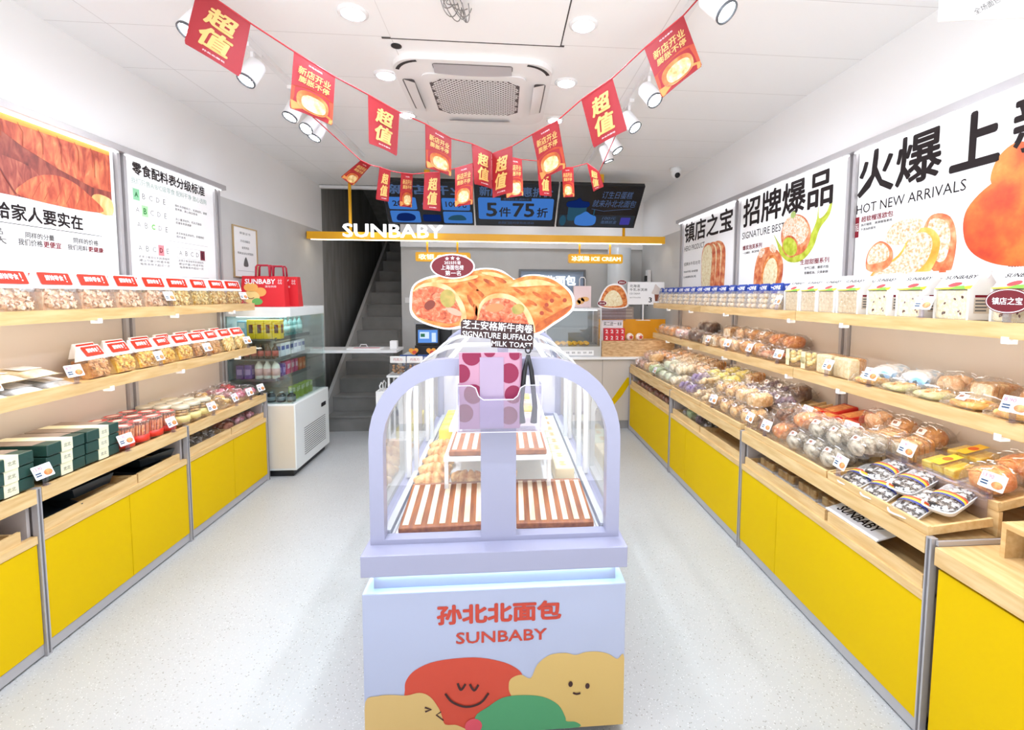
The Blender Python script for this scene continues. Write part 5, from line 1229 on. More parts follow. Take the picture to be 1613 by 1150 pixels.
# red carrier bags on the fridge
def redbag(x, y, lab, w):
    t = thing('red_carrier_bag', lab, 'paper bag', (x, y, 1.481), 0, 'red carrier bags on the fridge')
    RB = mat('carrier_red', 'd8222c', .45)
    vs = [(-w, -.05, 0), (w, -.05, 0), (w, .05, 0), (-w, .05, 0), (-w*.93, -.03, .27), (w*.93, -.03, .27), (w*.93, .03, .27), (-w*.93, .03, .27)]
    MB().add(vs, [(0, 1, 5, 4), (1, 2, 6, 5), (2, 3, 7, 6), (3, 0, 4, 7), (3, 2, 1, 0)]).build('bag', RB, t)
    for yy in (-.03, .03): MB().tube([(-.06, yy, .26), (-.055, yy, .35), (-.045, yy, .365), (.045, yy, .365), (.055, yy, .35), (.06, yy, .26)], .008, n=6).build('handle', mat('carrier_handle', 'b81f38', .5), t)
    Fb = Fr((0, -.0505, 0), (1, 0, 0), (0, .074, 1)); m = MB()
    text(m, 'SUNBABY', Fb, -w*.8, w*.55, .2, .245, PAPER, .001, bold=.03); text(m, '北北', Fb, w*.66, w*.85, .2, .245, PAPER, .001)
    text(m, '面包烘焙', Fb, .02, w*.6, .17, .188, PAPER, .001)
    for a, b, rx, rz, c in ((-.1, .17, .06, .04, 'f3b25c'), (-.02, .13, .05, .04, 'f0a85a'), (-.1, .085, .075, .055, 'f6d489'), (-.045, .045, .045, .03, '6fae5a')):
        m.poly(ell(a, b, rx, rz, 20), Fb, .001+.0006*((a*7) % .3+.1)*(2 if c[0] == 'f' else 8), mat('bagprint_'+c, c, .5))
    m.poly(stroke([(-.125, .085), (-.11, .072), (-.09, .07), (-.07, .08)], .005), Fb, .0062, BR)
    m.build('print', None, t)
redbag(-2.11, 4.32, 'red carrier bag with smiling bread print on top of the fridge', .19)
redbag(-2.05, 4.45, 'second red carrier bag just behind the first on the fridge', .19)
# ------------------------------------------------------------------ goods: shapes shared by many things
def pillow(L, w, h, seed, nu=14, nv=20, rough=.11):
    """a film bag lying along y: closed sleeve, flat crimped ends"""
    rnd = random.Random(seed); g = []
    for i in range(nu):
        t = i/(nu-1)*2-1; s = max(0, 1-abs(t)**3.2)**.6
        hh, hw = h/2*s+.0015, w/2*(.80+.2*s)
        row = []
        for j in range(nv):
            q = 2*PI*j/nv; d = 1+rnd.uniform(-rough, rough)
            x = hw*d*math.copysign(abs(math.cos(q))**.7, math.cos(q)); z = hh*d*math.copysign(abs(math.sin(q))**.8, math.sin(q))
            row.append(V((x, t*L/2+rnd.uniform(-.004, .004), max(.0006, h*.5*(.35+.65*s)+z if s > 0 else h*.18+z))))
        g.append(row)
    m = MB().sheet(g, FILM, False, True); k = len(g[0])
    m.add(g[0], [list(range(k))], FILM); m.add(g[-1], [list(range(k))[::-1]], FILM)
    for s in (-1, 1):       # ruffled tails past the seal
        a, b = [], []
        for j in range(9):
            x = (j/8-.5)*w*.75; zz = .5*h*rnd.uniform(.5, 1.5)
            a.append(V((x*.85, s*L*.47, h*.3))); b.append(V((x*1.1, s*(L*.5+.022), zz+(.012 if j % 2 else -.004))))
        m.sheet([a, b], FILM, False)
    for i in range(13):     # white strips across the top, painted glints of light on the film
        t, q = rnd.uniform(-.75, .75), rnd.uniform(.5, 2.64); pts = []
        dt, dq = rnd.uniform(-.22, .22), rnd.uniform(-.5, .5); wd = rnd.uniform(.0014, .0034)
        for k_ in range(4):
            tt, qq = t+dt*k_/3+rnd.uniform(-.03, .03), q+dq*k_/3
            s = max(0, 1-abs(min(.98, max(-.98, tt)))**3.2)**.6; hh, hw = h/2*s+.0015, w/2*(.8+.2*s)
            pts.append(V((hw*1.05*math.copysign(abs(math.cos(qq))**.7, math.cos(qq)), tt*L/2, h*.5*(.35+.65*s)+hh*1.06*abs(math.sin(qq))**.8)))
        m.sheet([[p, p+V((wd*rnd.uniform(-1, 1), wd, wd))] for p in pts], GLINT, False)
    return m
def crust(c1, c2, sc=28, bump=.35): return mat('crust_%s_%s_%d' % (c1, c2, sc), c1, .45, col2=c2, scale=sc, detail=5, bump=bump, ramp=(.36, .62))
def dough(shape, L, w, h, c1, c2, seed):
    m = MB(); rnd = random.Random(seed); cm = crust(c1, c2)
    if shape == 'bun': m.blob((0, 0, h*.47), w*.42, L*.36, h*.42, cm, .03, seed, 16, 10, .85)
    elif shape == 'buns2':
        for s in (-1, 1): m.blob((0, s*L*.2, h*.45), w*.4, L*.19, h*.4, cm, .03, seed+s, 14, 9, .85)
    elif shape == 'buns3':
        for s in (-1, 0, 1): m.blob((rnd.uniform(-.005, .005), s*L*.25, h*.45), w*.38, L*.145, h*.4, cm, .03, seed+s, 12, 8, .85)
    elif shape == 'loaf':
        m.blob((0, 0, h*.46), w*.36, L*.4, h*.42, cm, .02, seed, 16, 10, .6)
        for i in range(4): m.tube([(-w*.3, -L*.27+L*.18*i-.008, h*.74), (0, -L*.27+L*.18*i, h*.9), (w*.3, -L*.27+L*.18*i+.008, h*.74)], .004, crust(c2, c2), 6)
    elif shape == 'slices':
        for i in range(5):
            y = -L*.32+L*.16*i; F = Fr((0, y, 0), (1, 0, .0), (0, .12, 1))
            m.prism(rrect(-w*.36, w*.36, .004, h*.82, .018), F, -L*.06, L*.06, cm)
            m.poly(rrect(-w*.32, w*.32, .009, h*.78, .015), F, L*.0615, crust(c2, 'f6ead0'))
    elif shape == 'balls':
        for i in range(11): m.blob((rnd.uniform(-w*.3, w*.3), rnd.uniform(-L*.33, L*.33), h*.28+rnd.uniform(0, h*.3)), .021, .021, .019, cm, .05, seed+i, 9, 6)
    elif shape == 'twist':
        for s in (-1, 1): m.tube([(s*w*.15*math.cos(k*1.1), -L*.38+L*.76*k/9, h*.4+s*h*.12*math.sin(k*1.1)) for k in range(10)], [.01]+[h*.24]*8+[.01], cm, 9)
    elif shape == 'flat':
        m.blob((0, 0, h*.35), w*.43, L*.42, h*.3, cm, .03, seed, 18, 8, .7)
        for i in range(16):
            a, r = rnd.uniform(0, 6.3), rnd.uniform(0, .8); m.blob((w*.38*r*math.cos(a), L*.37*r*math.sin(a), h*.62), .012, .01, .007, crust(c2, 'e8852a'), .1, i, 7, 5)
    elif shape == 'sticks':
        for i in range(6): m.tube([(-w*.3+w*.12*i, -L*.38, h*.3), (-w*.3+w*.12*i+rnd.uniform(-.006, .006), 0, h*.55), (-w*.3+w*.12*i, L*.38, h*.35)], .011, cm, 8)
    elif shape == 'braid':
        for i in range(6): m.blob((w*.08*(-1)**i, -L*.33+L*.13*i, h*.45), w*.33, L*.1, h*.36, cm, .04, seed+i, 12, 8)
    return m
K = {  # kind: name, words, shape, colours, L, w, h
 'orange_bun': ('bagged_bun', 'clear bag of orange-brown buns', 'buns2', 'd0803c', 'f0ba7c', .155, .14, .09),
 'pink_roll': ('bagged_roll', 'clear bag with a pale pink roll', 'loaf', 'dcaaa8', 'f3dcd4', .155, .14, .085),
 'choc_loaf': ('bagged_loaf', 'bag with a dark chocolate loaf', 'loaf', '3a2016', '6a4028', .155, .145, .095),
 'sliced_loaf': ('bagged_sliced_loaf', 'clear bag of sliced brown loaf', 'slices', 'b8773c', 'ecc78e', .155, .14, .1),
 'peach_bun': ('bagged_bun', 'clear bag of peach coloured buns', 'buns2', 'e2a670', 'f8d8ae', .155, .14, .09),
 'brown_bun': ('bagged_bun', 'clear bag of big brown buns', 'bun', 'b26c32', 'dfa562', .155, .145, .1),
 'clear_sticks': ('bagged_bread_sticks', 'clear bag of reddish bread sticks', 'sticks', 'b5532f', 'e8bd94', .155, .13, .08),
 'flat_pizza': ('bagged_flatbread', 'clear bag with topped orange flatbread', 'flat', 'd98c3e', 'f4c668', .165, .155, .05),
 'pale_flat': ('bagged_flatbread', 'clear bag with pale cream and green flatbread', 'flat', 'e6d3a2', 'c2c78a', .165, .15, .05),
 'green_roll': ('bagged_roll', 'clear bag with a green roll', 'loaf', '9dbb7e', 'd2e0b4', .2, .15, .085),
 'pale_green': ('bagged_roll', 'clear bag with pale green rolls', 'buns2', 'd3dab2', 'eef0d6', .2, .15, .085),
 'cream_roll': ('bagged_roll', 'clear bag with cream coloured roll', 'braid', 'ead6ac', 'f8eed4', .2, .15, .085),
 'purple_roll': ('bagged_roll', 'clear bag with a purple twisted roll', 'twist', '6f5585', 'b8a3c4', .2, .15, .085),
 'tan_roll': ('bagged_roll', 'clear bag with a tan roll', 'loaf', 'cf9a5a', 'f0cf9c', .2, .15, .085),
 'beige_balls': ('bagged_bread_balls', 'clear bag of small beige bread balls', 'balls', 'dcb478', 'f6e0b4', .2, .15, .08),
 'tan_croissant': ('bagged_croissant', 'clear bag with a tan croissant', 'braid', 'c48a48', 'ecc58a', .2, .15, .085),
 'choc_twist': ('bagged_twist', 'clear bag with a chocolate twist', 'twist', '4a2c1e', '9a6a48', .2, .15, .085),
 'amber_bun': ('bagged_bun', 'clear bag with an amber bun', 'bun', 'c0662c', 'eca664', .2, .15, .085),
 'seeded': ('bagged_seeded_bread', 'clear bag of grey seeded bread', 'braid', '7b6c58', 'd8ccb4', .2, .15, .085),
 'pink_brown': ('bagged_bun', 'clear bag of pinkish brown buns', 'buns3', 'c88f78', 'eccdb8', .2, .15, .085),
 'striped_cream': ('bagged_roll', 'clear bag with creamy sliced roll', 'slices', 'd8a868', 'f6e6c2', .155, .15, .09),
 'yellow_roll': ('bagged_roll', 'clear bag with yellow rolls', 'buns3', 'd8be3c', 'f4e88a', .155, .15, .085),
 'purple_grey': ('bagged_roll', 'clear bag with dark purple-grey rolls', 'twist', '4c3a48', '9a8494', .155, .15, .085),
 'orange_roll': ('bagged_roll', 'clear bag with long orange glazed roll', 'loaf', 'd8762e', 'f2b06a', .155, .15, .085),
 'red_bun': ('bagged_bun', 'clear bag of small red-brown buns', 'buns3', 'a8503a', 'd8967a', .16, .13, .06),
 'grey_nuts': ('bagged_nuts', 'clear bag of grey and white snacks', 'balls', '5c5450', 'c9c4c0', .16, .13, .06),
 'pink_candy': ('bagged_candy', 'clear bag of pink candied fruit', 'balls', 'c24a6a', 'eeb4c0', .16, .14, .075),
 'golden_cookie': ('bagged_cookies', 'clear bag of golden cookies', 'balls', 'cf9840', 'efd08a', .17, .15, .075),
 'berry': ('bagged_candy', 'bag of red strawberries', 'balls', 'b81e30', 'e2565a', .15, .12, .075),
}
def bagged(kind):
    nm, words_, shp, c1, c2, L, w, h = K[kind]; h *= 1.22 if h < .1 and h > .055 else 1.1; sd = sum(map(ord, kind))
    t = thing(nm, None, None)
    dough(shp, L, w, h, c1, c2, sd).build({'balls': 'contents', 'sticks': 'bread_sticks'}.get(shp, 'bread'), None, t)
    pillow(L, w, h, sd).build('film_bag', FILM, t)
    if kind in ('orange_bun', 'brown_bun', 'tan_roll', 'seeded', 'purple_grey', 'tan_croissant', 'green_roll', 'flat_pizza'):
        m = MB(); F = Fr((0, -L*.26, h*.80), (1, 0, 0), (0, .75, .66)); m.poly(rrect(-.022, .022, -.016, .016, .004), F, .004, PAPER); m.poly(rrect(-.016, .004, -.004, .011, .002), F, .0046, mat('sticker_brown', '9a5a3a', .5)); m.build('sticker', None, t)
    return t
for k in K: BUILD[k] = bagged

def chip_pouch(kind):
    w, d, h = (.185, .1, .185) if kind[:2] == 'up' else (.142, .09, .175)
    c1, c2 = {'up_pale': ('ecb98c', 'fbe6ca'), 'up_gold': ('e0b455', 'f8e6a8'), 'mid_gold': ('e09a1c', 'f8d060'), 'mid_ring': ('b8702c', 'e2a860'), 'mid_stick': ('c9963c', 'f0d490')}[kind]
    t = thing('snack_pouch', None, None); hz = h*.56
    dep = lambda z: d/2*max(0, 1-(z/h)**1.6)+.001
    rnd = random.Random(sum(map(ord, kind))); cm = crust(c1, c2, 40, .1)
    m = MB().box(-w*.42, w*.42, -d*.26, d*.3, .002, hz*.85, cm)
    for i in range(70):
        x, z = rnd.uniform(-w*.4, w*.4), rnd.uniform(.012, hz*.98); y = -dep(z)+rnd.uniform(.006, .016)
        R = Euler((rnd.uniform(0, 6), rnd.uniform(0, 6), rnd.uniform(0, 6))).to_matrix()
        if kind == 'mid_stick': m.tube([V((x-.02, y, z-.02)), V((x, y-.004, z)), V((x+.024, y, z+.016))], .006, cm, 6); continue
        r = .017; wd = .010
        g = [[R @ V((r*math.cos(a), s*wd, r*math.sin(a)*.7))*.8+V((x, y, z)) for s in (-1, 0, 1)] for a in [k*.6 for k in range(7 if kind != 'mid_ring' else 10)]]
        m.sheet([[V((p.x, max(-dep(max(0, p.z))+.002, p.y), max(.003, p.z))) for p in r_] for r_ in g], cm)
    m.build('snacks', None, t)
    rows = [0, .15, .35, .56, .75, .9, 1]; g = []
    for f in rows:
        z = h*f; q = dep(z); g.append([V((-w/2, -q, z)), V((-w/4, -q*1.02, z)), V((w/4, -q*1.02, z)), V((w/2, -q, z)), V((w/2+.001, 0, z)), V((w/2, q, z)), V((-w/2, q, z)), V((-w/2-.001, 0, z))])
    MB().sheet(g[:4], FILM, False, True).build('film_pouch', FILM, t)
    MB().sheet([[p*1 for p in r_] for r_ in g[3:]], None, False, True).build('paper_header', PAPER, t)
    z0, z1 = h*.62, h*.97
    F = Fr((0, -dep(z0)-.0005, z0), (1, 0, 0), (0, dep(z0)-dep(z1), z1-z0)); L_ = math.hypot(dep(z0)-dep(z1), z1-z0)
    m = MB(); m.poly(rrect(-w*.43, w*.43, L_*.1, L_*.97, .006), F, .004, mat('header_red', 'cc2e16', .5, spec=.2)); text(m, '解馋零食', F, -w*.27, w*.22, L_*.38, L_*.78, PAPER, .0048, bold=.02); text(m, '!', F, w*.27, w*.31, L_*.3, L_*.85, PAPER, .0048)
    m.build('header_print', None, t)
    return t
for k in ('up_pale', 'up_gold', 'mid_gold', 'mid_ring', 'mid_stick'): BUILD[k] = chip_pouch
def price_card(kind):
    t = thing('price_card', None, None); a = .38
    F = Fr((0, 0, .035), (1, 0, 0), (0, math.sin(a), math.cos(a)))
    MB().prism(rrect(-.042, .042, 0, .06, .004), F, -.0012, 0).build('card', PAPER, t)
    m = MB(); text(m, {'tag_a': '13.90', 'tag_b': '11.90', 'tag_c': '14.90', 'tag_d': '8.90'}[kind], F, -.036, .0, .038, .053, mat('price_purple', 'a8326a', .5), .0008)
    for i in range(2): m.poly(rect(-.036, -.012, .012+.01*i, .018+.01*i), F, .0008, mat('price_navy', '2f4a6a', .5))
    m.poly(ell(.018, .02, .019, .014, 16), F, .0008, crust('b8602c', 'e8a868', 40, 0)); m.build('print', None, t)
    MB().box(-.006, .006, -.004, .01, .0, .037).box(-.011, .011, -.008, .012, 0, .004).build('clip', ACRYL, t)
    return t
for k in ('tag_a', 'tag_b', 'tag_c', 'tag_d'): BUILD[k] = price_card
_tg = ['tag_a', 'tag_b', 'tag_c', 'tag_d']
def cards(pts, side, where, ref, grp):
    rz = PI/2 if side > 0 else -PI/2
    for i, (x, y, z) in enumerate(pts):
        place(_tg[(i*3+len(where)) % 4], (x, y, z), (0, 0, rz+((i*7) % 5-2)*.06), '%s price card from the %s on the %s' % (ORD[i], ref, where), 'price card', grp)
TL, TRi = PI/2, -PI/2
jit = lambda i, a: (((i*37) % 11)/10-.5)*2*a
# ---------------- snack side, upper shelf
n = 10
for i in range(n):
    y = 3.83-.207*i
    place('up_gold' if i < 4 else 'up_pale', (-2.133, y, 1.5125), (0, 0, TL+jit(i, .08)), '%s %s snack pouch from the fridge, front of upper snack shelf' % (ORD[i], 'golden' if i < 4 else 'pale'), 'snack pouch', 'snack pouches on the upper snack shelf')
for i in range(9):
    place('up_gold' if i < 4 else 'up_pale', (-2.255, 3.72-.207*i, 1.5125), (0, 0, TL+jit(i+3, .08)), '%s snack pouch from the fridge in back row of upper snack shelf' % ORD[i], 'snack pouch', 'snack pouches in the back row of the upper snack shelf')
cards([(-2.062, 3.9, 1.517), (-2.062, 3.07, 1.517), (-2.062, 2.02, 1.517)], 1, 'upper snack shelf edge', 'fridge', 'price cards on the upper snack shelf')
# ---------------- snack side, lower shelf
for i in range(9):
    y = 3.92-.165*i
    k = ('mid_stick', 'mid_stick', 'mid_ring', 'mid_ring', 'mid_gold', 'mid_gold', 'mid_gold', 'mid_gold', 'mid_ring')[i]
    place(k, (-2.135, y, 1.1512), (-.22, 0, TL+jit(i, .1)), '%s snack pouch from the fridge, front of lower snack shelf' % ORD[i], 'snack pouch', 'snack pouches on the lower snack shelf')
for i in range(7):
    place(('mid_ring', 'mid_gold')[i % 2], (-2.255, 3.83-.19*i, 1.1512), (-.1, 0, TL+jit(i+2, .1)), '%s snack pouch from the fridge in back row of lower snack shelf' % ORD[i], 'snack pouch', 'snack pouches in the back row of the lower snack shelf')
def flat_pack(kind):
    t = thing('flat_snack_pack', None, None); c = {'pack_silver': ('b9b8b4', 'eceae6'), 'pack_kraft': ('e2c79a', 'f2e2c2')}[kind]
    m = MB(); rnd = random.Random(5); g = []
    for i in range(8):
        u = i/7*2-1; s = (1-abs(u)**4)
        g.append([V((-.075, u*.11, .004)), V((-.04, u*.11, .006+.018*s)), V((0, u*.11, .006+.022*s)), V((.04, u*.11, .006+.018*s)), V((.075, u*.11, .004)), V((0, u*.11, .001))])
    m.sheet(g, mat(kind, c[0], .25 if 'silver' in kind else .5, col2=c[1], scale=30), True, True); m.build('pack', None, t)
    m = MB(); m.poly(rrect(-.05, .05, -.04, .05, .01), Fr((0, 0, .0285), (1, 0, 0), (0, 1, 0)), .0, mat('pack_print', 'd8b48a' if 'kraft' in kind else 'd9d6d2', .4, col2='f4f0ea', scale=50)); m.build('print', None, t)
    return t
BUILD['pack_silver'] = BUILD['pack_kraft'] = flat_pack
for i in range(4):
    place('pack_silver', (-2.185, 2.38-.155*i, 1.153), (.16, 0, TL), '%s silver flat snack pack from the snack pouches, lower snack shelf' % ORD[i], 'snack pack', 'silver flat packs')
for i in range(4):
    place('pack_kraft', (-2.235, 2.33-.155*i, 1.215), (.1, 0, TL), '%s beige flat pack lying behind the silver packs, lower snack shelf' % ORD[i], 'snack pack', 'beige flat packs')
cards([(-2.062, 3.93, 1.157), (-2.062, 3.42, 1.157), (-2.062, 2.96, 1.157), (-2.062, 2.4, 1.157), (-2.062, 2.03, 1.157)], 1, 'lower snack shelf edge', 'fridge', 'price cards on the lower snack shelf')
# ---------------- snack side, deck: boxed cakes, jars, packs
def boxed(kind):
    t = thing('boxed_cake', None, None)
    MB().box(-.095, .095, 0, .28, 0, .052, b=.004).build('sleeve', mat('sleeve_green', '24443c', .35), t)
    MB().box(-.096, .096, .06, .278, .0521, .0535).build('top_card', mat('top_card_taupe', '9a8878', .5, col2='86776a', scale=8, stretch=(8, 1, 8)), t)
    MB().box(-.028, .028, -.0015, .28, .0, .0545).build('band', mat('band_cream', 'e9e6c4', .5), t)
    m = MB(); text(m, '北北', FRONT(0, -.0016, 0), -.017, .017, .018, .036, GINK, .0006); m.build('lettering', GINK, t)
    return t
BUILD['boxed'] = boxed
for c, (y, nb) in enumerate(((2.475, 3), (2.275, 3), (2.03, 3), (1.83, 3))):
    for k in range(nb):
        place('boxed', (-2.025+.004*k, y, .757+.056*k), (0, 0, TL+jit(c*3+k, .03)), 'dark green boxed cake, %s of the %s stack from the red stick jars' % (('bottom', 'middle', 'top')[k], ORD[c]), 'boxed cake', 'stacks of green boxed cakes')
def stick_jar(kind):
    t = thing('biscuit_stick_jar', None, None); rnd = random.Random(3)
    m = MB()
    for i in range(22):
        a = 2*PI*i/22; r = .036+.006*(i % 2); m.tube([(r*math.cos(a), r*math.sin(a), .006), (r*1.03*math.cos(a+.12), r*1.03*math.sin(a+.12), .10)], .0045, crust('d2602c', 'f09a58', 40, 0), 6)
    m.build('biscuit_sticks', None, t)
    MB().lathe([(.046, 0), (.05, .003), (.05, .102), (.046, .107)], n=20).build('clear_jar', JARM, t)
    MB().lathe([(.0505, .006), (.0507, .042), (.0505, .042)], n=20).build('label', mat('jar_label_red', 'd8331f', .4), t)
    MB().lathe([(.051, .107), (.052, .109), (.052, .117), (.048, .12), (.001, .12)], n=20).build('lid', JARM, t)
    m = MB(); m.poly(ell(0, 0, .043, .043, 20), Fr((0, 0, .1205), (1, 0, 0), (0, 1, 0)), 0, mat('lid_label_red', 'cf5450', .5)); m.poly(ell(0, 0, .03, .02, 16), Fr((0, 0, .1212), (1, 0, 0), (0, 1, 0)), 0, mat('lid_label_pale', 'ecd9c6', .5)); m.build('lid_label', mat('lid_label_red', 'cf5450', .5), t)
    return t
def cookie_jar(kind):
    t = thing('cookie_jar', None, None); m = MB(); rnd = random.Random(9)
    for k in range(5):
        for i in range(5): m.blob((.024*math.cos(i*1.26+k), .024*math.sin(i*1.26+k), .014+.019*k), .019, .019, .009, crust('c08a44', 'ecc888', 40, .1), .05, i, 9, 6)
    m.build('cookies', None, t)
    MB().lathe([(.046, 0), (.05, .004), (.05, .095), (.042, .105)], n=20).build('clear_jar', JARM, t)
    MB().lathe([(.0505, .02), (.0507, .06), (.0505, .06)], n=20).build('label', mat('jar_label_pale', 'e6d38a', .5), t)
    MB().lathe([(.047, .103), (.048, .105), (.048, .12), (.045, .123), (.001, .1235)], n=20).build('lid', mat('jar_lid_metal', 'd8cfb6', .35, .3), t)
    return t
BUILD['stick'] = stick_jar; BUILD['cookie'] = cookie_jar
for r in range(3):
    for c in range(4):
        place('stick', (-2.06-.107*r, 2.965-.107*c, .757), (0, 0, c), 'red labelled biscuit stick jar, %s from the cookie jars in the %s row' % (ORD[c], ('front', 'middle', 'back')[r]), 'jar', 'red biscuit stick jars')
for r in range(3):
    for c in range(3):
        place('cookie', (-2.06-.107*r, 3.315-.107*c, .757), (0, 0, c+r), 'lidded cookie jar, %s from the golden cookie bags in the %s row' % (ORD[c], ('front', 'middle', 'back')[r]), 'jar', 'lidded cookie jars')
for i, (k, x, y, z) in enumerate((('golden_cookie', -2.11, 3.47, .757), ('golden_cookie', -2.11, 3.62, .757), ('golden_cookie', -2.26, 3.5, .775), ('golden_cookie', -2.25, 3.64, .775))):
    place(k, (x, y, z), (.12, 0, TL+jit(i, .15)), 'bag of golden cookies, %s, between cookie jars and pink candy' % ('front near jars', 'front near candy', 'back near jars', 'back near candy')[i], 'cookie bag', 'golden cookie bags')
for i, (k, x, y, z) in enumerate((('pink_candy', -2.11, 3.77, .757), ('pink_candy', -2.11, 3.93, .757), ('pink_candy', -2.26, 3.8, .775))):
    place(k, (x, y, z), (.12, 0, TL+jit(i, .15)), 'clear bag of pink candied fruit, %s, beside the fridge' % ('front and closer to cookies', 'front and closer to fridge', 'behind the other two')[i], 'candy bag', 'pink candy bags')
place('berry', (-2.26, 3.95, .775), (.2, 0, TL), 'bag of red strawberries at the fridge end of the snack deck', 'candy bag', None)
cards([(-1.99, 3.97, .757), (-1.99, 3.8, .757), (-1.99, 3.6, .757), (-1.99, 3.32, .757), (-1.99, 2.93, .757), (-1.99, 2.585, .757), (-1.99, 2.14, .757)], 1, 'wooden snack deck edge', 'fridge', 'price cards on the snack deck')
# ---------------- trays in the open slots
def slot_tray(s, xf, y0, y1, label):
    t = thing('wooden_slot_tray', label, 'tray', (xf, y0, .5485), 0, 'wooden trays in the cabinet slots'); L = y1-y0
    X = lambda a, b: sorted((-s*a, -s*b))
    def bx(mb, a, b, *r): x0, x1 = X(a, b); return mb.box(x0, x1, *r)
    bx(MB(), .012, .024, 0, L, 0, .05).build('front_board', OAK, t)
    m = MB(); bx(m, .024, .3, 0, .01, 0, .04); bx(m, .024, .3, L-.01, L, 0, .04); bx(m, .024, .3, .01, L-.01, 0, .006); m.build('tray_body', OAK, t)
slot_tray(1, LF, 1.5, 2.04, 'wooden slot tray holding a red and white bag, by the entrance')
for y0, y1, w in ((2.14, 2.66, 'nearer half of the black tray slot'), (2.67, 3.0, 'farther half of the black tray slot'), (3.09, 3.55, 'grey snack bag slot'), (3.56, 4.02, 'pink bag slot beside the fridge')):
    slot_tray(1, LF, y0, y1, 'wooden slot tray, '+w)
for y0, y1, w in ((4.68, 5.3, 'red-brown bags, at the checkout'), (4.03, 4.66, 'red-brown bags, by the cabinet post'), (3.4, 3.96, 'green and purple bags'), (2.78, 3.38, 'nothing, the empty one'), (2.0, 2.72, 'clear cake boxes'), (1.49, 1.98, 'a paper strip with the shop name')):
    slot_tray(-1, RF, y0, y1, 'wooden slot tray on bread side holding '+w)
def black_tray(kind):
    t = thing('black_plastic_tray', None, None)
    m = MB(); w, d, h = .11, .12, .045
    for a, b in (((-w, -d), (w, -d)), ((w, -d), (w, d)), ((w, d), (-w, d)), ((-w, d), (-w, -d))):
        m.add([(a[0]*.85, a[1]*.85, 0), (b[0]*.85, b[1]*.85, 0), (b[0], b[1], h), (a[0], a[1], h), (b[0]*.96, b[1]*.96, h), (a[0]*.96, a[1]*.96, h)], [(0, 1, 2, 3), (3, 2, 4, 5)])
    m.add([(-w*.85, -d*.85, .001), (w*.85, -d*.85, .001), (w*.85, d*.85, .001), (-w*.85, d*.85, .001)], [(0, 1, 2, 3)])
    return m.build('black_plastic_tray', mat('tray_black', '20262a', .3))
BUILD['btray'] = black_tray
for i, (y, a, z) in enumerate(((2.26, .12, .56), (2.45, -.2, .585), (2.79, .15, .56), (2.9, -.1, .585))):
    place('btray', (-2.16, y, z), (a, 0, TL+jit(i, .3)), 'empty black plastic tray, %s from the entrance in the slot under green boxes' % ORD[i], 'tray', 'black plastic trays')
for i, (k, y) in enumerate((('grey_nuts', 3.16), ('grey_nuts', 3.3), ('grey_nuts', 3.44), ('red_bun', 3.64), ('pink_candy', 3.77), ('pink_candy', 3.92))):
    place(k, (-2.12, y, .556), (.0, 0, TL+jit(i, .2)), '%s bag from the cookie jar post in slots under the snack deck' % ORD[i], 'snack bag', 'bags in the snack side slots')
place('red_bun', (-2.12, 1.9, .556), (0, 0, TL), 'red and white bag in the slot tray near the entrance', 'snack bag', None)
for i in range(8):
    place('red_bun', (1.62, 5.2-.143*i-(.05 if i > 3 else 0), .556), (0, 0, TRi+jit(i, .2)), '%s red-brown bag from the checkout in the slot under bread deck' % ORD[i], 'bread bag', 'red-brown bags in the bread side slots')
for i in range(4):
    place(('grey_nuts', 'green_roll', 'purple_grey', 'grey_nuts')[i], (1.63, 3.87-.14*i, .556), (0, 0, TRi+jit(i, .2)), '%s bag from the purple bread post in the green and purple slot tray' % ORD[i], 'bread bag', 'bags in the middle bread slot')
def cake_box(kind):
    t = thing('clear_cake_box', None, None)
    c1, c2 = {'cbox_amber': ('c98a3a', 'f0cf8e'), 'cbox_yellow': ('e8b81c', 'f8de6a')}[kind]
    m = MB()
    for i in range(3): m.box(-.07+.048*i, -.07+.044+.048*i, -.05, .05, .008, .05, b=.006)
    m.build('cakes', crust(c1, c2, 30, .2), t)
    MB().box(-.085, .085, -.062, .062, .0, .008, b=.002).build('white_tray', METW, t)
    MB().box(-.083, .083, -.06, .06, .008, .062, b=.006).build('clear_lid', JARM, t)
    if kind == 'cbox_yellow':
        m = MB(); F = Fr((0, 0, .0626), (1, 0, 0), (0, 1, 0)); m.poly(rect(-.022, .022, -.06, .06), F, 0, mat('label_yellow', 'f0c83c', .5)); m.poly(ell(0, .005, .017, .02, 16), F, .0006, mat('label_orange', 'e2682a', .5)); m.build('label', None, t)
    return t
BUILD['cbox_amber'] = BUILD['cbox_yellow'] = cake_box
for i in range(4):
    place('cbox_amber', (1.64, 2.62-.185*i, .556), (0, 0, TRi), '%s clear cake box from the cabinet post in slot under the seeded bread' % ORD[i], 'cake box', 'clear cake boxes in the slot')
t = thing('paper_sleeve', 'white paper sleeve with the shop name lying in the lowest slot tray', 'paper sleeve', (1.52, 1.86, .6), 0, None, (.25, 0, TRi))
MB().box(-.15, .15, 0, .12, 0, .006).build('sleeve', PAPER, t)
m = MB(); text(m, 'SUNBABY', Fr((0, 0, .0062), (1, 0, 0), (0, 1, 0)), -.12, .1, .03, .08, DINK, .0006, bold=.02); m.build('lettering', None, t)

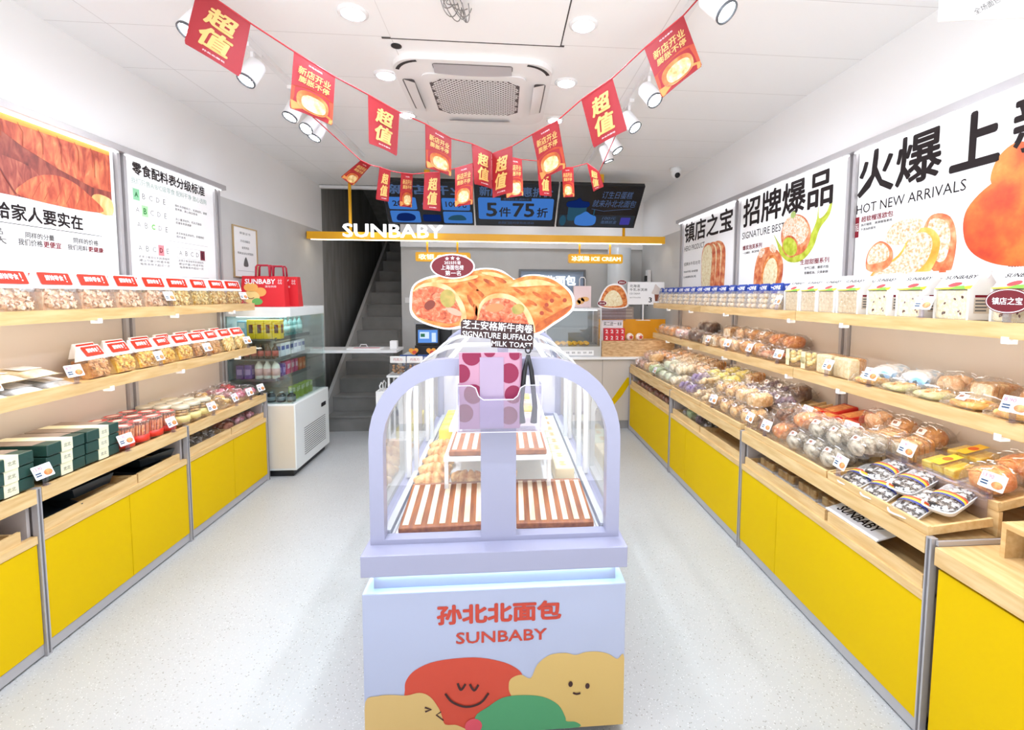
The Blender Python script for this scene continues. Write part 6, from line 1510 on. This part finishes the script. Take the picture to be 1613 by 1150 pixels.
# ---------------- bread side: upper shelf
def blue_pouch(kind):
    t = thing('blue_top_pouch', None, None); w, d, h = .125, .075, .18
    dep = lambda z: d/2*max(0, 1-(z/h)**1.8)+.001
    m = MB()
    for k in range(3):
        for i in range(2): m.blob((-.028+.056*i, -.012+.004*k, .022+.036*k), .027, .02, .018, crust('e0b878', 'fdf3dc', 40, .1), .05, i+k, 10, 7)
    m.build('small_cakes', None, t)
    g = [[V((-w/2, -dep(h*f), h*f)), V((0, -dep(h*f)*1.03, h*f)), V((w/2, -dep(h*f), h*f)), V((w/2, dep(h*f), h*f)), V((-w/2, dep(h*f), h*f))] for f in (0, .2, .45, .72, .86, 1)]
    MB().sheet(g[:4], None, False, True).build('pouch', clear('milky_film', (.97, .97, .98), .2, .06, .4, haze=.12, bump=.4), t)
    MB().sheet(g[3:], None, False, True).build('blue_header', mat('header_blue', '24439a', .4), t)
    z0, z1 = h*.73, h*.98; F = Fr((0, -dep(z0)*1.03-.002, z0), (1, 0, 0), (0, dep(z0)-dep(z1), z1-z0))
    m = MB(); text(m, '一口牛乳', F, -w*.44, w*.44, .004, .036, PAPER, .002, bold=.04); text(m, '小面包', F, -w*.3, w*.3, -.022, -.002, mat('header_blue', '24439a', .4), .003, bold=.015); m.build('header_print', None, t)
    return t
BUILD['bluep'] = blue_pouch
for i in range(16):
    place('bluep', (1.845, 5.27-.152*i, 1.5062), (0, 0, TRi+jit(i, .12)), '%s blue-topped cake pouch from the checkout, front of upper bread shelf' % ORD[i], 'cake pouch', 'blue-topped pouches on the upper bread shelf')
for i in range(14):
    place('bluep', (1.95, 5.2-.165*i, 1.5062), (0, 0, TRi+jit(i+4, .1)), '%s blue-topped pouch from the checkout in the back row, upper bread shelf' % ORD[i], 'cake pouch', 'blue-topped pouches in the back row')
def bread_bag(kind):
    t = thing('bagged_toast_loaf', None, None); w, d, h = .145, .11, .125; top = .062
    c1, c2 = {'toast_grain': ('cdb48c', 'e3d2b2'), 'toast_raisin': ('efe0b0', 'faf2d6')}[kind]
    m = MB(); m.box(-w/2+.006, w/2-.006, -d/2+.004, d/2-.004, .004, h-.003, b=.008); m.build('bread', crust(c1, c2, 90, .2), t)
    if kind == 'toast_raisin':
        m = MB(); rnd = random.Random(4)
        for i in range(9): m.poly(ell(rnd.uniform(-.05, .05), rnd.uniform(.02, .11), .006, .004, 8, rnd.uniform(0, 3)), FRONT(0, -d/2+.0035, 0), .0003)
        m.build('raisins', mat('raisin', '6b3a2a', .5), t)
    W_ = mat('wrapper_white', 'f6f5f1', .4)
    m = MB()
    for x in (-1, 1): m.box(min(x*w/2, x*(w/2-.008)), max(x*w/2, x*(w/2-.008)), -d/2-.001, d/2+.001, 0, h, W_)
    m.box(-w/2, w/2, -d/2-.001, d/2+.001, 0, .004, W_)
    zt = h+top
    vs = [(-w/2, -d/2, h), (w/2, -d/2, h), (w/2, d/2, h), (-w/2, d/2, h), (-w/2-.004, -.002, zt), (w/2+.004, -.002, zt), (w/2+.004, .002, zt), (-w/2-.004, .002, zt), (-w/2-.004, -.002, zt+.018), (w/2+.004, -.002, zt+.018), (w/2+.004, .002, zt+.018), (-w/2-.004, .002, zt+.018)]
    m.add(vs, [(0, 1, 5, 4), (2, 3, 7, 6), (1, 2, 6, 5), (3, 0, 4, 7), (4, 5, 9, 8), (6, 7, 11, 10), (5, 6, 10, 9), (7, 4, 8, 11), (8, 9, 10, 11)], W_)
    m.build('wrapper', W_, t)
    MB().poly(rect(-w/2+.008, w/2-.008, .004, h), FRONT(0, -d/2-.0005, 0), 0).build('film_window', FILM, t)
    F = Fr((0, -d/2, h), (1, 0, 0), (0, d/2, top)); H = math.hypot(d/2, top); m = MB()
    m.poly([(-w/2, 0), (w/2, 0), (w/2, .02), (.02, .012), (-w/2, .006)], F, .001, mat('wrap_yellow', 'f2df1e', .5)); m.poly([(-.01, 0), (.055, 0), (.04, .018), (.01, .016)], F, .0015, mat('wrap_green', '7cc93c', .5)); m.poly(ell(.0, .024, .026, .012, 18, .2), F, .002, mat('wrap_red', 'e0474a', .5))
    text(m, 'SUNBABY', F, -.062, .062, H*.66, H*.9, DINK, .0015, bold=.02)
    Fs = Fr((w/2+.0005, 0, 0), (0, 1, 0), (0, 0, 1)); m.poly(rect(-.035, .035, .03, .09), Fs, .0008, mat('side_beige', 'd9cbb8', .5))
    for k in range(4): m.poly(rect(-.03, .02+.003*k, .038+.013*k, .044+.013*k), Fs, .0014, GINK)
    m.poly(rect(-.032, .032, .092, .102), Fs, .0008, DRED)
    m.build('print', None, t)
    return t
BUILD['toast_grain'] = BUILD['toast_raisin'] = bread_bag
for i, (y, r) in enumerate(((2.79, 0), (2.63, .02), (2.475, -.02), (2.315, .05), (2.11, -.1), (1.935, -.02), (1.745, .03), (1.52, -.12), (1.33, .05))):
    place('toast_grain' if i < 4 else 'toast_raisin', (1.865, y, 1.5062), (0, 0, TRi+r), '%s bagged %s toast loaf from the blue pouches, front of upper bread shelf' % (ORD[i], 'grain' if i < 4 else 'raisin'), 'bread loaf', 'bagged toast loaves on the upper bread shelf')
for i, y in enumerate((2.7, 2.54, 2.38, 2.2, 2.02, 1.84, 1.63, 1.42)):
    place('toast_grain' if i < 3 else 'toast_raisin', (2.0, y, 1.5062), (0, 0, TRi+jit(i, .06)), '%s bagged toast loaf from the blue pouches in the back row' % ORD[i], 'bread loaf', 'bagged toast loaves in the back row')
cards([(1.775, 2.89, 1.512), (1.775, 1.84, 1.512)], -1, 'upper bread shelf edge', 'checkout', 'price cards on the upper bread shelf')
t = thing('shop_medal_sign', 'oval maroon medal sign clipped to the upper bread shelf edge', 'sign', (1.775, 1.5, 1.5118))
F = RIGHTW(0, 0, 0); MB().prism(ell(0, .075, .075, .045, 32), F, 0, .004).build('plaque', mat('badge_maroon', '6e1420', .5), t)
m = MB(); m.poly(ell(0, .075, .072, .042, 32), F, .0046, PAPER, holes=[ell(0, .075, .069, .039, 32)]); text(m, '镇店之宝', F, -.05, .05, .062, .088, PAPER, .0048, bold=.015); m.build('lettering', None, t)
MB().box(-.006, .006, -.01, .01, 0, .034).build('clip', ACRYL, t)
# ---------------- bread side: lower shelf
def toast_block(kind):
    t = thing('bagged_white_toast', None, None)
    m = MB(); m.box(-.06, .06, -.05, .05, .003, .11, b=.01); m.build('bread', crust('e9d29a', 'f6e8c4', 60, .1), t)
    MB().box(-.061, .061, .0, .052, .002, .112, b=.01).build('crust', crust('a8743a', 'c8924e'), t)
    MB().box(-.065, .065, -.056, .056, .001, .118, b=.008).build('film_bag', FILM, t)
    return t
def nut_tub(kind):
    t = thing('cheese_ball_tub', None, None); m = MB(); rnd = random.Random(6)
    for i in range(22):
        a, z = rnd.uniform(0, 6.3), rnd.uniform(.02, .09); m.blob((.045*math.cos(a), .045*math.sin(a), z), .017, .017, .016, crust('e0bf62', 'f6e4a2', 40, .05), .03, i, 9, 6)
    m.build('cheese_balls', None, t)
    MB().lathe([(.06, 0), (.065, .004), (.068, .105), (.066, .11), (.001, .112)], n=22).build('clear_tub', JARM, t)
    MB().box(-.016, .016, -.0705, -.068, .01, .11).lathe([(.022, 0), (.022, .001)], (0, -.0705, .06), 'y', 16).build('label', mat('tub_label', 'efe3b2', .5), t)
    return t
def blue_bag(kind):
    t = thing('blue_white_bread_bag', None, None)
    m = pillow(.15, .15, .09, 21, rough=.04); m.mats = []; m.build('bag', mat('bag_milky_blue', 'eef2f6', .3, col2='8ec2e8', scale=9, ramp=(.5, .62)), t); return t
BUILD['toastw'] = toast_block; BUILD['tub'] = nut_tub; BUILD['bluebag'] = blue_bag
mid = [('orange_bun', 5.24), ('orange_bun', 5.08), ('orange_bun', 4.92), ('pink_roll', 4.72), ('pink_roll', 4.55), ('choc_loaf', 4.37), ('choc_loaf', 4.2), ('sliced_loaf', 4.03), ('sliced_loaf', 3.88), ('peach_bun', 3.72), ('peach_bun', 3.56), ('brown_bun', 3.4), ('brown_bun', 3.25), ('clear_sticks', 3.09), ('clear_sticks', 2.95), ('tub', 2.79), ('tub', 2.645), ('toastw', 2.49), ('toastw', 2.35), ('flat_pizza', 2.19), ('pale_flat', 2.02), ('pale_flat', 1.85), ('flat_pizza', 1.68), ('flat_pizza', 1.51), ('flat_pizza', 1.34)]
D = lambda k: K[k][1] if k in K else {'toastw': 'white toast block in clear film', 'tub': 'clear tub of yellow cheese balls', 'bluebag': 'blue and white bread bag', 'red_pack': 'red printed bread pack', 'cookie_tray': 'white tray of black-speckled sweets with striped band', 'cbox_yellow': 'clear box of yellow cakes'}[k]
CAT = lambda k: 'toast' if k == 'toastw' else 'tub' if k == 'tub' else 'cake box' if k == 'cbox_yellow' else 'sweets tray' if k == 'cookie_tray' else 'bread bag'
def row(items, xc, z, a, ref, where, grp, dz=0):
    cnt = {}
    for i, (k, y) in enumerate(items):
        cnt[k] = cnt.get(k, 0)+1
        n_ = sum(1 for q in items if q[0] == k)
        lab = ('%s %s from the %s, %s' % (ORD[cnt[k]-1], D(k), ref, where)) if n_ > 1 else '%s, %s' % (D(k), where)
        place(k, (xc, y, z), (a, 0, TRi+(jit(i, .12) if k != 'toastw' else jit(i, .05))), lab, CAT(k), grp)
row(mid, 1.873, 1.1562, 0, 'checkout', 'front, lower bread shelf', 'breads on the lower bread shelf')
midb = [('orange_bun', 5.16), ('orange_bun', 5.0), ('pink_roll', 4.62), ('choc_loaf', 4.3), ('choc_loaf', 4.12), ('sliced_loaf', 3.95), ('peach_bun', 3.64), ('brown_bun', 3.47), ('brown_bun', 3.32), ('brown_bun', 3.17), ('clear_sticks', 3.0), ('bluebag', 2.24), ('bluebag', 2.06), ('peach_bun', 1.9), ('sliced_loaf', 1.74), ('brown_bun', 1.57), ('brown_bun', 1.4)]
row(midb, 2.028, 1.1562, 0, 'checkout', 'back row, lower bread shelf', 'breads in the back row of the lower bread shelf')
for i, (y, k) in enumerate(((4.42, 'choc_loaf'), (4.25, 'choc_loaf'), (3.88, 'sliced_loaf'), (3.68, 'peach_bun'), (3.5, 'brown_bun'), (3.34, 'brown_bun'), (3.18, 'amber_bun'), (3.02, 'amber_bun'))):
    place(k, (2.0, y, 1.235), (.1, 0, TRi+jit(i, .2)), '%s lying on others, lower bread shelf, %s from checkout' % (D(k), ORD[i]), 'bread bag', 'bags stacked on the lower bread shelf')
cards([(1.775, y, 1.162) for y in (4.5, 3.9, 3.55, 3.22, 2.86, 2.4, 2.1, 1.46)], -1, 'lower bread shelf edge', 'checkout', 'price cards on the lower bread shelf')
# ---------------- bread side: deck with two rows of trays
A1, A2 = .1, .2
def deck_tray(xf, z, a, dep, y0, y1, hl, label):
    yc = (y0+y1)/2; w = (y1-y0)/2
    t = thing('wooden_display_tray', label, 'tray', (xf, yc, z), 0, 'wooden display trays on the bread deck', (a, 0, TRi))
    MB().box(-w, w, 0, .012, 0, hl).build('front_lip', OAKX, t)
    MB().box(-w, w, .012, dep, 0, .006).build('tray_floor', OAKX, t)
    MB().box(-w, -w+.01, .012, dep, .006, .03).build('tray_side', OAKX, t); MB().box(w-.01, w, .012, dep, .006, .03).build('tray_side', OAKX, t)
FY = [(1.47, 1.98, 'under the speckled sweets'), (1.99, 2.72, 'under the grey seeded bread'), (2.77, 3.37, 'under the tan croissants'), (3.38, 3.97, 'under the purple twists'), (4.03, 4.66, 'under the pale green rolls'), (4.67, 5.31, 'beside the checkout counter')]
for y0, y1, w in FY:
    deck_tray(1.50, .757, A1, .25, y0, y1, .034, 'front wooden display tray '+w)
    deck_tray(1.765, .835, A2, .31, y0, y1, .034, 'raised back wooden display tray, behind front tray '+w)
    tag(MB().box(1.767, 1.782, y0, y1, .742, .834).build('riser_board', OAK), 'wooden riser board behind the front tray '+w, 'riser', 'riser boards between the tray rows')
for i, (y0, y1) in enumerate(((2.8, 3.35), (2.05, 2.7), (1.5, 1.95))):
    tag(MB().box(1.752, 1.756, y0, y1, .80, .905).build('acrylic_fence', ACRYL), 'clear acrylic fence before the %s' % ('purple-grey rolls', 'red packs', 'boxed yellow cakes'), 'fence') if False else tag(MB().box(1.752, 1.756, y0, y1, .79, .895).build('acrylic_fence', ACRYL), 'clear acrylic fence strip before the '+('purple-grey rolls', 'red packs', 'boxed yellow cakes')[i], 'fence', 'acrylic fences')
fr_ = [('pink_brown', 5.23), ('pink_brown', 5.07), ('tan_roll', 4.9), ('green_roll', 4.74), ('green_roll', 4.58), ('pale_green', 4.41), ('pale_green', 4.25), ('cream_roll', 4.1), ('purple_roll', 3.9), ('purple_roll', 3.74), ('beige_balls', 3.57), ('beige_balls', 3.42), ('tan_croissant', 3.27), ('tan_croissant', 3.12), ('tan_croissant', 2.97), ('tan_croissant', 2.83), ('choc_twist', 2.64), ('amber_bun', 2.49), ('seeded', 2.34), ('seeded', 2.2), ('seeded', 2.07)]
x1 = 1.50+.125*math.cos(A1); z1 = .757+.125*math.sin(A1)+.01
row(fr_, x1, z1, A1, 'checkout', 'front tray row', 'breads in the front trays')
def cookie_tray(kind):
    t = thing('speckled_sweets_tray', None, None); w, L = .05, .105
    g = []
    for f, z in ((.8, 0), (.92, .012), (1, .03), (1.06, .031), (1.06, .027)): g.append([V((p[0], p[1], z)) for p in rrect(-w*f, w*f, -L*f, L*f, .03*f, 5)])
    m = MB().sheet(g, None, True, True); m.add(g[0], [list(range(len(g[0])))]); m.build('white_tray', METW, t)
    m = MB(); rnd = random.Random(2); sp = mat('speckled_sweets', '3c3634', .5, col2='f2f0ec', scale=70, detail=3, ramp=(.44, .54))
    m.blob((0, 0, .022), w*.9, L*.88, .016, sp, .05, 3, 18, 8, .75)
    for i in range(22): m.blob((rnd.uniform(-w*.7, w*.7), rnd.uniform(-L*.75, L*.75), .034), .012, .01, .008, sp, .15, i, 7, 5)
    m.build('sweets', None, t)
    m = MB(); g = [[V((w*1.03*math.cos(PI*k/10), y, .03+.022*math.sin(PI*k/10))) for k in range(11)] for y in (-L*.98, -L*.6, 0, L*.6, L*.98)]
    m.sheet(g, FILM); m.build('film_lid', FILM, t)
    m = MB()
    for j, c in enumerate(('3c4a9a', 'f0c63c', 'd8502c')):
        g = [[V((w*1.05*math.cos(PI*k/10), -.03+.012*j+d, .031+.0235*math.sin(PI*k/10))) for k in range(11)] for d in (0, .012)]; m.sheet(g, mat('band_'+c, c, .5))
    m.build('striped_band', None, t)
    return t
BUILD['cookie_tray'] = cookie_tray
for i, (y, d, r, z) in enumerate(((1.90, .11, .25, 0), (1.77, .105, .35, 0), (1.62, .10, .3, 0), (1.87, .19, .25, .03), (1.73, .19, .3, .033), (1.57, .185, .35, .033))):
    place('cookie_tray', (1.50+d, y, .757+d*math.sin(A1)+.007+z), (A1+(.1 if z else .16), 0, TRi+r), 'white tray of black-speckled sweets with striped band, %s' % ('front, closest to the price card', 'front, middle', 'front, at the tray end', 'back, behind the price card', 'back, middle', 'back, at the tray end')[i], 'sweets tray', 'speckled sweets trays')
def red_pack(kind):
    t = thing('red_bread_pack', None, None)
    MB().box(-.055, .055, -.09, .09, 0, .04, b=.008).build('pack', mat('pack_red', 'c42a1e', .35), t)
    m = MB(); F = Fr((0, 0, .0405), (1, 0, 0), (0, 1, 0)); m.poly(rrect(-.04, .04, -.06, .07, .01), F, 0, mat('pack_orange_window', 'c8702c', .3, col2='e8a860', scale=40)); text(m, '肉松', F, -.03, .03, -.085, -.065, mat('header_gold', 'f2d08a', .5), .0006); m.build('print', None, t)
    return t
BUILD['red_pack'] = red_pack
bk = [('orange_bun', 5.22), ('orange_bun', 5.06), ('orange_bun', 4.9), ('striped_cream', 4.73), ('striped_cream', 4.57), ('striped_cream', 4.4), ('peach_bun', 4.24), ('peach_bun', 4.1), ('yellow_roll', 3.9), ('yellow_roll', 3.74), ('yellow_roll', 3.58), ('purple_grey', 3.32), ('purple_grey', 3.17), ('purple_grey', 3.02), ('purple_grey', 2.87), ('red_pack', 2.64), ('red_pack', 2.51), ('red_pack', 2.38), ('flat_pizza', 2.2), ('sliced_loaf', 2.05), ('sliced_loaf', 1.92), ('cbox_yellow', 1.75), ('orange_roll', 1.57)]
def bx2(d): return 1.765+d*math.cos(A2), .835+d*math.sin(A2)+.01
x2, z2 = bx2(.095); row(bk, x2, z2, A2, 'checkout', 'raised back tray row', 'breads in the raised trays')
bk2 = [('striped_cream', 5.14), ('orange_bun', 4.97), ('peach_bun', 4.8), ('striped_cream', 4.64), ('striped_cream', 4.48), ('sliced_loaf', 4.3), ('sliced_loaf', 4.14), ('yellow_roll', 3.84), ('yellow_roll', 3.66), ('sliced_loaf', 3.5), ('purple_grey', 3.25), ('purple_grey', 3.08), ('choc_loaf', 2.92), ('red_pack', 2.58), ('red_pack', 2.44), ('peach_bun', 2.27), ('brown_bun', 2.12), ('brown_bun', 1.97), ('cbox_yellow', 1.78), ('orange_roll', 1.6), ('sliced_loaf', 1.45) if False else ('orange_bun', 1.5)]
x3, z3 = bx2(.245); row(bk2, x3, z3, A2, 'checkout', 'by the wall in raised trays', 'breads by the wall in the raised trays')
cards([(1.757, y, .872) for y in (4.66, 2.53, 2.19, 1.86, 1.5)], -1, 'raised back tray lip', 'checkout', 'price cards on the raised trays')
cards([(1.508, y, .792) for y in (5.1, 4.5, 3.2, 2.7, 2.52, 1.93)], -1, 'front bread tray lip', 'checkout', 'price cards on the front trays')
up1 = [('pink_brown', 5.15), ('tan_roll', 4.98), ('pale_green', 4.5), ('cream_roll', 4.32), ('cream_roll', 4.17), ('purple_roll', 3.82), ('beige_balls', 3.65), ('tan_croissant', 3.34), ('tan_croissant', 3.2), ('tan_roll', 3.04), ('tan_roll', 2.9), ('choc_twist', 2.57), ('amber_bun', 2.41), ('seeded', 2.27), ('seeded', 2.13), ('seeded', 1.99)]
row(up1, 1.50+.2*math.cos(A1), .757+.2*math.sin(A1)+.085, A1, 'checkout', 'upper layer of the front trays', 'breads in the upper layer of the front trays')
# ---------------- near wooden box on the low counter
t = thing('wooden_riser_box', 'open oak box on the low counter, holding white bags', 'box', (1.66, 1.0, .7355))
MB().box(0, .42, 0, .37, .1, .118).build('top_board', OAK, t)
m = MB(); m.box(0, .42, .355, .37, 0, .1).box(.405, .42, 0, .355, 0, .1); m.build('sides', OAK, t)
for k in range(3):
    o = MB().box(-.1, .1, -.08, .08, 0, .014, b=.005).build('folded_white_bag', PAPER); o.location = (1.8-.01*k, 1.21+.01*k, .736+.0155*k); o.rotation_euler = (0, 0, .15*k)
    tag(o, 'folded white bag, %s of the pile inside the oak box' % ('bottom', 'middle', 'top')[k], 'bag', 'folded white bags')
# ---------------- snack rack in front of the checkout
def rack_bag(kind):
    t = thing('choco_snack_bag', None, None)
    hd, sn = {'rb_choc': ('f0eeea', '5a3424'), 'rb_blue': ('2e4f8a', '3a4a6a')}[kind]
    m = MB(); rnd = random.Random(8)
    for i in range(18): m.blob((rnd.uniform(-.06, .06), rnd.uniform(-.025, .02), rnd.uniform(.02, .1)), .018, .016, .014, crust(sn, 'c89a6c' if kind == 'rb_choc' else '8a9ab8', 40, .1), .1, i, 8, 6)
    m.build('snacks', None, t); MB().box(-.085, .085, -.045, .04, 0, .13, b=.012).build('film_bag', FILM, t)
    MB().box(-.086, .086, -.012, .012, .128, .2, b=.004).build('header_card', mat(kind+'_header', hd, .5), t)
    m = MB(); text(m, '巧克力', FRONT(0, -.0125, 0), -.05, .05, .15, .18, mat('logo_red', 'c2402c', .5) if kind == 'rb_choc' else PAPER, .0006); m.build('header_print', None, t)
    return t
BUILD['rb_choc'] = BUILD['rb_blue'] = rack_bag
for i, (x, y, z, k) in enumerate(((-1.14, 5.13, .721, 'rb_choc'), (-.96, 5.13, .721, 'rb_choc'), (-1.06, 5.26, .721, 'rb_blue'), (-.87, 5.26, .721, 'rb_blue'))):
    place(k, (x, y, z), (0, 0, jit(i, .1)), '%s snack bag with %s header on the low white rack' % (('first', 'second', 'first', 'second')[i], 'white' if k == 'rb_choc' else 'blue'), 'snack bag', 'snack bags on the rack')
C.objects.unlink(_to)
bpy.data.objects.remove(_to)
